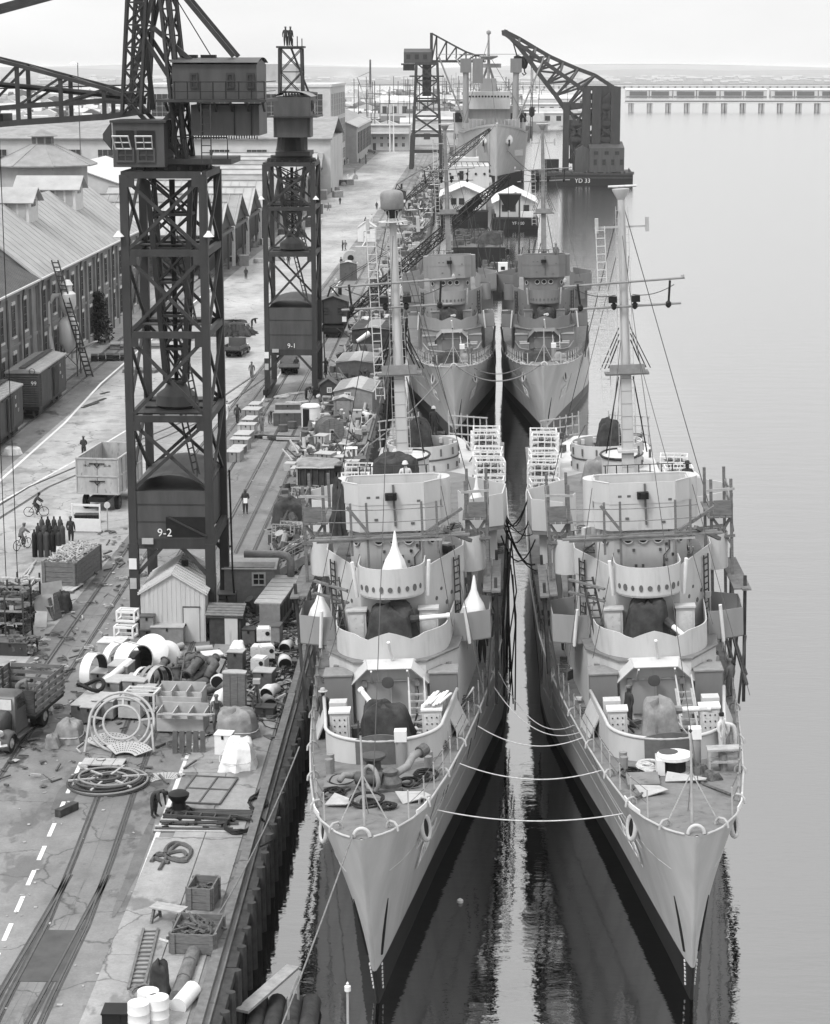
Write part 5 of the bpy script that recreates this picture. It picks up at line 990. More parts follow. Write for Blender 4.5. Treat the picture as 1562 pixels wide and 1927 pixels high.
gun(SL,.1,14.2,6.2,((-.5,.2,1.45),(-1.15,.9,2.1)),1,h=1.75,w=2.2); gun(SL,-.1,20.9,8.55,((1.1,-.2,1.15),(2.6,-.2,1.25)),2,w=2.3,h=1.7)
gun(SR,-.1,14.3,6.2,((.7,-.1,1.35),(2.0,-.2,1.4)),3,h=1.8,w=1.6,m='canvas_mid'); gun(SR,-.2,21.0,8.55,((1.05,-.7,.9),(1.75,-1.7,.45)),4,w=2.0,h=1.9)
for s_,sd in((FL,5),(FR,6)):
    gun(s_,0,20.9,8.55,((0,-.9,1.1),(.3,-2.2,1.3)),sd+2); obj('deck_cover',lump(2.8,1.8,1.1,sd,7),'canvas_dark',s_,(-.9,8.5,6.55),smooth=True); obj('deck_cover',lump(1.6,1.2,.9,sd+9,7),'canvas_mid',s_,(1.3,9.2,6.5),smooth=True)
for s_,sd in((SL,11),(SR,12)): obj('gun_cover',lump(1.8,1.6,2.2,sd,9,30,9,.6,.12),'canvas_dark',s_,(-.2 if s_ is SL else .2,56,10.3),smooth=True)
obj('director_cover',lump(2.3,2.1,1.5,21,14,30,8,.9,.05),'canvas_dark',SL,(-.2,31.6,13.4),smooth=True)
obj('director_cover',lump(1.5,1.5,1.3,22,12,30,8,.8,.05),'canvas_mid',SR,(-1.2,45,10.9),smooth=True)
# floater net baskets
bl=['nearest white net basket on the left ship, side toward the gap','second white net basket on the left ship beside the gap','third white net basket on the left ship beside the gap','fourth white net basket along the left ship','fifth white net basket along the left ship','farthest white net basket along the left ship']
for k in range(6): floater_basket(sp('L',4.0-.08*k+.12*((k*3)%2),40.5+2.9*k,10.9+.2*((k*2)%3)),R(4*((k*5)%3-1)),bl[k],'L')
for k in range(6): floater_basket(sp('R',-4.0+.08*k-.12*((k*3)%2),40.5+2.9*k,11.0+.2*((k*2)%3)),R(-5*((k*5)%3-1)),bl[k].replace('left','right'),'R')
for k in range(4): floater_basket(sp('R',3.6,43+2.9*k,9.9+.1*(k%2)),R(6*((k*5)%3-1)),['nearest','second','third','farthest'][k]+' white net basket on the open-water side of the right ship','R')
for k in range(3): floater_basket(sp('L',-3.6,46+3.0*k,9.7),R(6*((k*5)%3-1)),['nearest','middle','farthest'][k]+' white net basket on the quay side of the left ship','L')
for key,par in(('L',SL),('R',SR)):
    for sd in(1,-1):
        obj('basket_shelf',MB().box((sd*3.9,48,10.8 if sd*(1 if key=='L' else -1)>0 else 9.6),(1.7,18.5,.1)),'deck_grey',par)
        for k in range(6): obj('shelf_bracket',MB().bar((sd*4.2,40+3.2*k,9.6),(sd*2.9,40+3.2*k,8.6),.1),'steel_mid',par)
# white canvas cones over the small guns of the left ship
def cone_cover(loc,label,h,w,seed):
    rn=random.Random(seed); n=22; rings=[]
    for z,f in((0,1),(.25,.92),(.5,.62),(.62,.36),(.74,.2),(.97,.07),(1,.015)):
        rings.append([(w/2*f*(1+.12*math.sin(6*a+seed)*(1-z)+rn.uniform(-.03,.03))*math.cos(a),w/2*f*(1+.12*math.sin(5*a)*(1-z))*math.sin(a),z*h) for a in[2*PI*i/n for i in range(n)]])
    r=thing('gun_shroud',label,'canvas cover',loc,0,'pointed white canvas covers on the small guns'); obj('canvas',MB().loft(rings),'canvas_white',r,smooth=True)
    obj('lashing',MB().tube([(w/2*.95*math.cos(2*PI*i/16),w/2*.95*math.sin(2*PI*i/16),h*.2) for i in range(16)],.02,4,True),'rope',r); obj('shield',MB().box((w*.48,.1,.55),(.05,.7,.75),0,0,R(22)),'mid_dark',r); return r
mat('canvas_white',.66,.8,.06,3,bump=.2)
cone_cover(sp('L',.1,22.0,10.75),'pointed white canvas cover in the half-round tub before the left ship bridge',2.55,1.25,1)
cone_cover(sp('L',-3.4,23.6,8.3),'pointed white canvas cover on the quay-side sponson of the left ship',2.5,1.25,2)
cone_cover(sp('L',3.4,23.6,8.3),'pointed white canvas cover on the right-hand sponson of the left ship',2.55,1.4,3)
cone_cover(sp('L',3.4,36.4,10.6),'pointed white canvas cover above the midship sponson of the left ship',2.3,1.0,4)
# wooden staging round the bridges
def scaffold(key,label):
    r=thing('bridge_scaffold',label,'scaffolding',(0,0,0)); r.matrix_world=SHIPS[key]
    def B(n,a,b,w,h=None,m='timber'): obj(n,MB().bar(a,b,w,h),m,r)
    B('plank',(-3.6,23.0,12.75),(3.4,23.1,12.8),.34,.06); B('plank',(-3.4,23.35,12.77),(3.2,23.4,12.82),.3,.06); B('ledger',(-3.3,23.1,12.65),(2.2,23.0,12.65),.09,.12,'timber_pale')
    for xx in(-1.75,-1.05,1.35,2.0): B('post',(xx,23.05,10.9 if abs(xx)<1.5 else 12.0),(xx,23.0,14.35),.1,.1)
    B('strut',(-1.9,23.0,14.2),(-1.0,23.0,13.0),.12); B('strut',(1.5,22.9,13.0),(3.1,23.4,13.9),.12); B('strut',(2.2,23.0,13.1),(3.4,24.5,12.2),.16)
    for z_ in(13.55,14.1): obj('rope_rail',MB().tube(sag((-3.2,23.0,z_),(2.3,23.0,z_),.08,8),.02,4),'rope',r)
    for sd in(1,-1):
        for (x0,y0) in((3.2,26.0),(4.1,26.0),(3.2,29),(4.1,29)): B('post',(sd*x0,y0,8.6),(sd*x0,y0,14.6),.13,.13)
        for k in range(4): B('plank',(sd*(3.15+.27*k),25.7,12.9),(sd*(3.15+.27*k),29.3,12.9),.24,.06)
        B('brace',(sd*3.2,26,11.4),(sd*4.1,26,12.9),.12); B('brace',(sd*4.1,26,11.6),(sd*3.2,26,12.9),.12); B('brace',(sd*4.15,26,12.2),(sd*4.15,29,14),.12)
        obj('boarding',MB().box((sd*3.7,25.9,13.3),(.8,.06,.7)),'timber',r)
        B('ledger',(sd*3.0,25.95,14.1),(sd*4.25,25.95,14.15),.1,.12,'timber_pale'); B('ledger',(sd*3.0,25.95,11.9),(sd*4.25,25.95,12.0),.1,.12)
        for z_ in(13.6,14.1): B('guard_board',(sd*4.15,25.9,z_-.2),(sd*4.15,29.1,z_-.2),.05,.16)
        # side posts and planks over the rail
        for yy in(24,29.5): B('shore',(sd*4.3,yy,4.8),(sd*4.45,yy,10.6),.14,.14,'timber_dark')
        B('plank',(sd*4.45,23.4,10.1),(sd*4.45,29.6,10.1),.4,.08)
        B('plank',(sd*4.05,23.4,10.15),(sd*4.05,29.6,10.15),.35,.08)
    B('cross_plank',(-3.4,22.2,10.6),(-1.9,21.4,10.3),.2,.07); B('cross_plank',(-3.4,22.0,11.2),(-1.9,21.2,10.9),.2,.07)
scaffold('L','timber staging and planks hung around the left near ship bridge'); scaffold('R','timber staging and planks hung around the right near ship bridge')
def sladder(key,a,b,label,m='timber_dark'):
    o=thing('ladder',label,'ladder',(0,0,0)); o.matrix_world=SHIPS[key]; A=Vector(a); B=Vector(b); s=Vector((.22,0,0))
    for q in(-s,s): obj('stile',MB().bar(A+q,B+q,.07,.1),m,o)
    for i in range(9): p=A.lerp(B,(i+.5)/9); obj('rung',MB().bar(p-s,p+s,.05),m,o)
sladder('L',(-2.15,20.9,8.6),(-2.5,21.7,11.4),'dark ladder leaning behind the upper gun tub of the left ship'); sladder('R',(-2.1,20.7,8.6),(-2.6,21.9,11.3),'dark ladder leaning behind the upper gun tub of the right ship')
one('canvas_drape',lump(.62,.6,2.5,77,7,24,9,.7,.3),'canvas_dark','dark canvas hanging down at the quay-side corner of the left bridge','canvas',sp('L',-2.45,24.9,12.4),smooth=True)
# mooring and breasting lines
def line(a,b,d,r,label,m='rope_pale'):
    o=one('mooring_line',MB().tube(sag(a,b,d,16),r,5),m,label,'mooring line'); o['group']='mooring lines'
line(sp('L',2.3,5.8,6.4),sp('R',-2.2,5.2,6.5),.35,.026,'lowest pale line slung between the two near bows')
line(sp('L',3.0,11,6.4),sp('R',-2.7,10.4,6.4),.5,.026,'middle pale line slung between the near bows')
line(sp('L',3.6,17,6.0),sp('R',-3.2,15.5,6.1),.6,.024,'upper pale line between the forward tubs of the near ships'); line(sp('L',4.2,24,5.6),sp('R',-3.3,16.5,6.0),.9,.022,'slanting line from the left ship side to the right ship rail'); line(sp('L',4.4,27,5.4),sp('R',-3.5,17.5,6.0),1.1,.022,'higher slanting line from the left ship to the right ship rail')
line(sp('L',-.3,.2,7.6),(-7.6,52,1.2),.35,.03,'dark bow line running from the left bullnose down toward the quay','rope'); line(sp('FL',.2,.2,7.6),sp('FR',-.3,.2,7.6),1.4,.06,'dark line drooping between the two far bows','rope'); line(sp('FL',-.2,.2,7.6),(-8.2,170,2.8),.5,.05,'dark bow line from the far left ship to the quay','rope')
line(sp('L',-3.4,13,6.6),(-9.3,71,2.6),.5,.03,'line from the left ship rail down to the quay edge','rope'); line(sp('FL',1.5,4,7.0),sp('FR',-1.6,5,7.0),.8,.04,'second line between the far bows, nearly taut','rope')
# gear on the forecastles
def sone(key,name,mb,m,label,cat,x,y,z=None,rz=0,group=None,smooth=False):
    o=one(name,mb,m,label,cat,(0,0,0),0,group,smooth); o.matrix_world=SHIPS[key]@Matrix.Translation((x,y,(zdk(y)+.05) if z is None else z))@Matrix.Rotation(rz,4,'Z'); return o
def coil(rr,n,r,seed,flat=.25):
    rn=random.Random(seed); pts=[]
    for i in range(n*14):
        a=2*PI*i/14; k=rr*(.65+.35*math.sin(i*.21+seed))*(1+rn.uniform(-.06,.06)); pts.append((k*math.cos(a)+.2*rr*math.sin(i*.05),k*math.sin(a)*1.2,r+flat*rr*abs(math.sin(i*.13+seed))))
    return MB().tube(pts,r,5)
for k,(x,y,rr) in enumerate(((-1.3,7.8,.6),(-.2,4.6,.65),(1.1,7.4,.5),(-1.5,6.2,.45),(.6,4.0,.35),(1.7,8.4,.5))): sone('L','air_hose',coil(rr,4,.045,k),'rubber','dark hose coil on the left ship forecastle, '+['by the quay-side rail abreast the pump','nearest the bullnose','between pump and inner rail','by the quay-side rail near the bow','smallest one at the bow','by the inner rail near the tub'][k],'hose',x,y,None,0,'hoses strewn on the left forecastle')
sone('R','air_hose',coil(.55,3,.04,9),'rubber','dark hose loop by the rail on the right ship forecastle','hose',-1.7,8.8); sone('R','deck_hose',MB().tube([(0,0,.1),(.6,-1,.1),(.3,-2.2,.1),(1.1,-3,.1),(1.8,-2.4,.1)],.04,5),'rubber','long dark hose trailing across the right ship forecastle','hose',-2.1,8.6)
pm=thing('pump','greasy pump with flywheel and bent pipe on the left ship forecastle','pump'); pm.matrix_world=SHIPS['L']@Matrix.Translation((0,6.5,zdk(6.5)+.05))@Matrix.Scale(.85,4)
obj('flywheel',MB().tube([(-.1,.55*math.cos(2*PI*i/20),.6+.55*math.sin(2*PI*i/20)) for i in range(20)],.1,7,True),'grey_paint',pm,smooth='all').rotation_euler=(0,0,R(35)); obj('body',MB().lathe([(.45,0),(.5,.3),(.3,.6),(.35,.8),(.1,.95)],14),'rust',pm,(.7,.4,0),smooth=True); obj('body',MB().cyl((-.8,.6,.45),(.4,.3,.45),.28,.3,12),'steel_mid',pm,smooth=True)
obj('pipe',MB().tube([(.9,.5,.6),(1.4,1.2,.7),(1.6,1.9,.9),(2.0,2.4,1.0)],.17,9),'grey_paint',pm,smooth='all'); obj('flange',MB().cyl((1.9,2.3,.95),(2.15,2.6,1.05),.28,None,12),'rust',pm); obj('spout',MB().tube([(-.8,.6,.5),(-1.3,.4,.65),(-1.5,.1,.5)],.14,8),'grey_paint',pm,smooth='all'); obj('base',MB().box((.2,.4,.06),(1.8,1.2,.12),R(15)),'rust',pm)
for k,(key,x,y,w,d,rz,lab) in enumerate((('L',1.5,5.2,1.1,.8,.4,'loose pale plate lying by the starboard rail of the left forecastle'),('L',-1.1,4.7,.9,.7,-.5,'loose plate lying near the bow rail of the left ship'),('R',-1.1,6.0,1.0,.8,.35,'bent pale plate lying on the right ship forecastle by the rail'),('R',.3,7.6,1.5,.5,-.25,'long buckled plate lying across the right ship forecastle'))): sone(key,'steel_plate',MB().quad((-w/2,-d/2,.05),(w/2,-d/2,.2),(w/2,d/2,.1),(-w/2,d/2,.28),.04),'light_grey',lab,'plate',x,y,None,rz)
wb=thing('work_bench','small timber work bench on the right ship forecastle','bench'); wb.matrix_world=SHIPS['R']@Matrix.Translation((1.9,9.3,zdk(9.3)+.05))
obj('bench_top',MB().box((0,0,.85),(1.3,.6,.07)),'timber_pale',wb); obj('shelf',MB().box((0,0,.35),(1.2,.55,.05)),'timber_pale',wb)
for sx in(-1,1):
    for sy in(-1,1): obj('leg',MB().box((sx*.58,sy*.25,.43),(.08,.08,.86)),'timber_pale',wb)
rl=thing('cable_drum','white-topped cable drum on the right ship forecastle','cable drum'); rl.matrix_world=SHIPS['R']@Matrix.Translation((.0,9.0,zdk(9.0)+.05))
obj('flange',MB().cyl((0,0,.62),(0,0,.75),.68,None,18),'white_paint',rl); obj('drum',MB().cyl((0,0,.1),(0,0,.62),.42,None,16),'steel_black',rl); obj('flange',MB().cyl((0,0,0),(0,0,.1),.6,None,18),'light_grey',rl); obj('side_plate',MB().box((-.55,0,.35),(.3,.9,.6)),'white_paint',rl)
sone('R','rope_flake',coil(.55,5,.05,5,.1),'rope_pale','flaked rope coil beside the cable drum on the right forecastle','rope coil',-1.0,10.0)
for k,(x,y) in enumerate(((-.2,9.0),(.9,9.0),(1.3,8.0))): sone('R','scrap_heap',lump(.9,.6,.3,60+k,5,16,5),'rust','rusty deck fitting on the right ship forecastle, '+['left of the jackstaff','before the bench','farthest right'][k],'deck fitting',x,y,None,k,'rusty fittings on the right forecastle')
sh=thing('board_stack','stack of white boards lying on the lockers of the left ship','boards'); sh.matrix_world=SHIPS['L']@Matrix.Translation((1.95,14.9,7.75))
for k in range(6): obj('plank',MB().bar((-.42+.13*k,-.75,.05+.05*(k%3)),(.0+.13*k,.75,.1+.05*((k+1)%3)),.11,.05),'white_paint',sh)
for (k,(key,x0,y0,x1,y1)) in enumerate((('L',-4.0,18,-4.9,34),('L',-4.2,20,-5.0,38),('R',4.2,22,5.0,38),('R',4.0,20,4.9,36),('R',3.9,24,4.7,40))): 
    o=sone(key,'side_pole',MB().tube([(x0,y0,zdk(y0)+1.1),((x0+x1)/2,(y0+y1)/2,zdk((y0+y1)/2)+1.0),(x1,y1,zdk(y1)+1.0)],.08,6),'timber_dark',['long dark pole lashed outermost on the quay-side rail of the left ship','long dark pole lashed inside the quay-side rail of the left ship','long dark pole on the open-water rail of the right ship, outermost','long dark pole on the open-water rail of the right ship, middle one','long dark pole on the open-water rail of the right ship, innermost'][k],'pole',0,0,0)
# hanging cable festoons between the two near ships
rn=random.Random(8); mb=MB()
for k in range(8):
    y=rn.uniform(37,48); mb.tube(sag(sp('L',4.6,y,rn.uniform(7,11)),sp('R',-4.6,y+rn.uniform(-2,2),rn.uniform(7,11)),rn.uniform(.6,2.5),8),rn.uniform(.02,.05),4)
for k in range(12):
    y=rn.uniform(30,46); p=sp('L',rn.uniform(4.8,5.2),y,rn.uniform(8,10)); mb.tube([p,(p[0]+rn.uniform(-.2,.3),p[1],p[2]-2.5),(p[0]+rn.uniform(-.3,.4),p[1]+.5,2.2)],.035,4)
tag(obj('service_cables',mb,'rubber',kind='stuff'),'tangle of dark service cables hanging in the gap between the near ships','cables')
# ================================================================ LARGE SHIP AND HARBOUR CRAFT BEHIND
def bigship():
    r=thing('transport_ship','large grey transport ship lying bow-on behind the barges','ship',(7.0,594,0)); r.rotation_euler=(0,0,R(1))
    L=150; bd=[(0,.3),(3,3.0),(8,5.6),(15,8.0),(25,9.8),(40,10.4),(120,10.2),(150,5)]; bw=[(0,.2),(8,1.5),(20,5),(38,9.2),(60,10.2),(120,9.8),(150,2)]; zd=[(0,17.8),(20,15.3),(40,15.2),(60,13),(150,13)]
    SS=[0,1,3,5,8,11,15,20,25,32,40,60,90,120,150]
    def hp(sd,s,z):
        t=max(0,min(1,z/lerp_tab(zd,s))); b=lerp_tab(bw,s); d=lerp_tab(bd,s); return (sd*(b+(d-b)*t**1.4),s+5.*(1-t)*(1-s/150),z)
    def side(z0,z1,n):
        mb=MB()
        for sd in(1,-1): mb.loft([[hp(sd,s,z0(s)+(z1(s)-z0(s))*k/n) for k in range(n+1)] for s in SS],False,False)
        mb.loft([[hp(-1,0,z0(0)+(z1(0)-z0(0))*k/n) for k in range(n+1)],[hp(1,0,z0(0)+(z1(0)-z0(0))*k/n) for k in range(n+1)]],False,False); return mb
    h=obj('hull',side(lambda s:3.4,lambda s:lerp_tab(zd,s),8),'ship_grey',r,smooth='all'); obj('boot_topping',side(lambda s:-1,lambda s:3.4,3),'boot_black',r,smooth='all')
    mb=MB(); mb.loft([[(-lerp_tab(bd,s),s,lerp_tab(zd,s)-.6),(lerp_tab(bd,s),s,lerp_tab(zd,s)-.6)] for s in SS],False,False); obj('deck',mb,'deck_grey',r)
    obj('stem_bar',MB().tube([(0,5*(1-z/17.8)-.1,z) for z in(0,5,10,15,18)],.35,6),'ship_grey',h)
    for sd in(1,-1):
        o=obj('hawse_pipe',MB().lathe([(.2,.5),(1.2,.4),(1.5,0),(1.2,-.6)],14),'white_paint',h,(sd*3.4,6.2,13.4),smooth='all'); o.rotation_euler=(R(75),0,R(sd*35)); obj('rust_streak',MB().bar((sd*3.5,5.6,12.6),(sd*3.1,6.2,9.8),.5,.1),'ship_mid',h)
        obj('number_board',MB().box((0,0,0),(3,.1,1.6)),'light_grey',h,(sd*6.4,9.9,9.6),R(sd*38))
        obj('anchor',MB().box((sd*3.6,5.6,12.4),(.5,.4,1.8)),'steel_black',h)
    # bridge block and upperworks
    P=lambda n,mb,m,par=r,sm=False: obj(n,mb,m,par,smooth=sm)
    hb=P('bridge_block',MB().box((-1,46,18),(20,14,8)),'ship_grey'); P('bridge_front',MB().box((-1.4,42,23.6),(12.5,12,5)),'ship_pale'); P('bridge_wing',MB().box((-1,44,21.3),(21,4,.5)),'ship_pale')
    for i in range(13): P('porthole',MB().cyl((-6.9+i*.92,35.9,24.7),(-6.9+i*.92,36.1,24.7),.3,None,10),'steel_black',hb)
    for sx in(-1,1):
        P('boat_bay',MB().box((sx*8.4-1,38.9,18.6),(4.6,.2,2.6)),'steel_black',hb); P('boat',MB().loft([[(sx*8.4-1+a*k,38.2+j*3,18.2+b) for a,b in((-.9,.7),(-.6,0),(.6,0),(.9,.7))] for j,k in((0,.3),(.5,1),(1.5,1),(2,.3))],False),'light_grey',hb)
        P('king_post',MB().cyl((sx*7.2-1,30,16),(sx*7.2-1,30,34.5),.95,.8,12),'ship_mid',r,True); P('king_post_head',MB().box((sx*7.2-1,30,33.5),(3.2,2.4,4)),'ship_dark')
        P('derrick',MB().bar((sx*7.2-1,29,17),(sx*15-1,24,36),.35),'ship_mid'); P('derrick',MB().bar((sx*2,52,22),(sx*11,60,36),.3),'ship_mid'); P('gun_tub',MB().ribbon([(sx*6+a,b+28) for a,b in arc(0,0,2.4,0,360,14)[:-1]],15.5,17.4,.15,True),'ship_mid')
        P('deck_house',MB().box((sx*5.2,26,16.8),(4,5,3)),'ship_mid'); P('paravane',MB().box((sx*3.2,22,17),(1.4,2,2)),'ship_dark')
    P('awning_spread',MB().box((-10,40,20.6),(5,9,.4)),'ship_dark'); P('awning_spread',MB().box((9.3,40,20.6),(6,9,.4)),'ship_dark'); P('director_house',MB().box((-1.4,44,27.8),(4.6,5,4)),'ship_mid'); P('canvas_sling',MB().box((-4.8,29,32),(3.0,1.5,7)),'ship_dark')
    m=P('mast',MB().cyl((-1.2,50,22),(-1.2,51,42.6),.6,.3,10),'ship_mid',r,True); P('radar_platform',MB().lathe([(.8,0),(2.8,.8),(2.8,1.2)],14,(-1.2,50.6,35.2)),'ship_mid',m); P('yard',MB().bar((-17,50,36.8),(15.5,50,36.8),.16),'ship_mid',m); P('radar_bar',MB().box((-1.2,50.4,33.5),(7.5,.5,1.2)),'ship_mid',m); P('masthead',MB().lathe([(.2,0),(.7,.4),(.7,1),(.2,1.4)],9,(-1.2,51,42.4)),'ship_mid',m)
    for sx in(-1,1): P('mast_leg',MB().bar((sx*3.5-1.2,54,24),(-1.2,51,34),.5),'ship_mid',m)
    for k in range(16): P('stanchion',MB().bar((-8.5+k*1.1,8+abs(k-8)*1.9,15.3),(-8.5+k*1.1,8+abs(k-8)*1.9,18.9),.16),'light_grey')
    for k in range(3): P('rigging',MB().bar((-1.2,51,41-2*k),((k-1)*9,14,18),.12),'steel_mid')
    line((6.4,594,17.5),(-9,560,3),1.5,.12,'bow hawser of the large transport ship led to the quay','rope'); line((8,600,13),(18,612,3.2),1,.12,'hawser from the transport bow to the floating crane barge','rope')
bigship()
def house_barge(x,y,w,num,lab,hullm='steel_black'):
    r=thing('house_barge',lab,'barge',(x,y,0)); obj('hull',MB().prism([(-w/2,-2),(w/2,-2),(w/2,26),(-w/2,26)],-.6,2.4),hullm,r)
    obj('rub_rail',MB().box((0,-2.05,2.2),(w+.2,.2,.3)),'timber_dark',r); h=obj('house',MB().gable(-w/2+.6,w/2-.4,0,24,2.4,5.5,7.5),'stucco',r)
    for s_ in(1,-1): obj('roof',MB().quad((s_*(w/2+.2),-1,5.3),(s_*(w/2+.2),24.6,5.3),(0,24.6,7.65),(0,-1,7.65),.12) if s_>0 else MB().quad((-w/2-.2,24.6,5.3),(-w/2-.2,-1,5.3),(0,-1,7.65),(0,24.6,7.65),.12),'roof_white',h)
    for xx in(-2.2,-.5,2.3): window(h,xx,0,3.5,1.2,1.4,'y',(1,1),'steel_dark',False)
    text(num,1.1,h,(.6,-.04,6.2),(PI/2,0,0),ex=.02); obj('deck_box',MB().box((2.4,-1,3.0),(2.6,1,1.2)),'white_paint',r); obj('bitts',MB().cyl((-w/2+.5,-1.5,2.4),(-w/2+.5,-1.5,3.2),.2,None,8),'steel_black',r)
    return r
b=house_barge(9.2,447,9.4,'800','white gable-roofed house barge numbered 800, nearer the channel'); text('YF 800',.9,b,(.6,-2.03,1.2),(PI/2,0,0),ex=.02)
house_barge(-1.6,470,10.6,'839','white gable-roofed house barge numbered 839, nearer the quay')
# workboat superstructure / repair ship between the barges and the transport
w=thing('repair_ship','grey repair ship with flat-fronted deckhouse just before the transport bow','ship',(-1.2,520,0)); obj('hull',MB().prism([(-6.5,0),(-4,-6),(4,-6),(6.5,0),(6.5,50),(-6.5,50)],-.6,4.5),'ship_mid',w); obj('deckhouse',MB().box((0,12,7),(11,18,5)),'ship_pale',w); obj('upper_house',MB().box((-.5,14,10.3),(7,10,1.8)),'ship_pale',w)
for i in range(5): obj('porthole',MB().cyl((-4+i*2.1,2.8,7.6),(-4+i*2.1,3.1,7.6),.3,None,9),'steel_black',w)
obj('door',MB().box((-1.2,2.95,7.2),(1.0,.15,2.2)),'steel_black',w); obj('funnel',MB().cyl((1,16,11),(1,16,14.5),1.4,1.2,14),'ship_mid',w,smooth=True); obj('mast',MB().cyl((-3,8,9),(-3,8,22),.2,.15,8),'ship_mid',w)
for i in range(9): obj('railing_post',MB().bar((-5.2+i*1.4,3,9.4),(-5.2+i*1.3,3,10.5),.15),'steel_mid',w)
obj('railing',MB().bar((-5.5,3,10.5),(5.4,3,10.5),.15),'steel_mid',w)
# dark lighter / rigging clutter astern of the far pair
def barge(lab,x,y,w,l,h,m='steel_black',deck='rust'):
    r=thing('work_barge',lab,'barge',(x,y,0)); obj('hull',MB().prism([(-w/2,0),(w/2,0),(w/2,l),(-w/2,l)],-.6,h),m,r); obj('deck',MB().box((0,l/2,h+.03),(w-.3,l-.3,.06)),deck,r)
    rn=random.Random(int(x*10+y)); mb=MB()
    for i in range(70): mb.box((rn.uniform(-w/2+.5,w/2-.5),rn.uniform(.5,l-.5),h+.4),(rn.uniform(.2,1.3),rn.uniform(.2,1.3),rn.uniform(.3,1.6)),rn.uniform(0,3))
    obj('deck_gear',mb,'mid_dark',r,kind='stuff'); mb=MB()
    for i in range(22): x0=rn.uniform(-w/2+.5,w/2-.5); y0=rn.uniform(1,l-1); mb.bar((x0,y0,h),(x0+rn.uniform(-1,1),y0,h+rn.uniform(1.5,5)),.14)
    obj('poles',mb,'steel_dark',r,kind='stuff'); return r
wb=barge('dark work barge cluttered with gear beside the repair slip astern of the far ships',6.2,318,9,26,1.6)
o=obj('control_hut',MB().box((-1.4,1.5,3.0),(1.4,1.4,2.6)),'white_paint',wb); obj('window',MB().box((-1.4,.78,3.5),(.6,.05,.5)),'steel_black',o); obj('tank',MB().cyl((2.4,3,2.6),(2.4,7,2.6),1.4,None,16),'steel_mid',wb,smooth=True); obj('tank',MB().cyl((4,3,1.7),(4,3,4.4),1.0,None,14),'rust',wb,smooth=True)
barge('second dark work barge under the boom numbered 28',1.0,372,10,30,2.2)
v=thing('dark_awning','black tent-like awning stretched over the barge under the boom','awning',(3.0,352,0)); obj('canvas',lump(4.6,4,2.0,5,5,26,8,.6),'canvas_dark',v,(0,0,4.5),smooth=True)
for sx in(-3,3): obj('pole',MB().bar((sx*.6,0,0),(sx*.6,0,5),.15),'steel_dark',v)
hp=thing('coal_hopper','black funnel-shaped hopper standing on legs before house barge 800','hopper',(7.9,440,0)); obj('bin',MB().loft([[(-2.4,-2,7.6),(2.4,-2,7.6),(2.4,2,7.6),(-2.4,2,7.6)],[(-.6,-.6,4.2),(.6,-.6,4.2),(.6,.6,4.2),(-.6,.6,4.2)]]),'steel_black',hp)
for sx in(-1,1):
    for sy in(-1,1): obj('leg',MB().bar((sx*2,sy*1.6,-.3),(sx*2,sy*1.6,7),.25),'steel_dark',hp)
# craft moored far off behind the transport
for k,(x,y,l,h,lab) in enumerate(((17,900,60,7,'pale-hulled ship moored just beyond the transport'),(24,1020,50,6,'grey craft moored behind the pale-hulled ship'),(36,1150,50,5,'far grey craft at the water edge left of the floating crane'),(58,1300,40,5,'farthest grey craft at the water edge'))):
    r=thing('moored_craft',lab,'ship',(x,y,0),0,'craft moored along the far water edge'); obj('hull',MB().prism([(-4.5,0),(0,-10),(4.5,0),(4.5,l),(-4.5,l)],-.5,h),['stucco_grey','mid_dark','grey_paint','mid_dark'][k],r); obj('deckhouse',MB().box((0,l*.4,h+2),(6,l*.3,4)),'stucco',r); obj('mast',MB().bar((0,l*.3,h),(0,l*.3,h+14),.3),'steel_mid',r)
# a crane boom pair and jetty poles far off
for k,(px_,py0,py1,Y) in enumerate(((697,190,112,1500),)):
    a=aY(px_,py0,Y); b_=aY(px_,py1,Y); r=thing('derrick_mast','tall thin derrick mast in the far smoke','mast',(a[0],Y,Q)); obj('mast',MB().cyl((0,0,0),(0,0,b_[2]-Q),1.1,.6,8),'steel_mid',r); obj('boom',MB().bar((-1,0,2),(-9,0,24),.7),'steel_mid',r); obj('stay',MB().bar((0,0,28),(-9,0,24),.3),'steel_mid',r)
# smoke and steam: a soft bank of vapour in the distance
sm=bpy.data.materials.new('smoke'); sm.use_nodes=True; t=sm.node_tree; t.nodes.remove(t.nodes['Principled BSDF']); pv=t.nodes.new('ShaderNodeVolumePrincipled'); pv.inputs['Color'].default_value=(.75,.75,.75,1)
tc=t.nodes.new('ShaderNodeTexCoord'); ns=t.nodes.new('ShaderNodeTexNoise'); ns.inputs['Scale'].default_value=2.2; ns.inputs['Detail'].default_value=5; t.links.new(tc.outputs['Object'],ns.inputs[0])
ln=t.nodes.new('ShaderNodeVectorMath'); ln.operation='LENGTH'; t.links.new(tc.outputs['Object'],ln.inputs[0])
q1=t.nodes.new('ShaderNodeMapRange'); q1.inputs['From Min'].default_value=1; q1.inputs['From Max'].default_value=.25; q1.inputs['To Min'].default_value=0; q1.inputs['To Max'].default_value=.9; t.links.new(ln.outputs['Value'],q1.inputs[0])
q2=t.nodes.new('ShaderNodeMath'); q2.operation='MULTIPLY'; t.links.new(q1.outputs[0],q2.inputs[0]); t.links.new(ns.outputs[0],q2.inputs[1])
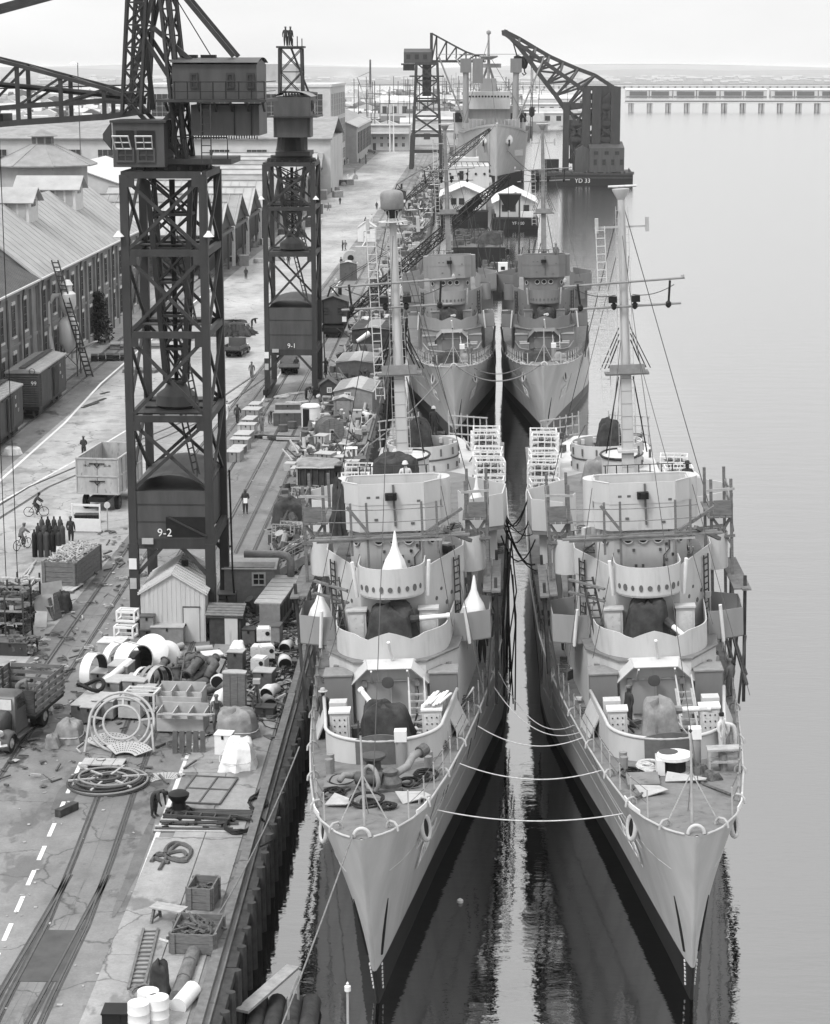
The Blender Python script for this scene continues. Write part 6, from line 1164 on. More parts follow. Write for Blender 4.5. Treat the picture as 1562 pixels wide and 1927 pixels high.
q3=t.nodes.new('ShaderNodeMath'); q3.operation='SUBTRACT'; q3.inputs[1].default_value=.16; t.links.new(q2.outputs[0],q3.inputs[0]); q4=t.nodes.new('ShaderNodeMath'); q4.operation='MULTIPLY'; q4.inputs[1].default_value=.22; q4.use_clamp=True; t.links.new(q3.outputs[0],q4.inputs[0]); t.links.new(q4.outputs[0],pv.inputs['Density']); t.links.new(pv.outputs[0],t.nodes['Material Output'].inputs['Volume']); MATS['smoke']=sm
for px_,py_,Y,sx_,sz_ in((675,178,1400,26,11),(648,150,1450,16,13)):
    p=aY(px_,py_,Y); o=obj('smoke',MB().loft([[(math.cos(2*PI*i/16)*math.cos(R(b)),math.sin(2*PI*i/16)*math.cos(R(b)),math.sin(R(b))) for i in range(16)] for b in(-88,-60,-30,0,30,60,88)]),'smoke',None,p,kind='stuff'); o.scale=(sx_,14,sz_)
# ================================================================ THE YARD: vehicles, huts, stores and scrap on the quay
def G(px_,py_): return az(px_,py_,Q+.004)
def crate(w,d,h,label,px_,py_,m='timber',rz=0,open_=True,fill=None,name='crate',cat='crate',frame='timber'):
    r=thing(name,label,cat,G(px_,py_),rz); t=.05; n=max(2,round(h/.3))
    for k in range(n):
        z=h*(k+.5)/n; hh=h/n-.02
        for sy in(-1,1): obj('plank',MB().box((0,sy*(d/2-t/2),z+.05),(w,t,hh)),m,r)
        for sx in(-1,1): obj('plank',MB().box((sx*(w/2-t/2),0,z+.05),(t,d-2*t-.01,hh)),m,r)
    for sx in(-1,1):
        for sy in(-1,1): obj('batten',MB().box((sx*(w/2-.12),sy*(d/2+.03),h/2+.05),(.14,.05,h)),frame,r); obj('batten',MB().box((sx*(w/2+.03),sy*(d/2-.14),h/2+.05),(.05,.14,h)),frame,r)
    obj('bottom',MB().box((0,0,.04),(w-.12,d-.12,.05)),m,r); 
    if not open_: 
        n=max(2,int(d/.35))
        for k in range(n): obj('lid_plank',MB().box((0,-d/2+d*(k+.5)/n,h+.08),(w+.04,d/n-.02,.05)),m,r)
    if fill:
        rn=random.Random(int(px_*7+py_)); mb=MB()
        for i in range(fill[1]):
            x=rn.uniform(-w/2+.25,w/2-.25); y=rn.uniform(-d/2+.25,d/2-.25); z=h*fill[2]+rn.uniform(-.1,.25)*(1-abs(2*x/w)**2)
            if rn.random()<.6: mb.bar((x,y,z),(x+rn.uniform(-.5,.5),y+rn.uniform(-.5,.5),z+rn.uniform(-.1,.25)),rn.uniform(.04,.1))
            else: mb.tube([(x+.2*math.cos(a),y+.2*math.sin(a),z+.05*math.sin(a*2)) for a in[2*PI*q/9 for q in range(9)]],.04,4,True)
        obj('scrap',mb,fill[0],r,kind='stuff'); obj('scrap_bed',MB().box((0,0,h*fill[2]*.5),(w-.14,d-.14,h*fill[2])),'rust',r)
    return r
def boxy(w,d,h,label,px_,py_,m='grey_paint',rz=0,lid='light_grey',name='equipment_box',cat='box',legs=False,group=None,strap=False,z=0):
    p=G(px_,py_); r=thing(name,label,cat,(p[0],p[1]+d/2*.5,p[2]+z),rz,group); z0=.12 if legs else .0
    obj('body',MB().box((0,0,z0+(h-z0)/2),(w,d,h-z0)),m,r); obj('lid',MB().box((0,-.01,h+.025),(w+.06,d+.06,.05)),lid,r)
    obj('hasp',MB().box((0,-d/2-.02,h-.1),(.1,.04,.16)),'steel_black',r)
    if legs:
        for sx in(-1,1): obj('skid',MB().box((sx*(w/2-.12),0,.06),(.12,d,.12)),'timber_dark',r)
    if strap:
        for sx in(-.28,.28): obj('strap',MB().box((sx*w,-d/2-.012,h/2),(.06,.025,h)),'timber_dark',r)
    return r
def drum(px_,py_,r_,h,label,m,top='white_paint',name='drum',group=None,z=0):
    p=G(px_,py_); r=thing(name,label,'drum',(p[0],p[1],p[2]+z),0,group); obj('shell',MB().lathe([(r_*.97,0),(r_,.02),(r_,h*.32),(r_*1.03,h*.34),(r_,h*.36),(r_,h*.64),(r_*1.03,h*.66),(r_,h*.68),(r_,h),(r_*.95,h-.02)],20),m,r,smooth=True); obj('head',MB().cyl((0,0,h-.03),(0,0,h-.01),r_*.95,None,18),top,r); return r
def tarp(px_,py_,w,d,h,label,m,seed,folds=9,pinch=.7,name='tarpaulin',cat='tarpaulin',rz=0,rope=True):
    r=thing(name,label,cat,G(px_,py_),rz); obj('cover',lump(w,d,h,seed,folds,32,10,pinch,.1),m,r,smooth=True)
    if rope: obj('lashing',MB().tube([(w/2*.95*math.cos(a)/max(abs(math.cos(a)),abs(math.sin(a)))**.5,d/2*.95*math.sin(a)/max(abs(math.cos(a)),abs(math.sin(a)))**.5,h*.35) for a in[2*PI*i/20 for i in range(20)]],.02,4,True),'rope_pale',r)
    return r
def pipes(par,L,m,n=12,flange=True):
    for a,b,r_ in L:
        a=Vector(a); b=Vector(b); d=(b-a).normalized(); o=obj('pipe',MB().cyl(a,b,r_,None,n),m,par,smooth=True)
        obj('bore',MB().cyl(a-d*.012,a-d*.004,r_*.8,None,n),'steel_black',o)
        if flange:
            for q in(a,b): obj('flange',MB().cyl(q-d*.03+d*.02,q+d*.05,r_*1.35,None,n),m,o)
# ---------------- railway boxcars
def boxcar(label,y0,hidden_end=False):
    X=-39.4; r=thing('boxcar',label,'railway wagon',(X,y0,Q)); L=12.4; w=2.9; z0=1.15; h=3.0
    obj('body',MB().box((0,L/2,z0+h/2),(w,L,h)),'boxcar_red',r)
    rf=obj('roof',MB().gable(-w/2-.12,w/2+.12,-.12,L+.12,z0+h,z0+h+.12,z0+h+.42),'roof_mid',r)
    for i in range(18): 
        for sx in(-1,1): obj('roof_rib',MB().bar((sx*(w/2+.1),.1+i*L/17.3,z0+h+.14),(sx*.35,.1+i*L/17.3,z0+h+.37),.08,.08),'light_grey',rf)
    for k in(-.2,0,.2): obj('running_board',MB().box((k,L/2,z0+h+.5),(.17,L+.3,.05)),'timber_dark',rf)
    for k in range(13): obj('end_rib',MB().cyl((-w/2+.1,-.03,z0+.3+k*.2),(w/2-.1,-.03,z0+.3+k*.2),.075,None,8),'boxcar_red',r,smooth=True)
    for k in range(26):
        y=.2+k*(L-.4)/25
        if abs(y-L/2)>1.2: obj('side_board',MB().box((w/2+.012,y,z0+h/2),(.03,.42,h-.1)),'boxcar_red',r)
    obj('doorway',MB().box((w/2+.01,L/2-.6,z0+1.35),(.02,1.6,2.5)),'steel_black',r); d=obj('door',MB().box((w/2+.09,L/2+1.0,z0+1.4),(.08,1.9,2.7)),'boxcar_red',r); obj('door_rail',MB().box((w/2+.08,L/2+.3,z0+2.85),(.1,4.4,.1)),'steel_dark',r)
    for k in range(4): obj('door_stile',MB().box((w/2+.15,L/2+.15+k*.56,z0+1.4),(.05,.07,2.6)),'steel_dark',d)
    obj('sill',MB().box((w/2-.1,L/2,z0-.12),(.2,L,.24)),'steel_black',r); obj('sill',MB().box((-w/2+.1,L/2,z0-.12),(.2,L,.24)),'steel_black',r); obj('end_beam',MB().box((0,-.1,z0-.1),(w,.2,.3)),'steel_black',r); obj('coupler',MB().box((0,-.5,z0-.3),(.3,.8,.3)),'steel_black',r)
    for yy in(1.7,L-1.7):
        b=obj('bogie',MB().box((0,yy,.55),(2.3,1.9,.3)),'steel_black',r)
        for sx in(-1,1):
            for dy in(-.8,.8): obj('wheel',MB().cyl((sx*.72-.07,yy+dy,.46),(sx*.72+.07,yy+dy,.46),.42,None,16),'steel_mid',b)
    obj('car_ladder',ladder(MB(),(w/2+.07,.35,z0),(w/2+.07,.35,z0+h),.42,8,.018,(0,1,0)),'steel_dark',r); obj('brake_wheel',MB().tube([(.9+.25*math.cos(2*PI*i/12),-.2,z0+h+.2+.25*math.sin(2*PI*i/12)) for i in range(12)],.03,4,True),'steel_dark',r)
    text('99',.5,r,(w/2-.45,-.12,z0+2.1),(PI/2,0,0)); 
    for k,(yy,zz,s_) in enumerate(((9.6,3.0,'97'),(9.6,2.3,'140'),(10.6,1.8,'LT')))  : text(s_,.4,r,(w/2+.045,yy,z0+zz-.6),(PI/2,0,PI/2),'dirty_white')
    return r
mat('boxcar_red',.062,.7,.35,2.5,streak=4,spots=.3)
boxcar('dark boxcar numbered 99 on its ribbed end, standing below the dust collector',184.6); boxcar('nearer dark boxcar cut by the left photo edge, its door open on pale sacks',165)
tarp(22,855,1.6,1.2,.6,'pale sacks spilling at the door of the nearer boxcar','canvas_pale',4,name='sack_pile',cat='sacks',rope=False)
# ---------------- stake truck (front towards the camera)
def wheel(par,p,r_=.42,w=.26,hub='light_grey'):
    o=obj('wheel',MB().lathe([(r_*.55,-w/2),(r_*.95,-w/2),(r_,-w/4),(r_,w/4),(r_*.95,w/2),(r_*.55,w/2)],20),'rubber',par,p,smooth=True); o.rotation_euler=(0,PI/2,0); h_=obj('hub',MB().lathe([(r_*.56,-.02),(r_*.5,.05),(r_*.2,.07),(r_*.18,.12),(.01,.13)],14),hub,o,(0,0,w/2-.05),smooth=True); obj('hub',h_.data,None,o,(0,0,-w/2+.05)).rotation_euler=(PI,0,0); return o
def truck(label,px_,py_,rz,paint,stake=True,scale=1.):
    r=thing('truck',label,'truck',G(px_,py_),rz); r.scale=(scale,)*3
    # local: front at -y
    hood=[]
    for y,w,z0,z1 in((-2.95,.62,.55,1.2),(-2.85,.72,.5,1.32),(-2.2,.95,.5,1.45),(-1.5,1.25,.5,1.55)):
        hood.append([(-w/2,y,z0),(w/2,y,z0),(w/2*1.02,y,z1-.18),(w/2*.75,y,z1-.03),(0,y,z1),(-w/2*.75,y,z1-.03),(-w/2*1.02,y,z1-.18)])
    obj('hood',MB().loft(hood),paint,r,smooth='all')
    g=obj('grille',MB().box((0,-2.97,.85),(.5,.05,.75)),'steel_black',r)
    for k in range(9): obj('grille_bar',MB().box((0,-3.0,.55+k*.075),(.5,.04,.03)),'chrome',g)
    for sx in(-1,1):
        f=[]
        for a in range(-20,201,20):
            c_=math.cos(R(a)); s_=math.sin(R(a)); f.append([(sx*.5,-2.35-.52*c_,.42+.5*s_),(sx*.72,-2.35-.56*c_,.45+.53*s_),(sx*.95,-2.35-.54*c_,.42+.5*s_),(sx*1.0,-2.35-.5*c_,.36+.44*s_)])
        obj('fender',MB().loft(f,False,False),paint,r,smooth='all'); obj('running_board',MB().box((sx*.85,-1.0,.42),(.32,1.5,.06)),paint,r)
        h_=obj('headlight',MB().lathe([(.02,-.2),(.1,-.14),(.15,0),(.13,.04),(.02,.06)],12),'chrome',r,(sx*.68,-2.9,.98),smooth=True); h_.rotation_euler=(PI/2,0,0)
        for y in(-2.35,): wheel(r,(sx*.8,y,.42))
        for dx in(0,-.27): wheel(r,(sx*(.86+dx),1.35,.45),.45)
    b=obj('bumper',MB().tube([(-.98,-3.0,.52),(-.8,-3.12,.52),(.8,-3.12,.52),(.98,-3.0,.52)],.07,7),'chrome',r); obj('licence_plate',MB().box((.62,-3.16,.66),(.34,.02,.16)),'dirty_white',b)
    cabp=[(-1.5,.78),(-1.5,1.2)]
    c=obj('cab',MB().loft([[(-.78,-1.5,.5),(.78,-1.5,.5),(.82,-.2,.5),(-.82,-.2,.5)],[(-.78,-1.5,1.45),(.78,-1.5,1.45),(.82,-.2,1.45),(-.82,-.2,1.45)],[(-.66,-1.22,1.98),(.66,-1.22,1.98),(.7,-.25,2.0),(-.7,-.25,2.0)],[(-.5,-1.0,2.1),(.5,-1.0,2.1),(.55,-.4,2.12),(-.55,-.4,2.12)]]),paint,r,smooth=True)
    ws=obj('windscreen',MB().quad((-.66,-1.47,1.5),(.66,-1.47,1.5),(.58,-1.25,1.92),(-.58,-1.25,1.92),-.015),'glass_dark',c); obj('pillar',MB().bar((0,-1.49,1.48),(0,-1.26,1.93),.05),paint,c); obj('painted_screen_reflection',MB().quad((.06,-1.485,1.52),(.62,-1.485,1.52),(.54,-1.27,1.9),(.06,-1.27,1.9),-.012),'light_grey',c)  # pale quad is a reflection painted over half the windscreen
    for sx in(-1,1): obj('side_window',MB().quad((sx*.8,-1.25,1.5),(sx*.81,-.35,1.5),(sx*.71,-.4,1.9),(sx*.7,-1.1,1.9),.015*sx),'glass_dark',c); obj('door_handle',MB().box((sx*.83,-.5,1.3),(.03,.14,.03)),'chrome',c)
    obj('chassis',MB().box((0,.2,.5),(.8,5,.16)),'steel_black',r)
    for k in range(8): obj('bed_plank',MB().box((-1.08+.31*k,1.4,.98),(.3,3.5,.06)),'timber_dark',r)
    obj('bed_frame',MB().box((0,1.4,.88),(2.4,3.4,.12)),'steel_black',r)
    if stake:
        for sx in(-1,1):
            for k in range(5): obj('stake',MB().box((sx*1.18,-.2+k*.8,1.6),(.07,.09,1.2)),'timber_dark',r)
            for z_ in(1.2,1.5,1.8,2.1): obj('slat',MB().box((sx*1.23,1.4,z_),(.03,3.5,.16)),'timber',r)
        for k in range(4): obj('slat',MB().box((0,3.13,1.2+.3*k),(2.3,.03,.16)),'timber',r)
        for z_ in(1.15,1.35,1.55,1.75,1.95): obj('headboard_plank',MB().box((0,-.33,z_),(2.36,.04,.18)),'timber_dark',r)
    else:
        for sx in(-1,1): obj('bed_side',MB().box((sx*1.15,1.4,1.2),(.05,3.4,.42)),paint,r)
        obj('tailgate',MB().box((0,3.1,1.2),(2.25,.05,.42)),paint,r); obj('headboard_plank',MB().box((0,-.3,1.6),(2.2,.05,1.1)),paint,r)
    return r
mat('truck_paint',.075,.35,.2,2,spots=.2); mat('truck_grey',.16,.45,.25,2,spots=.2)
truck('dark wooden-sided stake truck facing the camera at the left photo edge',22,1382,R(-9),'truck_paint',True,1.12)
crate(2.6,3.0,1.3,'dark slatted truck body heaped behind the stake truck at the photo edge',-18,1318,'timber_dark',R(-6),True,('rust',40,.5),'slatted_truck','truck')
t_=truck('small dark pickup driving away up the yard road near gantry 9-1',446,668,R(172),'truck_paint',False,.88); 
truck('pickup parked beneath gantry 9-1 with people beside it',545,700,R(184),'truck_grey',False,.85)
def car(label,px_,py_,rz,paint='truck_paint'):
    r=thing('car',label,'car',G(px_,py_),rz,'cars by the street-end office'); S_=[(-2.1,.5,.45,.8),(-1.9,.75,.4,.95),(-.8,.85,.4,1.05),(1.0,.85,.4,1.05),(1.9,.8,.4,1.0),(2.15,.6,.45,.7)]
    obj('body',MB().loft([[(-w,y,a),(w,y,a),(w,y,b*.85),(w*.8,y,b),(-w*.8,y,b),(-w,y,b*.85)] for y,w,a,b in S_]),paint,r,smooth=True); obj('roof',MB().loft([[(-.75,-.8,1.0),(.75,-.8,1.0),(.78,1.2,1.0),(-.78,1.2,1.0)],[(-.6,-.3,1.5),(.6,-.3,1.5),(.6,.8,1.52),(-.6,.8,1.52)]]),paint,r,smooth=True); obj('windscreen',MB().quad((-.66,-.79,1.08),(.66,-.79,1.08),(.55,-.36,1.46),(-.55,-.36,1.46),-.03),'glass_dark',r)
    for sx in(-1,1):
        for y in(-1.3,1.3): wheel(r,(sx*.75,y,.33),.33,.18)
    return r
for k,(x,y,a) in enumerate(((668,291,80),(682,290,85),(697,289,88),(718,278,0),(706,281,40))): car(['dark car leftmost of the row before the street-end office','second dark car of the row before the street-end office','dark car at the right end of the row before the street-end office','dark car parked against the street-end office wall','dark car turned half-away near the flagpoles'][k],x,y,R(a))
mat('skip_paint',.32,.6,.3,1.8,streak=3,spots=.45)
# ---------------- tall steel dump trailer, barrier and signs
d=thing('dump_trailer','tall pale dented steel skip trailer with dirty panelled sides','trailer',(-25.7,148.6,Q),R(-6))
W_,L_,z0,h=2.9,6.4,1.25,2.5
for sx in(-1,1):
    for k in range(6):
        for j in range(2): obj('side_panel',MB().box((sx*W_/2,-L_/2+L_*(k+.5)/6,z0+h*(j+.5)/2),(.06,L_/6-.05,h/2-.05)),'skip_paint',d)
    for k in range(7): obj('stiffener',MB().box((sx*(W_/2+.05),-L_/2+L_*k/6,z0+h/2),(.1,.1,h)),'light_grey',d)
    for z_ in(z0,z0+h/2,z0+h): obj('top_rail',MB().box((sx*(W_/2+.03),0,z_),(.12,L_+.1,.1)),'light_grey',d)
for k in range(2):
    for j in range(2): obj('end_panel',MB().box((-W_/4+k*W_/2,-L_/2,z0+h*(j+.5)/2),(W_/2-.05,.06,h/2-.05)),'skip_paint',d); obj('latch',MB().box((0,-L_/2-.08,z0+h*(j+.72)/2),(1.1,.07,.06)).bar((-.2,-L_/2-.09,z0+h*(j+.72)/2),(0,-L_/2-.09,z0+h*(j+.5)/2),.05).bar((.2,-L_/2-.09,z0+h*(j+.72)/2),(0,-L_/2-.09,z0+h*(j+.5)/2),.05),'steel_dark',d)
    text('32-18' if k else '18-32',.22,d,(-W_/4+k*W_/2,-L_/2-.04,z0+h*.8),(PI/2,0,0),'steel_black')
for z_ in(z0,z0+h/2,z0+h): obj('end_rail',MB().box((0,-L_/2-.03,z_),(W_+.1,.1,.1)),'light_grey',d); obj('end_rail',MB().box((0,L_/2+.03,z_),(W_+.1,.1,.1)),'light_grey',d)
obj('back_panel',MB().box((0,L_/2,z0+h/2),(W_,.06,h)),'skip_paint',d); obj('floor',MB().box((0,0,z0),(W_,L_,.08)),'rust',d); obj('chassis',MB().box((0,0,.85),(1.2,L_+.6,.3)),'steel_black',d)
for sx in(-1,1):
    for yy in(-2.2,1.6,2.7): wheel(d,(sx*1.15,yy,.5),.5,.3,'steel_mid')
b=thing('barrier','white painted road barrier board with a round sign in front of the skip trailer','barrier',G(163,1003),R(-6)); obj('board',MB().box((0,0,.55),(2.0,.08,.85)),'white_paint',b)
for sx in(-1,1): obj('post',MB().box((sx*.95,0,1.2),(.1,.1,1.6)),'white_paint',b); obj('foot',MB().box((sx*.95,0,.05),(.12,.9,.1)),'timber',b)
obj('rail',MB().box((0,0,1.9),(2.0,.08,.14)),'white_paint',b)
s=thing('round_sign','small round sign on a post beside the skip trailer','sign',G(203,1000)); obj('post',MB().cyl((0,0,0),(0,0,1.7),.04,None,6),'light_grey',s); obj('disc',MB().cyl((0,-.03,1.8),(0,.03,1.8),.22,None,14),'dirty_white',s); obj('foot',MB().lathe([(.25,0),(.2,.06),(.05,.1)],10),'steel_mid',s)
for k,(px_,py_) in enumerate(((152,996),(176,996))): boxy(.8,.7,.55,['dark motor crate behind the barrier, left one','dark motor crate behind the barrier, right one'][k],px_,py_-12,'steel_black',0,'steel_dark')
# gas cylinders
rn=random.Random(4); k=0
for j in range(3):
    for i in range(5):
        if j==2 and i>3: continue
        p=G(66+i*11.5+j*7,1048-j*13); r=thing('gas_cylinder','dark gas cylinder, '+['first','second','third','fourth','fifth'][i]+' from the left in the '+['front','middle','back'][j]+' row by the scrap crate','gas cylinder',(p[0],p[1],Q),0,'gas cylinders standing in a cluster'); obj('bottle',MB().lathe([(.11,0),(.125,.03),(.125,1.25),(.11,1.36),(.05,1.45),(.04,1.5)],14),['steel_black','steel_dark','steel_mid'][(i+j)%3],r,smooth=True); obj('valve_cap',MB().cyl((0,0,1.48),(0,0,1.6),.045,None,8),'steel_black',r); r.scale=(1.35,1.35,1.12)
drum(117,1049,.36,.75,'white enamel tub standing beside the scrap crate','white_paint','dirty_white')
crate(2.1,5.2,1.55,'long weathered crate heaped with scrap pipe beside the rails',137,1088,'timber',R(-7),True,('light_grey',260,1.0),'scrap_crate','crate')
def flat(px_,py_,w,d_,label,m,rz=0,name='pallet',cat='pallet',n=5,t=.05,z=.1):
    r=thing(name,label,cat,G(px_,py_),rz)
    for k in range(n): obj('plank',MB().box((-w/2+w*(k+.5)/n,0,z+t/2),(w/n-.025,d_,t)),m,r)
    for y in(-.4,0,.4): obj('bearer',MB().box((0,y*d_,z/2),(w,.1,z)),'timber_dark',r)
    return r
flat(125,1108,1.5,1.9,'low pale pallet lying before the scrap crate','plywood',R(-10))
for k,(x0,y0,x1,y1) in enumerate(((30,1120,62,1068),(40,1090,68,1058),(165,1075,200,1052))): 
    a=G(x0,y0); b_=G(x1,y1); one('loose_pipe',MB().cyl((a[0],a[1],Q+.09),(b_[0],b_[1],Q+.09),.07,None,8),'light_grey',['long loose pipe lying left of the gas cylinders','shorter loose pipe lying beside the gas cylinders','loose pipe lying at the rail side of the scrap crate'][k],'pipe')
# steel racks with scrap at the left edge
def rack(px_,py_,w,d_,h,label,seed,shelves=4):
    r=thing('scrap_rack',label,'rack',G(px_,py_),R(-6)); rn=random.Random(seed)
    for sx in(-1,0,1):
        for sy in(-1,1): obj('upright',MB().box((sx*w/2,sy*d_/2,h/2),(.09,.09,h)),'steel_dark',r)
    for k in range(shelves):
        z=h*(k+.5)/shelves
        for sy in(-1,1): obj('shelf_rail',MB().box((0,sy*d_/2,z),(w+.1,.09,.1)),'grey_paint',r)
        obj('shelf',MB().box((0,0,z),(w,d_-.1,.04)),'timber_dark',r); mb=MB()
        for i in range(24): 
            x=rn.uniform(-w/2,w/2); y=rn.uniform(-d_/2,d_/2)
            if rn.random()<.5: mb.bar((x,y,z+.1),(x+rn.uniform(-.6,.6),y+rn.uniform(-.4,.4),z+rn.uniform(.08,.35)),rn.uniform(.05,.12))
            else: mb.box((x,y,z+.15),(rn.uniform(.15,.5),rn.uniform(.15,.4),rn.uniform(.1,.35)),rn.uniform(0,3))
        obj('stored_fittings',mb,['rust','mid_dark','light_grey'][k%3],r,kind='stuff')
    return r
rack(20,1200,2.0,1.5,2.7,'tall steel rack of pipe fittings at the left photo edge, nearer one',3); rack(26,1168,2.6,1.8,2.6,'steel rack of scrap behind the nearer rack at the left edge',8,3)
r=rack(45,1230,1.2,.9,.8,'low rack with fittings beside the tall steel rack',9,2)
boxy(1.9,1.0,.7,'long dark bin at the foot of the racks by the left edge',22,1232,'steel_dark',R(-5),'mid_dark')
for k,(x,y,w,d_,h,rot) in enumerate(((84,1168,1.1,.07,1.5,25),(104,1165,.9,.07,1.3,70),(78,1180,.75,.07,.9,-15),(100,1150,1.3,.07,1.7,35))): 
    p=G(x,y); o=one('plywood_sheet',MB().box((0,0,h/2),(w,d_,h),0,R(-14)),'plywood' if k!=1 else 'timber',['pale plywood sheet leaning left in the board stack by the rails','narrow board leaning edge-on at the rail side of the stack','small pale board propped lowest in front of the stack','largest pale plywood sheet at the back of the stack'][k],'board',p,R(rot))
boxy(1.4,1.1,.8,'dark bench cupboard under the leaning boards near the rails',80,1165,'mid_dark',R(-8),'timber_pale')
tarp(112,1150,1.3,1.5,1.1,'dark tarpaulin heap behind the leaning plywood','canvas_dark',15,rope=False)
def ring_item(px_,py_,R_,w,th,label,m,pos,inner='steel_black',name='vent_ring',face=0):
    r=thing(name,label,'duct ring',G(px_,py_),R(pos)); n=28; c=lambda rr,y:[(rr*math.cos(2*PI*i/n),y,R_+rr*math.sin(2*PI*i/n)) for i in range(n)]
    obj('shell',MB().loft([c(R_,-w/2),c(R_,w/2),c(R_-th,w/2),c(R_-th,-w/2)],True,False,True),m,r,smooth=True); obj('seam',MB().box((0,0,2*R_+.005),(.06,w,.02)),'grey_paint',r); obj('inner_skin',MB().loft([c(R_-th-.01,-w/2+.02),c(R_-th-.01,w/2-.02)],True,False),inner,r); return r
ring_item(178,1300,.98,.55,.06,'white duct ring standing upright at the left end of the stores','white_paint',70); ring_item(252,1275,.9,1.0,.05,'double white duct ring standing behind the grey boxes','white_paint',50); ring_item(222,1270,.85,.5,.05,'white duct ring leaning against the double ring','white_paint',50)
ring_item(300,1315,.85,.3,.04,'grey hoop leaning among the pipes, larger one','light_grey',55); ring_item(285,1312,.8,.22,.04,'grey hoop leaning behind the larger hoop','grey_paint',55); ring_item(270,1310,.75,.2,.04,'pale hoop innermost of the leaning hoops','dirty_white',55)
r=thing('dished_end','big white dished tank end leaning among the duct rings','tank end',G(285,1262),R(-15)); obj('dish',MB().lathe([(.01,.32),(.5,.28),(.85,.12),(.97,0),(.9,-.05),(.01,.02)],28),'white_paint',r,(0,0,1.0),smooth=True).rotation_euler=(R(62),0,0)
r=thing('dished_end','smaller white curved hood right of the big dished tank end','tank end',G(315,1255),R(20)); obj('dish',MB().lathe([(.01,.25),(.4,.2),(.7,0),(.66,-.04),(.01,.05)],24),'white_paint',r,(0,0,.72),smooth=True).rotation_euler=(R(65),0,0)
# white frame cages, light box
def cage(px_,py_,w,d_,h,label,z=0,m='white_paint'):
    p=G(px_,py_); r=thing('frame_cage',label,'frame',(p[0],p[1],Q+z),R(-8))
    for sx in(-1,1):
        for sy in(-1,1): obj('post',MB().box((sx*w/2,sy*d_/2,h/2),(.1,.1,h)),m,r)
    for z_ in(.06,h-.06):
        for sy in(-1,1): obj('rail',MB().box((0,sy*d_/2,z_),(w-.1,.1,.11)),m,r)
        for sx in(-1,1): obj('rail',MB().box((sx*w/2,0,z_),(.1,d_-.1,.11)),m,r)
    obj('cross_rail',MB().box((0,0,h-.03),(w,.09,.06)),m,r); return r
boxy(1.3,1.2,1.2,'pale grey chest supporting the white frame cages',212,1250,'light_grey',R(-8),'dirty_white'); cage(238,1232,1.0,.8,.65,'lower white frame cage on the pale chest',1.0); cage(242,1226,.95,.75,.6,'upper white frame cage topmost of its stack',1.72); cage(268,1345,1.5,1.1,.9,'pale frame crate among the rows of grey boxes',.35,'dirty_white')
# rows of electrical cabinets lying down
for k,(x,y,w,d_,h,m,l) in enumerate(((160,1352,.75,2.4,.8,'mid_dark','long dark trunk nearest the round frame, left of a pair'),(178,1358,.75,2.4,.85,'mid_dark','long dark trunk nearest the round frame, right of a pair'),(200,1352,1.05,1.4,.95,'grey_paint','grey cabinet with pale lid in the front row, left of three'),(212,1322,1.05,1.4,1.1,'grey_paint','grey cabinet with pale lid in the second row, left side'),(228,1297,1.0,1.2,1.25,'grey_paint','grey cabinet with pale lid in the back row, left side'),(250,1352,1.1,1.4,1.0,'light_grey','pale cabinet in the front row behind the round frame'),(258,1322,1.1,1.4,1.15,'grey_paint','grey cabinet in the second row behind the round frame'),(272,1335,.9,1.2,1.0,'mid_dark','darker cabinet beside the pale frame crate'),(236,1275,1.2,1.2,1.15,'mid_dark','dark flat-topped cabinet just before the double white ring'),(190,1298,.8,1.1,.9,'grey_paint','grey cabinet tucked behind the white end ring'))):
    boxy(w,d_,h,l,x,y,m,R(-9),'light_grey' if k!=8 else 'grey_paint',legs=True)
p=G(188,1325); o=one('white_pipe',MB().cyl((0,0,.9),(1.0,3.2,1.25),.2,.2,12),'white_paint','white pipe lying across the long dark trunks','pipe',p,0,None,True); one('rubber_ring',MB().tube([(.62*math.cos(2*PI*i/24),.62*math.sin(2*PI*i/24),.15*math.sin(4*PI*i/24)) for i in range(24)],.1,7,True),'rubber','black tyre-like ring lying over the white pipe','ring',(p[0]-.3,p[1]-.6,Q+1.15))
# pipe heap
r=thing('pipe_heap','heap of dark flanged pipes and elbows before the tool shelter','pipes',G(345,1300)); rn=random.Random(12)
pipes(r,[((-1.6,.3,.3),(-1.1,1.6,1.1),.2),((-1.0,0,0),(-1.0,0,1.1),.22),((-.3,.2,0),(-.45,.5,1.05),.24),((.1,-.2,.3),(1.1,1.4,.8),.2),((.4,-.4,.25),(1.5,.8,.5),.24),((-.1,.9,.6),(.1,2.1,1.2),.22),((.6,.9,.8),(1.4,2.2,1.1),.18),((1.0,-.5,.2),(2.0,.4,.3),.22),((-.6,1.2,.9),(.4,1.9,1.3),.16),((.2,.1,.75),(.7,1.0,1.3),.24),((1.0,-1,.22),(1.9,-.4,.3),.2)],'rust')
for (a,b_,c) in(((-.7,.8,.4),(-.2,1.1,1.0),(.2,.8,.9)),((1.2,.3,.6),(1.5,.9,1.1),(1.2,1.5,1.2)),((.2,1.5,.6),(.6,1.8,1.2),(1.1,1.7,1.0))): obj('elbow',MB().tube([a,((a[0]+b_[0])/2,(a[1]+b_[1])/2,(a[2]+b_[2])/2+.1),b_,c],.24,10),'rust',r,smooth='all')
for k in range(10): obj('fitting',MB().box((rn.uniform(-1,2),rn.uniform(-.4,1.8),rn.uniform(.1,1.0)),(.35,.3,.25),rn.uniform(0,3)),'mid_dark',r)
obj('step_ladder',ladder(MB(),(-.35,-.3,.1),(-.2,.9,1.5),.35,8,.04),'steel_mid',r)
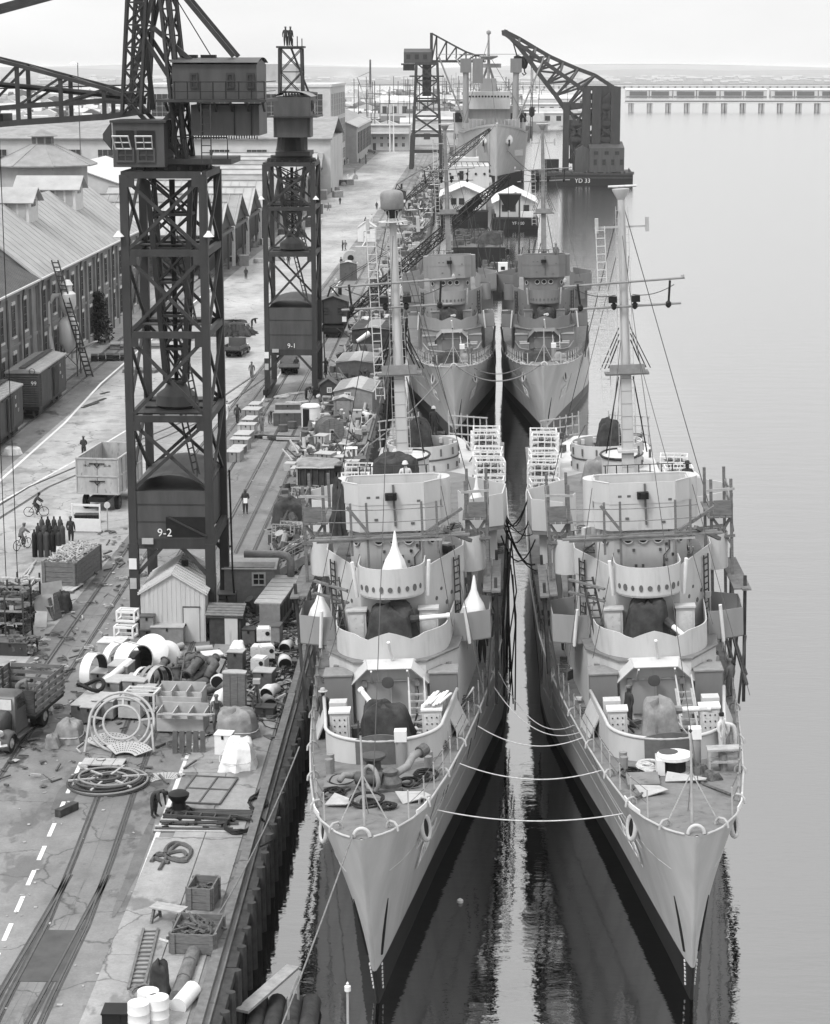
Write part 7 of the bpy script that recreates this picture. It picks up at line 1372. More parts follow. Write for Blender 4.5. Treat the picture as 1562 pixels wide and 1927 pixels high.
for k,(x,y,a) in enumerate(((335,1225,55),(384,1228,15),(338,1243,80))): 
    p=G(x,y); r=thing('pipe_end','pale','pipe',p,R(a)); r['label']=['pale pipe offcut lying right of the chest','short pipe offcut upended before the hut door','pale pipe stub lying among the duct rings'][k]; pipes(r,[((-.45,0,.2),(.45,.1,.2),.18)],'light_grey',12,False)
r=thing('pipe_bend','white elbow pipe with a wide bore beside the tall curved panel','pipe',G(408,1345)); obj('elbow',MB().tube([(0,-.1,.2),(0,0,.55),(.15,.25,.85),(.45,.5,.95)],.33,14),'white_paint',r,smooth='all'); obj('bore',MB().cyl((.44,.49,.95),(.47,.52,.96),.27,None,12),'steel_black',r)
r=thing('pipe_bend','large pale pipe bend standing behind the tall curved panel','pipe',G(412,1318)); obj('elbow',MB().tube([(.3,.7,.6),(0,.2,.95),(-.05,-.2,1.0)],.36,14),'dirty_white',r,smooth='all'); obj('bore',MB().cyl((-.05,-.21,1.0),(-.05,-.23,1.0),.3,None,14),'steel_black',r)
# tall curved panel, tarp, bins
r=thing('curved_panel','tall half-round timber-sided panel standing on end by the pipes','panel',G(443,1345),R(-5)); obj('shell',MB().prism([(-.55,-.2),(.55,-.2)]+[(.55*math.cos(R(a)),.5*math.sin(R(a))*.5+.1) for a in range(10,171,20)],0,2.1),'grey_paint',r); obj('cap',MB().prism([(-.58,-.23),(.58,-.23)]+[(.58*math.cos(R(a)),.53*math.sin(R(a))*.5+.12) for a in range(10,171,20)],2.1,2.16),'light_grey',r)
for k in range(3): obj('face_board',MB().box((-.36+.36*k,-.22,1.05),(.34,.03,2.08)),'timber',r)
def bins(px_,py_,w,d_,h,label,z):
    p=G(px_,py_); r=thing('shelf_bin',label,'bins',(p[0],p[1],Q+z),R(-4))
    obj('floor',MB().box((0,0,.04),(w,d_,.06)),'plywood',r)
    for sy,hh in((-1,h*.62),(1,h)): obj('panel',MB().box((0,sy*d_/2,hh/2),(w,.05,hh)),'plywood',r)
    for k in range(4): obj('divider',MB().box((-w/2+w*k/3,0,h*.45),(.05,d_-.06,h*.85)),'plywood',r)
    obj('inner_shelf',MB().box((0,.1,h*.4),(w-.08,.05,h*.5)),'dirty_white',r); return r
bins(345,1372,2.2,1.4,1.0,'pale compartment bin, the lower and nearer of two',.1); bins(342,1340,2.2,1.3,1.0,'pale compartment bin standing behind and above the first',.35)
for k in range(5): 
    p=G(330+k*13,1416); one('dark_batten',MB().box((0,0,.5),(.22,.16,1.0),0,R(-8)),'mid_dark','dark upright batten before the compartment bins, '+['first','second','third','fourth','fifth'][k]+' from the left','batten',p,0,'dark battens before the bins')
r=thing('loose_laths','bundle of laths lying along the front of the compartment bins','laths',G(348,1384)); 
for k in range(6): obj('lath',MB().bar((-1.3+.1*k,-.1*k+.2,.95+.03*k),(1.4-.07*k,.12-.06*k,1.02),.09,.05),'timber_pale',r)
tarp(450,1385,2.0,2.2,1.25,'smooth brown canvas over a round-backed machine by the overalled man','canvas_mid',31,4,.85); tarp(448,1440,1.7,2.4,1.2,'crumpled whitish tarpaulin bundle near the quay edge','canvas_pale',32,5,.6); tarp(130,1395,1.4,1.4,1.0,'mid-grey canvas bundle beside the track left of the round frame','canvas_mid',33,6,.75); tarp(100,1405,.7,.8,.6,'small sack beside the canvas bundle','canvas_mid',34,6,.7,'sack','sack',0,False)
boxy(.75,.7,.95,'white box standing before the canvas-covered machine',422,1420,'white_paint',R(-8),'white_paint',name='white_box')
# round lattice frame and perforated plates
r=thing('tubular_hoop_stand','large round tubular frame stood on edge in front of the cabinets','frame',G(228,1412),R(-4)); 
for rr,t_ in((1.5,.07),(1.28,.06),(.85,.06)):
    obj('hoop',MB().tube([(rr*math.cos(2*PI*i/40),.55*(rr*math.sin(2*PI*i/40)/1.5+1)-.3,1.25+rr*.83*math.sin(2*PI*i/40)) for i in range(40)],t_,7,True),'light_grey',r,smooth='all')
for a in(10,90,170,230,310): obj('spoke',MB().bar((.85*math.cos(R(a)),.55*(.85*math.sin(R(a))/1.5+1)-.3,1.25+.7*math.sin(R(a))),(1.5*math.cos(R(a)),.55*(math.sin(R(a))+1)-.3,1.25+1.245*math.sin(R(a))),.1,.07),'light_grey',r)
for sx in(-1,1): obj('prop',MB().bar((sx*1.45,.0,1.3),(sx*1.6,-.4,0),.09),'light_grey',r)
def perf(px_,py_,label,rz,z,tilt=.35):
    p=G(px_,py_); r=thing('perforated_plate',label,'plate',(p[0],p[1],Q+z),R(rz)); r.rotation_euler=(tilt,0,R(rz)); P=[(1.45*math.cos(R(a)),1.45*math.sin(R(a))) for a in range(40,141,10)]+[(.6*math.cos(R(a)),.6*math.sin(R(a))) for a in range(140,39,-20)]
    obj('plate',MB().prism([(x,y-1) for x,y in P],0,.03),'light_grey',r); mb=MB()
    for rr in(.75,.9,1.05,1.2,1.35):
        for a in range(46,137,7): mb.cyl((rr*math.cos(R(a)),rr*math.sin(R(a))-1,.028),(rr*math.cos(R(a)),rr*math.sin(R(a))-1,.034),.032,None,6)
    obj('holes',mb,'steel_black',r,kind='stuff')
perf(205,1400,'perforated fan-shaped plate lying in the round frame, left one',12,.25); perf(245,1418,'perforated fan-shaped plate overlapping in front, right one',-12,.3); perf(302,1462,'small perforated plate lying flat on the quay by itself',20,.02,.02)
flat(195,1440,1.9,.9,'low stack of grey boards between the round frame and the pipe spiral','light_grey',R(-3),'board_stack','boards',4,.06,.12)
# flat spiral of bent pipes
r=thing('pipe_spiral','big flat spiral of bent pipe lying on the rails','pipe coil',G(203,1475)); rn=random.Random(6)
for k,rr in enumerate((1.75,1.68,1.6,1.45,1.3,1.15,.95,.8,.62,.5)): obj('pipe_ring',MB().tube([(rr*math.cos(2*PI*i/44)+.06*math.sin(k*2.1),rr*1.0*math.sin(2*PI*i/44)+.06*math.cos(k*1.7),.08+.06*k%.3+.05*math.sin(2*PI*i/44+k)) for i in range(44)],.055,6,True),['steel_mid','grey_paint','steel_dark'][k%3],r,smooth='all')
for a in(15,75,135,195,255,315): obj('spoke',MB().bar((.4*math.cos(R(a)),.4*math.sin(R(a)),.3),(1.7*math.cos(R(a)),1.7*math.sin(R(a)),.28),.1,.06),'light_grey',r)
# bollard, panel, hoses, pipes near the edge
r=thing('bollard','black iron mooring bollard with ropes round its foot','bollard',G(337,1532)); obj('post',MB().lathe([(.5,0),(.45,.1),(.3,.25),(.27,.55),(.42,.75),(.45,.9),(.3,1.0),(.01,1.02)],18),'steel_black',r,smooth=True); obj('base',MB().box((0,0,.03),(1.2,1.2,.08)),'steel_dark',r); obj('mooring_turns',coil(.6,4,.05,3),'rubber',r)
r=thing('hatch_panel','framed steel panel lying flat near the quay edge','panel',G(390,1490),R(-7)); obj('sheet',MB().box((0,0,.05),(1.9,3.4,.06)),'grey_paint',r)
for a in((0,-1.7,1.9,.08),(0,1.7,1.9,.08),(0,.1,1.9,.08)): obj('frame_bar',MB().box((a[0],a[1],.1),(a[2],a[3],.05)),'mid_dark',r)
for x in(-.95,0.05,.95): obj('frame_bar',MB().box((x,0,.1),(.07,3.4,.05)),'mid_dark',r)
one('steel_disc',MB().lathe([(.75,0),(.72,.06),(.15,.12),(.12,.2),(.01,.22)],24),'grey_paint','round cover plate lying by the crumpled tarpaulin','plate',G(395,1440))
def hose(pts,r_,label,m='rubber',name='hose',cat='hose',closed=False):
    P=[]
    for (x,y) in pts: p=G(x,y); P.append((p[0],p[1],Q+r_+.01))
    Pv=[Vector(p) for p in P]; out=[]
    for i in range(len(Pv)-1):
        p0=Pv[max(i-1,0)]; p1=Pv[i]; p2=Pv[i+1]; p3=Pv[min(i+2,len(Pv)-1)]
        for k in range(5):
            t=k/5; out.append(.5*((2*p1)+(p2-p0)*t+(2*p0-5*p1+4*p2-p3)*t*t+(3*p1-p0-3*p2+p3)*t**3))
    out.append(Pv[-1]); return one(name,MB().tube(out,r_,6),m,label,cat,smooth=True)
hose([(540,1300),(525,1380),(515,1440),(490,1490),(470,1508),(478,1525),(500,1520),(500,1508),(480,1504),(468,1514)],.07,'black hose running along the edge and ending in a loop'); hose([(470,1522),(490,1540),(510,1560),(515,1580),(500,1590),(490,1595)],.04,'thin hose curling off the quay edge')
one('hose_coil',MB().tube([(.62*(1-.02*i/10)*math.cos(2*PI*i/20),.62*math.sin(2*PI*i/20)*1.3,.08+.012*(i%7)+.0012*i) for i in range(80)],.06,6),'rubber','black hose coil lying nearer the edge beside the pipe bundle','hose',G(450,1560),0,None,True)
hose([(285,1625),(300,1610),(330,1622),(355,1615),(358,1600),(330,1590),(312,1602),(320,1620),(350,1625),(345,1606),(310,1612),(290,1618),(318,1628)],.085,'grey tangled suction hose lying on the wet concrete','mid_dark')
hose([(300,1640),(325,1600),(345,1592),(360,1605),(350,1622),(325,1618)],.08,'second grey suction hose looped over the first','mid_dark')
r=thing('pipe_bundle','bundle of scaffold pipes and clips lying across the quay','pipes',G(372,1556),R(-4)); rn=random.Random(1)
for k in range(12): obj('tube',MB().cyl((-1.7+rn.uniform(0,.3),-.75+.13*k,.06+.05*(k%2)),(1.3+rn.uniform(-.3,.4),-.6+.13*k+rn.uniform(-.15,.1),.06+.05*(k%3)),.045,None,7),['light_grey','steel_mid','steel_dark'][k%3],r)
for k in range(12): obj('clip',MB().box((rn.uniform(-1.6,1.4),rn.uniform(-1.2,.9),.1),(.12,.25,.16),rn.uniform(0,3)),'steel_black',r)
obj('frame_ladder',ladder(MB(),(-1.6,1.0,.2),(1.5,.7,.2),.5,5,.04,(0,1,0)),'steel_mid',r)
r=thing('angle_iron_stack','stack of dark angle irons lying beyond the pipe bundle','steel bars',G(418,1536),R(-3))
for k in range(7): obj('bar',MB().box((0,-.5+.17*k,.06),(2.6-.1*(k%3),.1,.1)),'steel_mid',r)
one('timber_block',MB().box((0,0,.16),(.3,1.2,.32)),'timber_dark','dark timber block lying on the dashed line','timber',G(126,1530),R(-28))
crate(.95,1.35,.85,'small weathered crate behind the open tool crate',383,1702,'timber',R(-6),True,('mid_dark',14,.6)); crate(1.6,1.9,.75,'large open tool crate full of scrap near the quay edge',372,1778,'timber',R(-4),True,('rust',60,.75))
r=thing('saw_horse_table','small plank-topped saw-horse table left of the tool crate','trestle',G(318,1738),R(-22))
for k in range(3): obj('plank',MB().box((0,-.2+.2*k,.62),(1.3,.19,.06)),'timber_pale',r)
for sx in(-1,1):
    for sy in(-1,1): obj('leg',MB().bar((sx*.5,sy*.15,.6),(sx*.55,sy*.35,0),.09),'timber',r)
    obj('leg_brace',MB().bar((sx*.54,-.3,.2),(sx*.54,.3,.2),.07),'timber',r)
r=thing('ladder','long wooden ladder lying flat on the quay','ladder',(0,0,0)); a=Vector(G(256,1865)); b_=Vector(G(284,1752)); n_=(b_-a).cross(Vector((0,0,1))).normalized()*.26; up_=Vector((0,0,.07))
for s_ in(-1,1): obj('stile',MB().bar(a+n_*s_+up_,b_+n_*s_+up_,.09,.12),'timber',r)
for i in range(14): p=a.lerp(b_,(i+.5)/14)+up_; obj('rung',MB().bar(p-n_,p+n_,.06),'timber',r)
a=G(333,1885); b_=G(368,1790); r=thing('half_log','long split wooden trough lying near the quay edge','trough',(0,0,0)); A=Vector(a); B=Vector(b_)
for k in range(3):
    p=A.lerp(B,k/3+.01); q=A.lerp(B,(k+1)/3-.01); obj('section',MB().cyl((p.x,p.y,Q+.12),(q.x,q.y,Q+.14),.27,.25,12),'timber',r,smooth=True)
one('white_pipe',MB().tube([(0,0,.2),(.25,.9,.25),(.35,1.2,.3)],.3,14),'white_paint','white pipe stub lying at the near end of the split trough','pipe',G(335,1905),0,None,True); tarp(303,1868,.7,.9,1.1,'black bag standing upright by the split trough','canvas_dark',44,5,.75,'bag','bag',0,False)
hose([(312,1850),(325,1880),(345,1895),(362,1885),(365,1868),(352,1860)],.06,'black hose looping round the white pipe stub'); one('rope_coil',coil(.5,4,.04,7),'rope','dark rope coil by the foot of the ladder','rope coil',G(268,1875)); hose([(300,1770),(320,1775),(335,1768),(318,1763),(330,1755)],.05,'pale rope lying before the tool crate','rope_pale','rope','rope')
drum(262,1938,.36,.95,'white drum at the bottom photo edge, left of the pair','white_paint'); drum(298,1930,.36,1.0,'white drum at the bottom photo edge, right of the pair','white_paint'); drum(280,1918,.36,1.0,'white drum standing behind the pair at the bottom edge','white_paint'); boxy(1.1,.8,.55,'low black box at the bottom edge beside the white drums',226,1935,'steel_black',0,'steel_black')
# camel raft with plank and post in the corner by the quay
r=thing('camel_float','dark timber float with a plank across it below the quay','raft',az(535,1935,0)); 
for k in range(4): obj('log',MB().cyl((-1.0+.62*k,-1.5,.25),(-1.0+.62*k,1.6,.25),.33,None,12),'timber_dark',r,smooth=True)
obj('plank',MB().bar((-1.4,-.6,.9),(.1,2.6,1.15),.5,.1),'timber_pale',r); obj('rail_hoop',MB().tube([(.2,-.5,.5),(.2,-.5,1.3),(.4,1.2,1.4),(.4,1.2,.5)],.05,6),'grey_paint',r)
p=az(655,1985,0); r=thing('marker_pole','slim white-capped marker pole standing in the water','pole',p); obj('pole',MB().cyl((0,0,-1),(0,0,2.35),.045,None,8),'light_grey',r); obj('cap',MB().lathe([(.05,0),(.11,.03),(.11,.2),(.04,.24),(.05,.3),(.01,.36)],12),'white_paint',r,(0,0,2.3),smooth=True)
for k,(x,y) in enumerate(((866,1698),)): one('buoy_float',MB().lathe([(.01,-.1),(.13,0),(.13,.1),(.01,.18)],10),'dirty_white','tiny white float drifting between the near bows','float',az(x,y,0),0,None,True)
# ---------------- corrugated hut under gantry 9-2 and neighbours
def hut(label,px_,py_,w,d_,he,hr,wm,rm,rz=0,door=None,win=None,corr=True,name='hut',ridge='y'):
    r=thing(name,label,'hut',G(px_,py_),rz); obj('wall',MB().gable(-w/2,w/2,0,d_,0,he,hr,ridge),wm,r); o=.14
    if ridge=='y':
        for s_ in(1,-1):
            q=((s_*(w/2+o),-o,he-.1),(s_*(w/2+o),d_+o,he-.1),(0,d_+o,hr+.05),(0,-o,hr+.05)); f=obj('roof',MB().quad(*(q if s_>0 else (q[1],q[0],q[3],q[2])),.06),rm,r)
            if corr:
                for k in range(int(d_/.5)): obj('roof_sheet',MB().bar((s_*(w/2+o),k*.5,he-.05),(0,k*.5,hr+.09),.1,.05),rm,f)
    else:
        for s_ in(1,-1):
            y0=-o if s_<0 else d_+o; q=((-w/2-o,y0,he-.08),(w/2+o,y0,he-.08),(w/2+o,d_/2,hr+.05),(-w/2-o,d_/2,hr+.05)); obj('roof',MB().quad(*(q if s_<0 else (q[1],q[0],q[3],q[2])),.06),rm,r)
    if corr:
        n=int(w/.24)
        for k in range(n):
            x=-w/2+w*(k+.5)/n; zt=he+(hr-he)*(1-abs(2*x/w)) if ridge=='y' else he
            obj('wall_sheet',MB().box((x,-.012,zt/2),(w/n*.5,.014,zt-.04)),wm,r)
    if door: o_=obj('door',MB().box((door[0],-.04,door[2]/2),(door[1],.05,door[2])),wm,r); obj('handle',MB().box((door[0]-door[1]*.38,-.09,door[2]*.5),(.08,.05,.12)),'steel_black',o_); obj('door_frame',MB().box((door[0],-.045,door[2]+.04),(door[1]+.1,.06,.07)),'mid_dark',o_); obj('door_frame',MB().box((door[0]-door[1]/2-.03,-.045,door[2]/2),(.05,.06,door[2])),'mid_dark',o_)
    if win:
        for wx,wz,ww,wh in win: window(r,wx,-.01,wz,ww,wh,'y',(1,1),'trim_white',False)
    return r
mat('corr_white',.46,.5,.12,2,streak=8,spots=.25)
h=hut('white corrugated-iron hut standing between the legs of gantry 9-2',327,1207,3.5,5.4,2.75,3.75,'corr_white','corr_white',0,(1.0,.85,1.9)); obj('roof_vent',MB().box((.35,2.6,3.75),(.35,.3,.3)),'steel_black',h)
boxy(1.75,1.1,1.0,'sloping-lidded chest against the white hut wall',316,1213,'grey_paint',0,'light_grey',name='tool_chest',cat='chest'); boxy(.75,.8,.75,'grey box lowest of a stack at the hut corner',278,1211,'mid_dark',0,'mid_dark'); boxy(.72,.75,.7,'grey box topmost of the stack at the hut corner',278,1211,'grey_paint',0,'mid_dark',z=.82)
r=hut('timber lean-to tool shelter right of the white hut',424,1212,1.7,1.6,1.6,2.0,'timber_dark','timber',R(-4),None,None,False,'tool_shelter','x'); obj('sheet_door',MB().box((.35,-.06,.85),(.7,.05,1.7)),'corr_white',r)
for k in range(5): obj('roof_plank',MB().box((0,-.1+.22*k,1.66+.09*k),(2.05,.2,.05),0,R(22)),'timber',r)
boxy(1.0,.9,.12,'white sheet-metal box lid lying before the tool shelter',398,1236,'white_paint',R(20),'white_paint'); boxy(.95,1.0,1.0,'grey transformer box behind the tool shelter',428,1150,'mid_dark',0,'mid_dark'); boxy(.8,.7,.75,'small box on top of the transformer behind the tool shelter',428,1128,'mid_dark',0,'mid_dark')
h=hut('grey office hut with a dark window behind the pipe rig',470,1140,2.9,3.4,2.3,2.5,'grey_paint','light_grey',0,None,[(.55,1.2,.8,.8)],False,'office_hut','x')
r=thing('rectifier_bank','long row of grey switch cabinets with a fat pipe rising from the top','switchgear',G(508,1190),R(-5))
for k in range(7): obj('cabinet',MB().box((0,.45+.95*k,.95),(1.15,.9,1.3)),'grey_paint',r); obj('cabinet_lid',MB().box((-.12,.45+.95*k,1.64),(1.5,.82,.07)),'light_grey',r); obj('vent_slot',MB().box((.59,.45+.95*k,1.0),(.03,.6,.8)),'steel_black',r)
obj('skid',MB().box((0,3.3,.18),(1.3,6.7,.25)),'steel_black',r); obj('fat_pipe',MB().tube([(.1,6.3,1.7),(.1,6.35,2.6),(-.1,6.4,2.85),(-.5,6.4,2.95),(-2.6,6.2,2.95)],.22,12),'grey_paint',r,smooth='all')
boxy(1.2,1.0,1.1,'grey control box at the near end of the switch cabinets',508,1215,'grey_paint',R(-5),'mid_dark'); 
for k,(x,y,z,l) in enumerate(((489,1262,0,'white welding set, front lower of the heap'),(487,1240,.0,'white welding set behind the front one'),(497,1232,.75,'white welding set topmost of the heap'),(502,1250,.3,'white welding set at the right of the heap'))):
    p=G(x,y); r=thing('welding_set',l,'welder',(p[0],p[1],Q+z),R(10*k-15)); obj('case',MB().box((0,0,.38),(.75,.7,.62)),'dirty_white',r); obj('wheel_bar',MB().box((0,-.1,.06),(.7,.5,.1)),'steel_black',r); obj('dial',MB().cyl((.2,-.36,.5),(.2,-.38,.5),.12,None,10),'steel_black',r); obj('hood',MB().box((0,0,.72),(.6,.7,.08)),'white_paint',r)
for k,(x,y,w,d_,h_,m,l) in enumerate(((445,1262,.8,.8,1.0,'mid_dark','dark cabinet topped with a crumpled white cloth'),(497,1300,.95,.9,1.0,'mid_dark','dark junction box with cables on its lid'),(470,1215,.7,.7,.9,'mid_dark','narrow dark box near the tool shelter'),(500,1350,.9,.7,.5,'steel_dark','oily winch box by the quay edge'))): boxy(w,d_,h_,l,x,y,m,R(-8),'light_grey' if k<2 else 'steel_dark')
tarp(447,1255,.8,.7,.35,'crumpled white cloth lying on the dark cabinet','canvas_pale',51,7,.6,'cloth','cloth',0,False); [setattr(o,'location',Vector((o.location.x,o.location.y,Q+1.05))) for o in COL.objects if o.get('label')=='crumpled white cloth lying on the dark cabinet']
r=thing('oxygen_stand','small hoist stand with a square head and hanging cable near the winch box','stand',G(484,1345)); obj('leg',MB().bar((-.3,-.2,0),(0,0,1.6),.08).bar((.3,-.2,0),(0,0,1.6),.08).bar((0,.4,0),(0,0,1.6),.08),'steel_mid',r); obj('head',MB().box((0,0,1.68),(.35,.3,.22)),'light_grey',r); obj('cable',MB().tube([(0,0,1.5),(-.5,0,1.0),(-.6,-.2,.2)],.03,5),'rope_pale',r)
def vent(px_,py_,label,m,rz,s=1.):
    r=thing('cowl_vent',label,'ventilator',G(px_,py_),R(rz)); r.scale=(s,)*3; obj('duct',MB().tube([(0,.6,.3),(0,.2,.34),(0,-.2,.4),(0,-.5,.3)],[.26,.28,.34,.38],14),m,r,smooth='all'); obj('mouth',MB().cyl((0,-.5,.3),(0,-.53,.29),.33,None,14),'steel_black',r)
vent(510,1312,'bright ventilation cowl lying on the cables by the edge','white_paint',-20); vent(540,1225,'steel ventilation cowl lying among the cables, farthest','galvanised',-10,.9); vent(535,1255,'steel ventilation cowl lying among the cables, middle','galvanised',10); vent(505,1330,'dull ventilation cowl beside the bright one','grey_paint',15,.9)
# cable tangle along the quay edge
mb=MB(); rn=random.Random(17)
for k in range(170):
    y=rn.uniform(96,132); x=rn.uniform(-12.4,-9.1); pts=[]; a=rn.uniform(0,6.28)
    for i in range(11): pts.append((max(-12.7,min(-8.95,x)),y,Q+.05+rn.uniform(0,.14))); a+=rn.uniform(-.9,.9); x+=.35*math.cos(a); y+=.5*math.sin(a)+.05
    mb.tube(pts,rn.uniform(.025,.05),4)
mb2=MB(); mb3=MB()
for k in range(2100):
    y=rn.choice((rn.uniform(116,150),rn.uniform(158,205),rn.uniform(200,300),rn.uniform(250,480),rn.uniform(480,650))); x=rn.uniform(-13.9 if y>150 else -12.6,-9.0); s=1 if y<240 else 1.5; q=rn.random(); t=mb2 if rn.random()<.6 else mb3
    if q<.4: t.box((x,y,Q+.25*s),(rn.uniform(.2,1.0)*s,rn.uniform(.2,1.2)*s,rn.uniform(.2,.9)*s),rn.uniform(0,3))
    elif q<.75: t.bar((x,y,Q+rn.uniform(0,.4)),(x+rn.uniform(-1.2,1.2)*s,y+rn.uniform(-1.5,1.5)*s,Q+rn.uniform(.05,1.5)*s),rn.uniform(.05,.14)*s)
    else: t.cyl((x,y,Q),(x+rn.uniform(-.5,.5),y+rn.uniform(-.5,.5),Q+rn.uniform(.3,1.2)*s),rn.uniform(.1,.35)*s,None,8)
for k in range(1300):
    if k<800: x=rn.uniform(-12.7,-9.0); y=rn.uniform(97,150)
    elif k<980: x=rn.uniform(-20,-12.5); y=rn.uniform(87,113)
    else: x=rn.uniform(-24,-19.8); y=rn.uniform(84,140)
    q=rn.random(); t=mb2 if rn.random()<.75 else mb3; e=1 if k<800 else .6
    if q<.45: t.box((x,y,Q+.08),(rn.uniform(.08,.5)*e,rn.uniform(.08,.6)*e,rn.uniform(.05,.3)*e**4),rn.uniform(0,3))
    elif q<.9: t.bar((x,y,Q+rn.uniform(.02,.15)),(x+rn.uniform(-.8,.8)*e,y+rn.uniform(-1.2,1.2)*e,Q+rn.uniform(.03,.4)*e),rn.uniform(.03,.1))
    else: t.tube([(x+.25*math.cos(i*.8),y+.3*math.sin(i*.8),Q+.05+.01*i) for i in range(16)],.03,4)
obj('quay_jumble',mb2,'mid_dark',kind='stuff'); obj('quay_jumble',mb3,'light_grey',kind='stuff')
tag(obj('welding_cables',mb,'rubber',kind='stuff'),'tangle of black welding cables covering the quay edge','cables')
mb=MB()
for k in range(260): mb.box((rn.uniform(-12.6,-9.0),rn.uniform(94,150),Q+.06),(rn.uniform(.1,.6),rn.uniform(.1,.5),rn.uniform(.04,.2)),rn.uniform(0,3))
for k in range(500): mb.box((rn.uniform(-13.5,-8.9),rn.uniform(150,330),Q+.1),(rn.uniform(.2,.9),rn.uniform(.2,.9),rn.uniform(.1,.5)),rn.uniform(0,3))
obj('scattered_scrap',mb,'mid_dark',kind='stuff')
mb=MB()
for k in range(420): mb.box((rn.uniform(-21,-9),rn.uniform(62,200),Q+.02),(rn.uniform(.03,.16),rn.uniform(.03,.2),.025),rn.uniform(0,3))
obj('litter',mb,'timber_pale',kind='stuff')
# gangway from the quay to the left ship
r=thing('gangway','grey steel gangway with handrails sloping up to the left ship','gangway',(0,0,0)); a=Vector(G(505,1056))+Vector((0,0,.3)); b_=Vector((-5.6,124.5,6.6)); a=Vector((-13.0,124,2.6)); s_=Vector((0,.75,0))
obj('deck',MB().quad(a-s_,b_-s_,b_+s_,a+s_,.08),'grey_paint',r)
for q in(-s_,s_):
    obj('side_girder',MB().bar(a+q-Vector((0,0,.25)),b_+q-Vector((0,0,.25)),.1,.45),'light_grey',r); obj('handrail',MB().tube([a+q,a+q+Vector((.3,0,1.0)),b_+q+Vector((0,0,1.0))],.045,6),'light_grey',r); obj('handrail',MB().tube([a+q+Vector((.2,0,.55)),b_+q+Vector((0,0,.5))],.03,6),'light_grey',r)
    for i in range(7): p=a.lerp(b_,i/6)+q; obj('stanchion',MB().bar(p,p+Vector((0,0,1.0)),.05),'light_grey',r)
    for i in range(6): obj('truss_diagonal',MB().bar(a.lerp(b_,i/6)+q-Vector((0,0,.2 if i%2 else 1.1)),a.lerp(b_,(i+1)/6)+q-Vector((0,0,1.1 if i%2 else .2)),.07),'light_grey',r)
    obj('lower_chord',MB().bar(a+q-Vector((-1,0,.3)),b_+q-Vector((0,0,1.15)),.09),'light_grey',r)
for i in range(20): p=a.lerp(b_,(i+.5)/20); obj('tread',MB().bar(p-s_*.9+Vector((0,0,.06)),p+s_*.9+Vector((0,0,.06)),.06,.05),'timber',r)
for dx in(0,1.4): obj('trestle_leg',MB().bar((-12+dx*3,123.4,Q),(-11.6+dx*3,124,3.2+dx*1.6),.12).bar((-12+dx*3,124.8,Q),(-11.6+dx*3,124,3.2+dx*1.6),.12),'steel_mid',r)
# racks of scaffold frames with a tarpaulin, big canvas store
def frame_rack(px_,py_,n,label,seed):
    p=G(px_,py_); r=thing('frame_stack',label,'scaffold frames',p,R(-12)); rn=random.Random(seed)
    for k in range(n):
        a=rn.uniform(-.15,.15); y=.38*k; z=1.25+rn.uniform(-.2,.25); mb=MB()
        for x in(-.75,-.5,.5,.75): mb.bar((x+a,y,.05),(x+a*1.5,y+.35,z),.055)
        for zz in(.3,.6,.9,1.15): mb.bar((-.75+a,y+.08*zz,zz),(-.5+a,y+.08*zz,zz),.04); mb.bar((.5+a,y+.08*zz,zz),(.75+a,y+.08*zz,zz),.04)
        mb.bar((-.75+a,y+.3,z),(.75+a,y+.3,z),.055); obj('scaffold_frame',mb,['light_grey','steel_mid','grey_paint'][k%3],r)
    return r
frame_rack(535,1030,7,'scaffold frames leaning in a stack beside the gangway foot',1); frame_rack(562,958,8,'scaffold frames stacked behind the shiny tarpaulin',2); frame_rack(598,985,6,'scaffold frames leaning near the ship side',3)
for k in range(9): 
    p=G(508+k*2.2,1040-k*7); one('scaffold_pole',MB().cyl((0,0,.1),(.7,2.6,1.3),.05,None,6),'timber_dark','dark pole leaning outward from the scaffold stack','pole',p,0,'dark poles leaning by the scaffold stack')
tarp(548,985,2.4,2.6,1.7,'shiny dark tarpaulin thrown over the scaffold frames','canvas_dark',61,9,.85,rope=False)
r=thing('canvas_store','big box-shaped store hung with dark canvas','canvas store',G(598,945),R(-3)); obj('canvas_wall',MB().box((0,1.3,1.25),(2.9,2.6,2.5)),'canvas_dark',r); obj('canvas_roof',lump(3.2,3.0,.35,6,3,28,5,.9,.04),'canvas_mid',r,(0,1.3,2.48),smooth=True)
for sx in(-1,1):
    for sy in(0,1): obj('post',MB().box((sx*1.47,-.04+sy*2.7,1.35),(.1,.1,2.7)),'timber_pale',r)
for k in range(7): obj('canvas_fold',MB().cyl((-1.3+.43*k,-.03,.1),(-1.28+.43*k,-.05,2.45),.09,.05,7),'canvas_dark',r,smooth=True)
obj('eave_pole',MB().cyl((-1.6,-.12,2.5),(1.6,-.12,2.55),.07,None,7),'light_grey',r); obj('corner_box',MB().box((1.5,-.2,2.5),(.5,.4,.45)),'steel_black',r)
for k,(x,y) in enumerate(((590,1003),(594,985),(600,968))): tarp(x,y,.9,.8,.7,['pale bale nearest the gangway','pale bale in the middle of the row by the scaffold frames','pale bale farthest of the row by the scaffold frames'][k],'canvas_pale',70+k,5,.9,'bale','bale')
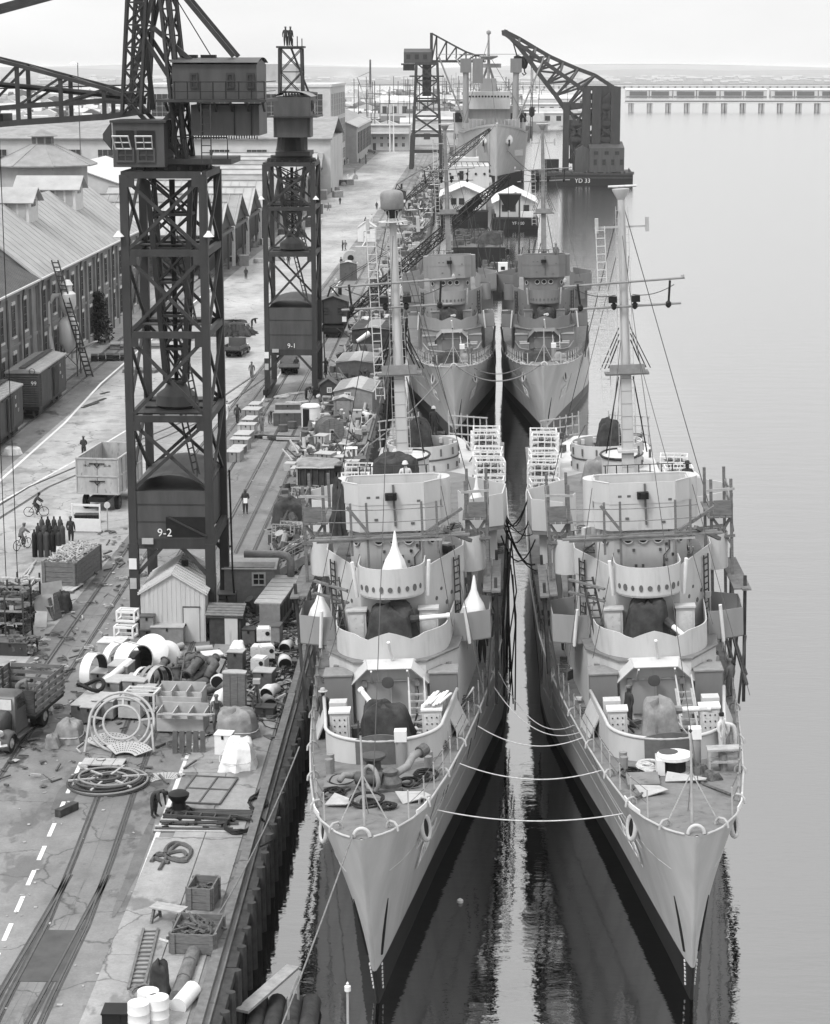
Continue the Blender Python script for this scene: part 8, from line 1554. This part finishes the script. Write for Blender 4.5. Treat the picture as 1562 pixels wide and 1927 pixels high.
# small boxes spread beyond the canvas store
SB=[(565,895,'small grey box at the front corner of the spread of boxes'),(592,892,'box with rounded lid beside the front corner box'),(612,880,'tall grey box in the front row of the spread'),(636,880,'wide grey box in the front row of the spread'),(664,885,'grey box at the rail end of the front row'),(590,868,'low dark box left in the second row'),(640,862,'white-lidded carton in the second row'),(660,868,'white carton on end in the second row'),(606,845,'pale upright crate behind the second row'),(650,852,'sloping-topped grey chest behind the second row'),(620,850,'small grey chest between the upright crate and sloping chest'),(600,815,'stacked pale slabs left of the cable reel'),(575,860,'dark bundle box at the left of the spread'),(676,875,'low box nearest the quay edge in the spread'),(585,830,'grey box behind the pale slabs'),(628,826,'small pale box just before the cable reel')]
for k,(x,y,l) in enumerate(SB):
    rn=random.Random(k); boxy(rn.uniform(.8,1.4),rn.uniform(.9,1.4),[.55,.7,1.1,.85,.7,.4,.3,1.0,1.1,.7,.5,.8,.5,.5,.6,.45][k],l,x,y,['light_grey','grey_paint','grey_paint','mid_dark','grey_paint','mid_dark','white_paint','white_paint','light_grey','grey_paint','grey_paint','light_grey','steel_dark','mid_dark','grey_paint','light_grey'][k],R(rn.uniform(-20,15)),['light_grey','grey_paint','light_grey','light_grey','light_grey','mid_dark','white_paint','white_paint','light_grey','light_grey','light_grey','dirty_white','mid_dark','mid_dark','light_grey','dirty_white'][k],strap=k%2==0)
LB=[(440,868,'grey box nearest the camera in the row along the crossing rails'),(447,855,'second grey box of the row along the crossing rails'),(452,845,'third grey box with fittings on its lid'),(458,832,'long grey box in the middle of the row by the rails'),(465,815,'pale box beyond the long one in the row by the rails'),(469,800,'low grey box far along the row by the rails'),(474,785,'grey box next to last in the row by the rails'),(480,770,'last pale box of the row by the rails')]
for k,(x,y,l) in enumerate(LB): rn=random.Random(50+k); boxy(rn.uniform(.9,1.5),rn.uniform(1.3,2.4),rn.uniform(.45,.95),l,x,y,['grey_paint','mid_dark','grey_paint','grey_paint','light_grey','grey_paint','grey_paint','light_grey'][k],R(-6),'light_grey',strap=True)
# cable reel
r=thing('cable_reel','big wooden cable reel standing on its rims','cable reel',G(620,834),R(18))
for sy in(-1,1):
    f=obj('flange',MB().cyl((0,sy*.75-.06,1.1),(0,sy*.75+.06,1.1),1.1,None,28),'timber',r)
    for k in range(5): obj('flange_plank',MB().box((-.8+.4*k,sy*.75+sy*.075,1.1),(.37,.03,2*(1.08**2-(.4*k-.8)**2)**.5*.98)),'timber',f)
    obj('boss',MB().box((0,sy*.86,1.1),(.4,.04,.4)),'light_grey',f); obj('bolt',MB().cyl((0,sy*.88,1.1),(0,sy*.92,1.1),.12,None,8),'steel_black',f)
obj('barrel',MB().cyl((0,-.7,1.1),(0,.7,1.1),.95,None,26),'rope',r,smooth=True)
for k in range(9): obj('cable_turn',MB().tube([(.97*math.cos(2*PI*i/24),-.62+.155*k,1.1+.97*math.sin(2*PI*i/24)) for i in range(24)],.07,5,True),'mid_dark',r)
one('rope_coil',coil(.8,4,.05,11,.1),'rope','dark rope flake lying right of the cable reel','rope coil',G(650,835)); hose([(645,820),(665,815),(690,828),(705,835)],.05,'black cable trailing from the reel to the quay edge')
# tank cabinet, drums and lumber by 9-1
r=thing('boiler_tank','white upright tank with a black open door by gantry 9-1','tank',G(585,806)); obj('shell',MB().lathe([(.75,0),(.8,.05),(.8,2.0),(.7,2.1),(.01,2.15)],20),'white_paint',r,smooth=True); obj('door',MB().box((-.35,-.72,1.0),(.55,.25,1.6)),'steel_black',r); obj('collar',MB().tube([(.82*math.cos(2*PI*i/18),.82*math.sin(2*PI*i/18),1.9) for i in range(18)],.05,5,True),'dirty_white',r)
for k,(x,y) in enumerate(((533,812),(550,806))): drum(x,y,.4,.6,['round grey float ball left of the white tank','larger dark float ball beside the white tank'][k],'mid_dark','mid_dark','float_drum')
boxy(2.4,1.6,1.1,'wide dark two-tier chest behind the float balls',540,800,'mid_dark',R(4),'grey_paint',strap=True); boxy(2.2,1.0,.9,'wide dark chest behind the two-tier one',541,780,'mid_dark',R(4),'grey_paint')
r=thing('timber_baulks','dark timber baulks and pipes lying across the track before gantry 9-1','timber',G(530,828))
for k in range(6): obj('baulk',MB().bar((-2.4+.4*k,-.3*k+.9,.14+.1*(k%2)),(1.8+.2*k,.5-.2*k,.16),.2,.22),['timber_dark','steel_dark','light_grey'][k%3],r)
for k in range(14):
    rn=random.Random(200+k); p=G(rn.uniform(528,582),rn.uniform(740,768)); one('board_offcut',MB().box((0,0,.08),(rn.uniform(.8,1.6),.4,.12),0,0,rn.uniform(-.1,.1)),'plywood','pale board offcut strewn beneath gantry 9-1','board',p,rn.uniform(-1,1),'board offcuts beneath gantry 9-1')
# huts along the quay beyond
mat('hut_dark',.045,.75,.3,2)
hut('tiny black gabled hut at the leg of gantry 9-1',618,757,1.6,1.7,1.7,2.2,'hut_dark','mid_dark',0,None,[(.1,.9,.45,.5)],False); h=hut('curved-roof grey site hut near the quay edge beyond the cable reel',665,782,3.4,6.5,2.3,2.6,'grey_paint','light_grey',R(-3),None,[(-.5,1.4,.6,.7)],False,'site_hut'); hut('small grey shed standing before the curved-roof hut',646,790,1.7,1.4,1.9,2.05,'grey_paint','light_grey',0,(0,1.2,1.7),None,False); boxy(.8,.7,1.1,'upright pale cupboard right of the small shed',672,796,'light_grey',0,'light_grey')
vent(688,792,'long white pipe vent lying by the quay edge near the huts','white_paint',-30,1.2); h=hut('low hut with pale flat roof and instruments, behind the curved-roof hut',668,712,3.8,7,1.7,1.8,'grey_paint','light_grey',R(-3),None,None,False,'store_hut'); h=hut('square store hut draped in dark canvas beside the crane boom',700,668,4.4,7.5,2.9,3.0,'canvas_dark','grey_paint',R(-3),None,None,False,'store_hut'); obj('lower_boarding',MB().box((-.6,-.08,.6),(3.0,.08,1.2)),'grey_paint',h)
r=thing('searchlight','white searchlight barrel on a stand beside the canvas-draped hut','searchlight',G(672,672)); obj('barrel',MB().cyl((0,0,1.7),(1.3,.6,2.5),.2,.32,12),'white_paint',r,smooth=True); obj('stand',MB().bar((-.3,0,0),(.2,0,1.8),.12).bar((.6,0,0),(.2,0,1.8),.12),'steel_dark',r)
for k in range(16):
    rn=random.Random(300+k); x=rn.uniform(642,705); y=rn.uniform(694,710); l=['boxy','round flanged'][(k+1)%2*0+k%2]+' '+['black','pale','rusty','grey'][k//2%4]+' machine part in the clutter between the quay huts'
    p=G(x,y); r=thing('machine_part',l,'machine part',p,rn.uniform(0,3),'machine parts between the quay huts'); obj('casting',MB().lathe([(.3,0),(.4,.2),(.25,.5),(.35,.7),(.1,.8)],10) if k%2 else MB().box((0,0,.35),(.9,.6,.7)),['steel_dark','light_grey','rust','steel_mid'][k//2%4],r); obj('flange',MB().cyl((0,0,.78),(0,0,.86),.3,None,10),'steel_mid',r)
hut('white gabled watchman hut standing on the quay by the far ships',690,455,3.2,3.5,2.6,3.7,'white_paint','dirty_white',0,(0,.9,1.8),None,False); h=hut('small grey sentry shelter beside the far track',655,528,2.4,2.2,2.6,2.75,'mid_dark','light_grey',0,(0,1.0,2),None,False)
r=thing('spool_rack','tall pale cable spools left of the watchman hut track','cable reel',G(660,500)); obj('spool',MB().cyl((0,0,1.2),(0,1.4,1.2),1.2,None,20),'light_grey',r); obj('core',MB().cyl((0,-.05,1.2),(0,-.02,1.2),.5,None,14),'steel_black',r); obj('frame',MB().box((1.6,.6,1.5),(1.8,1.6,3)),'light_grey',r)
# lumber and steel stacks at the road side, coal heap, trestle
def stack(px_,py_,w,d_,n,label,m,rz=0):
    r=thing('lumber_stack',label,'lumber',G(px_,py_),R(rz))
    for j in range(n):
        for k in range(5): obj('plank',MB().box((-w/2+w*(k+.5)/5+.04*((j*3+k)%3),(.15*((j+k)%3)),.1+.16*j),(w/5-.04,d_,.13)),m,r)
    return r
stack(255,655,5.6,2.2,4,'long pale lumber stack behind gantry 9-2 by the ivy','timber_pale',8); stack(205,678,3.8,1.6,4,'dark steel bar stack on the road edge by the boxcar','steel_dark',10); stack(265,700,3.4,2,2,'low mixed lumber pile behind gantry 9-2','timber',-8); stack(330,640,4,2.4,3,'pale lumber pile seen through gantry 9-2','timber_pale',5)
r=thing('coal_heap','dark coal heap on the road','coal heap',G(440,628)); obj('coal',lump(5.2,7,1.5,9,13,40,9,.45,.1,),'steel_black',r); 
t_=thing('trestle','pale timber trestle rail before the coal heap','trestle',G(440,630))
obj('rail',MB().bar((-1.9,-.2,1.2),(1.9,.2,1.3),.14).bar((-1.9,-.2,.7),(1.9,.2,.75),.1),'timber_pale',t_); obj('leg',MB().bar((-1.5,-.5,0),(-1.4,0,1.2),.12).bar((1.5,-.5,0),(1.4,0,1.3),.12),'timber_pale',t_)
for k,(x0,y0,x1,y1) in enumerate(((190,742,205,738),(160,765,198,750),(155,768,185,758))): a=G(x0,y0); b_=G(x1,y1); one('loose_plank',MB().bar(a,b_,.3,.14),'timber_dark','dark plank dropped on the road by the white line, '+['farthest','longest of three','shortest of three'][k],'plank',(0,0,0),0,'planks dropped beside the white line')
sg=thing('white_placard','white board leaning against the brick shop by the boxcar','board',(-41.9,187,Q)); obj('board',MB().box((0,0,1.4),(.1,2.4,2.6),0,0,R(15)),'white_paint',sg)
# clutter of stores along the street sheds and far quay: boxes, carts and barrels in small groups
rn=random.Random(77); nlab=['by the open shed fronts','beside the far track','under the sheds','near the hammerhead crane foot']
for k in range(110):
    z_=k%4
    if z_==0: x=rn.uniform(-36.5,-31); y=rn.uniform(330,600)
    elif z_==1: x=rn.uniform(-13.8,-9.2); y=rn.uniform(255,470)
    elif z_==2: x=rn.uniform(-50,-37.5); y=rn.uniform(330,560)
    else: x=rn.uniform(-14,-9); y=rn.uniform(470,660)
    w=rn.uniform(.8,2.6); h_=rn.uniform(.6,2.2); d_=rn.uniform(.8,2.6)
    m=rn.choice(['grey_paint','light_grey','mid_dark','steel_dark','timber','dirty_white','canvas_mid','timber_dark'])
    t=k%3; mb=MB().box((0,0,h_/2),(w,d_,h_)) if t==0 else (MB().lathe([(w*.4,0),(w*.42,h_*.5),(w*.4,h_)],12) if t==1 else lump(w,d_,h_*.7,k,6,18,6))
    r=thing(['store_box','barrel','canvas_heap'][t],{'grey_paint':'grey','light_grey':'pale grey','mid_dark':'dark grey','steel_dark':'black','timber':'brown timber','dirty_white':'dirty white','canvas_mid':'mid grey','timber_dark':'dark weathered'}[m]+' '+['squat','tall'][h_>1.3]+' '+['store box','upright barrel','covered heap'][t]+' '+nlab[z_],['box','barrel','canvas heap'][t],(x,y,Q),rn.uniform(-.5,.5),['boxes','barrels','canvas heaps'][t]+' '+nlab[z_]); obj('body',mb,m,r,smooth=t>0)
    if t<2: obj('lid',MB().box((0,0,h_+.03),(w+.05,d_+.05,.06)) if t==0 else MB().cyl((0,0,h_),(0,0,h_+.05),w*.36,None,12),'light_grey',r)
# street lamps hung over the road and poles
for k,(px_,py_,h_) in enumerate(((372,160,26),)):
    p=aY(146,118,420); r=thing('roof_lamp','small dish lamp on a thin pole above the shed roofs','lamp',(p[0],420,Q)); obj('pole',MB().cyl((0,0,0),(0,0,p[2]-Q),.09,None,6),'steel_mid',r); obj('shade',MB().lathe([(.15,.5),(.9,0),(.85,-.05)],12),'white_paint',r,(-.8,0,p[2]-Q-.3))
# ================================================================ PEOPLE
PEOPLE={}
def body(pose):
    if pose in PEOPLE: return PEOPLE[pose]
    # joints: pelvis first (skin root)
    J={'pel':(0,0,.95,.17),'waist':(0,.0,1.12,.165),'chest':(0,.01,1.33,.2),'neck':(0,0,1.49,.06),'head':(0,-.02,1.62,.10),'crown':(0,-.01,1.72,.085),
       'ls':(.19,0,1.42,.095),'le':(.26,.02,1.14,.07),'lw':(.26,-.07,.9,.04),'lh':(.26,-.1,.82,.045),'rs':(-.19,0,1.42,.095),'re':(-.26,.02,1.14,.07),'rw':(-.26,-.07,.9,.04),'rh':(-.26,-.1,.82,.045),
       'lhip':(.1,0,.9,.125),'lk':(.11,-.02,.5,.095),'la':(.11,.02,.1,.055),'lt':(.12,-.16,.05,.045),'rhip':(-.1,0,.9,.125),'rk':(-.11,-.02,.5,.095),'ra':(-.11,.02,.1,.055),'rt':(-.12,-.16,.05,.045)}
    def mv(**k):
        for n,(x,y,z) in k.items(): J[n]=(x,y,z,J[n][3])
    if pose=='walk': mv(lk=(.1,-.16,.52),la=(.1,-.2,.12),lt=(.1,-.36,.07),rk=(-.1,.06,.5),ra=(-.1,.3,.17),rt=(-.1,.2,.04),le=(.26,.12,1.16),lw=(.25,.14,.92),lh=(.25,.12,.84),re=(-.26,-.1,1.16),rw=(-.24,-.25,.98),rh=(-.24,-.3,.92))
    if pose=='carry': mv(lk=(.1,-.1,.52),lt=(.12,-.2,.05),le=(.25,-.02,1.14),lw=(.08,-.22,1.08),lh=(.02,-.26,1.06),re=(-.25,-.02,1.14),rw=(-.08,-.22,1.05),rh=(-.02,-.26,1.03))
    if pose=='point': mv(re=(-.42,-.12,1.32),rw=(-.62,-.24,1.22),rh=(-.7,-.28,1.19),rk=(-.14,-.08,.5),ra=(-.17,.05,.1))
    if pose=='bend': mv(waist=(0,-.08,1.08),chest=(0,-.3,1.2),neck=(0,-.45,1.22),head=(0,-.56,1.2),crown=(0,-.65,1.2),ls=(.18,-.38,1.2),rs=(-.18,-.38,1.2),le=(.22,-.42,.92),re=(-.22,-.42,.92),lw=(.15,-.5,.68),rw=(-.15,-.5,.68),lh=(.13,-.53,.6),rh=(-.13,-.53,.6))
    if pose in('ride','sit'):
        mv(pel=(0,.0,.95),waist=(0,-.06,1.1),chest=(0,-.2,1.28),neck=(0,-.3,1.42),head=(0,-.36,1.54),crown=(0,-.37,1.64),ls=(.18,-.24,1.36),rs=(-.18,-.24,1.36),le=(.27,-.4,1.18),re=(-.27,-.4,1.18),lw=(.24,-.6,1.08),rw=(-.24,-.6,1.08),lh=(.22,-.66,1.06),rh=(-.22,-.66,1.06),lhip=(.1,-.02,.92),rhip=(-.1,-.02,.92),lk=(.11,-.36,.72),rk=(-.11,-.3,.56),la=(.1,-.2,.36),ra=(-.1,-.14,.2),lt=(.1,-.34,.3),rt=(-.1,-.28,.15))
    if pose=='sit': mv(lk=(.12,-.42,.9),rk=(-.12,-.42,.9),la=(.12,-.45,.5),ra=(-.12,-.45,.5),lt=(.12,-.6,.45),rt=(-.12,-.6,.45))
    N=list(J); E=[('pel','waist'),('waist','chest'),('chest','neck'),('neck','head'),('head','crown'),('chest','ls'),('ls','le'),('le','lw'),('lw','lh'),('chest','rs'),('rs','re'),('re','rw'),('rw','rh'),('pel','lhip'),('lhip','lk'),('lk','la'),('la','lt'),('pel','rhip'),('rhip','rk'),('rk','ra'),('ra','rt')]
    me=bpy.data.meshes.new('person'); me.from_pydata([J[n][:3] for n in N],[(N.index(a),N.index(b)) for a,b in E],[])
    o=bpy.data.objects.new('person',me); COL.objects.link(o); md=o.modifiers.new('skin','SKIN'); md.branch_smoothing=.4
    if not me.skin_vertices: me.attributes
    for i,n in enumerate(N):
        v=me.skin_vertices[0].data[i]; v.radius=(J[n][3],J[n][3]*(.8 if n in('chest','waist','pel') else 1)); v.use_root=n=='pel'
    sb=o.modifiers.new('s','SUBSURF'); sb.levels=1; sb.render_levels=1
    dg=bpy.context.evaluated_depsgraph_get(); dg.update(); m2=bpy.data.meshes.new_from_object(o.evaluated_get(dg)); bpy.data.objects.remove(o)
    m2.polygons.foreach_set('use_smooth',[True]*len(m2.polygons)); hd=Vector(J['head'][:3]); hands=[Vector(J[k][:3]) for k in('lh','rh')]; wz=J['waist'][2]-.06; cz=J['chest'][:3]
    ids=[]
    for p in m2.polygons:
        c=p.center; k=0
        if (c-hd).length<.15 and (c-Vector(J['neck'][:3])).length>.07: k=2
        elif min((c-h).length for h in hands)<.09: k=2
        elif min((c-Vector(J[q][:3])).length for q in('lk','rk','la','ra','lhip','rhip'))<min((c-Vector(J[q][:3])).length for q in('chest','waist','le','re','lw','rw','ls','rs')): k=1
        if min((c-Vector(J[q][:3])).length for q in('lt','rt'))<.1: k=3
        ids.append(k)
    m2.polygons.foreach_set('material_index',ids); PEOPLE[pose]=(m2,J); return PEOPLE[pose]
HATM=None
def person(label,loc,rz,pose='stand',top='cloth_dark',leg='cloth_dark',hat='cap',group=None,hatm='cloth_mid',extra=None,M=None):
    me,J=body(pose); me=me.copy(); me.materials.clear()
    for k in(top,leg,'skin','steel_black'): me.materials.append(MATS[k])
    o=bpy.data.objects.new('person',me); COL.objects.link(o); tag(o,label,'person',group); o.location=loc; o.rotation_euler=(0,0,rz)
    if M is not None: o.matrix_world=M
    h=J['crown']; prof={'cap':[(.112,-.03),(.118,.02),(.1,.07),(.02,.09)],'fedora':[(.2,-.02),(.2,0),(.115,.01),(.105,.1),(.08,.13),(.01,.12)],'helmet':[(.15,-.05),(.15,-.03),(.128,0),(.11,.07),(.06,.11),(.01,.12)],'hair':[(.1,-.08),(.108,0),(.085,.06),(.02,.08)]}[hat]
    t=obj('hat' if hat!='hair' else 'hair',MB().lathe(prof,14),'steel_black' if hat=='hair' else hatm,o,h[:3],smooth=True)
    hd=J['head']; f=obj('face',MB().tube([(0,-.1,.0),(0,-.125,-.03)],[.012,.018],6).box((.038,-.093,.02),(.03,.012,.014)).box((-.038,-.093,.02),(.03,.012,.014)).box((0,-.093,-.065),(.05,.012,.012)),'cloth_mid',o,hd[:3]) if pose!='bend' else None
    if extra=='paper': obj('paper',MB().box((0,-.3,1.0),(.28,.02,.36),0,R(-15)),'white_paint',o)
    if extra=='bib': obj('overall_bib',MB().box((0,-.165,1.27),(.24,.03,.3)).bar((.1,-.16,1.4),(.12,-.05,1.5),.05,.02).bar((-.1,-.16,1.4),(-.12,-.05,1.5),.05,.02),'cloth_dark',o)
    return o
def at(px_,py_): return G(px_,py_)
def bike(label,px_,py_,rz,rider,top,leg,hat):
    p=G(px_,py_); r=thing('bicycle',label,'bicycle',p,rz)
    for y in(-.55,.5):
        w=obj('wheel',MB().tube([(0,y+.33*math.cos(2*PI*i/24),.35+.33*math.sin(2*PI*i/24)) for i in range(24)],.022,6,True),'rubber',r,smooth='all'); obj('spokes',MB().bar((0,y-.32,.35),(0,y+.32,.35),.01).bar((0,y,.03),(0,y,.67),.01).bar((0,y-.22,.13),(0,y+.22,.57),.01).bar((0,y+.22,.13),(0,y-.22,.57),.01),'chrome',w); obj('hub',MB().cyl((-.05,y,.35),(.05,y,.35),.03,None,8),'chrome',w)
    for a,b in(((0,-.05,.3),(0,-.4,.82)),((0,-.05,.3),(0,.15,.85)),((0,.13,.8),(0,-.4,.78)),((0,.5,.35),(0,.13,.78)),((0,.5,.35),(0,-.05,.3)),((0,-.55,.35),(0,-.38,.95))): obj('frame_tube',MB().cyl(a,b,.02,None,7),'steel_black',r)
    obj('saddle',MB().loft([[(-.02,-.1,.88),(.02,-.1,.88),(.02,-.1,.92),(-.02,-.1,.92)],[(-.1,.25,.88),(.1,.25,.88),(.09,.25,.94),(-.09,.25,.94)]]),'steel_black',r); obj('handlebar',MB().tube([(-.28,-.3,1.02),(-.2,-.38,1.04),(0,-.38,1.0),(.2,-.38,1.04),(.28,-.3,1.02)],.018,6),'chrome',r); obj('pedal',MB().box((.12,-.05,.2),(.12,.08,.03)).box((-.12,-.05,.42),(.12,.08,.03)),'steel_black',r)
    c,s=math.cos(rz),math.sin(rz); q=(p[0]-s*.12,p[1]+c*.12,p[2]+.0)
    person(rider,q,rz,'ride',top,leg,hat)
bike('bicycle ridden across the road above the gas cylinders',68,972,R(100),'person in a dark jacket and pale trousers riding a bicycle across the road','cloth_dark','cloth_pale','hair'); bike('bicycle ridden behind the gas cylinders near the left edge',42,1034,R(150),'person in work clothes riding a bicycle by the left photo edge','cloth_mid','cloth_dark','cap')
person('person in dark clothes walking away alone on the pale road',at(158,862),R(185),'carry'); person('person in dark clothes standing at the barrier behind the gas cylinders',at(134,1022),R(170),'stand'); person('person in a cap walking toward the camera with a white paper',at(462,967),R(8),'carry','cloth_dark','cloth_dark','cap',None,'cloth_mid','paper')
person('person in dark bib overalls standing by the compartment bins',at(408,1376),R(15),'stand','cloth_mid','cloth_dark','cap',None,'cloth_mid','bib'); person('person in dark clothes bending over near the bollard',at(290,1538),R(60),'bend','cloth_dark','cloth_dark','hair')
person('person in a dark coat walking on the track right of gantry 9-2',at(447,798),R(175),'walk','cloth_dark','cloth_mid'); person('person in a pale jacket beside the one in the dark coat',at(427,792),R(160),'walk','cloth_pale','cloth_mid'); person('person walking toward the camera on the track left of gantry 9-1',at(474,714),R(0),'walk','cloth_mid','cloth_dark'); person('person in overalls standing at the row of boxes by gantry 9-1',at(493,815),R(-40),'stand','cloth_mid','cloth_mid'); person('person bending over beside the row of boxes',at(508,798),R(30),'bend','cloth_mid','cloth_mid','cap')
person('person bending over the dark heap beneath gantry 9-1',at(576,752),R(70),'bend'); person('person standing beside the parked pickup beneath gantry 9-1',at(558,703),R(200),'stand'); person('person pointing to the right beside the leg of gantry 9-1',at(613,706),R(30),'point'); person('person shovelling at the coal heap on the road',at(474,618),R(80),'bend','cloth_dark','cloth_dark'); person('person walking on the road beyond the coal heap',at(463,526),R(10),'walk'); person('person in pale shirt standing behind gantry 9-2 near its hut',at(432,1080),R(180),'stand','cloth_pale','cloth_pale','cap',None,'cloth_dark')
person('person half inside gantry 9-1 leg shadow',at(519,530),R(0),'stand') if False else None
F=[(640,385,'person walking alone down the bright middle of the street'),(618,397,'person walking near the shed posts on the street'),(668,331,'person walking away far along the street, right of two'),(655,338,'person walking away far along the street, left of two'),(645,472,'person standing in a pair on the bright street, left one'),(650,472,'person standing in a pair on the bright street, right one'),(709,395,'person standing on the quay by the radome'),(700,420,'person standing behind the watchman hut'),(688,425,'person standing left of the watchman hut roof'),(707,475,'person standing right of the watchman hut'),(642,505,'person leaning by the sentry shelter'),(480,460,'person standing under the open sheds, nearest'),(447,500,'person standing by the first shed post'),(455,498,'second person standing by the first shed post'),(543,500,'person seen through the legs of gantry 9-1'),(606,425,'person standing at the road edge by the sheds'),(622,350,'person standing before the far sheds'),(630,345,'second person standing before the far sheds'),(648,310,'person in the far crowd, left end'),(655,308,'person in the far crowd, second from left'),(661,306,'person in the far crowd, middle'),(690,287,'person among the cars by the office'),(676,284,'person in pale clothes among the cars'),(735,262,'person at the office door')]
rn=random.Random(5)
for k,(x,y,l) in enumerate(F): person(l,at(x,y),rn.uniform(0,6),['stand','walk'][k%2],['cloth_dark','cloth_mid','cloth_dark','cloth_pale'][k%4],'cloth_dark','cap','people along the far street')
for k in range(14): p=G(rn.uniform(638,690),rn.uniform(285,312)); person('tiny dark figure standing in the crowd at the street end',p,rn.uniform(0,6),'stand','cloth_dark','cloth_dark','cap','crowd at the street end')
def onship(key,x,y,rz,label,pose='stand',z=None,**k):
    person(label,(0,0,0),0,pose,M=SHIPS[key]@Matrix.Translation((x,y,(zdk(y) if z is None else z)+.03))@Matrix.Rotation(rz,4,'Z'),**k)
onship('L',-2.75,17.0,R(-30),'person in a dark suit and fedora on the left ship beside the dark locker','stand',5.95,hat='fedora',hatm='light_grey'); onship('R',2.3,27.5,R(-15),'person in a dark coat and black fedora on the right bridge wing','stand',13.35,hat='fedora',hatm='cloth_dark'); onship('L',.5,26.9,R(10),'person with a pale hood seen behind the left bridge rail','stand',13.6,hat='helmet',hatm='dirty_white',top='cloth_pale'); onship('L',.6,58.0,R(160),'person in dark clothes standing on the aft gun tub of the left ship','stand',11.2,hat='helmet',hatm='dirty_white')
onship('R',2.6,12.4,R(-60),'person in white stooping outside the forward tub of the right ship','bend',None,top='cloth_pale',leg='cloth_pale',hat='cap',hatm='white_paint'); onship('R',2.05,11.6,R(60),'person in white leaning on the forward tub of the right ship','stand',None,top='cloth_pale',leg='cloth_pale',hat='hair')
for k,(key,x,y,z,p,l) in enumerate((('L',3.6,30,None,'stand','person standing on the inner side deck of the left ship'),('L',-3.6,44,None,'walk','person walking on the quay-side deck of the left ship aft'),('R',-3.4,33,None,'bend','person bending on the inner side deck of the right ship'),('R',3.5,22,None,'stand','person on the open-water side deck of the right ship'),('R',-1.2,17.2,None,'stand','person beside the covered forward gun of the right ship'),('FL',1.5,7,None,'stand','person at the bow of the far left ship'),('FR',-1.4,9,None,'bend','person stooping on the bow of the far right ship'),('FR',1.2,25.2,14.2,'stand','person on the open bridge of the far right ship'),('L',-1.2,29,12.9,'bend','person bending behind the left ship bridge'))): onship(key,x,y,k*1.3,l,p,z,top=['cloth_dark','cloth_mid'][k%2])
for k in range(3): person(['small figure standing on the head of gantry 9-1, left','small figure standing on the head of gantry 9-1, middle','small figure standing on the head of gantry 9-1, right'][k],(-17.4+.45*k,202.9,34.8),R(40*k),'stand') if k<2 else None
person('person crouched working in the back of the stake truck',(G(22,1382)[0]+.15,G(22,1382)[1]+.9,Q+1.15),R(100),'bend','cloth_mid','cloth_dark','hair')
# ================================================================ AIR: thin sea haze round the whole scene
hz=bpy.data.materials.new('haze'); hz.use_nodes=True; t=hz.node_tree; t.nodes.remove(t.nodes['Principled BSDF']); pv=t.nodes.new('ShaderNodeVolumePrincipled'); pv.inputs['Color'].default_value=(.97,.97,.97,1); pv.inputs['Density'].default_value=.00006; pv.inputs['Anisotropy'].default_value=.2
t.links.new(pv.outputs[0],t.nodes['Material Output'].inputs['Volume']); MATS['haze']=hz
hb=MB().box((0,6500,21),(18400,18400,56)); obj('haze',hb,'haze',kind='stuff')
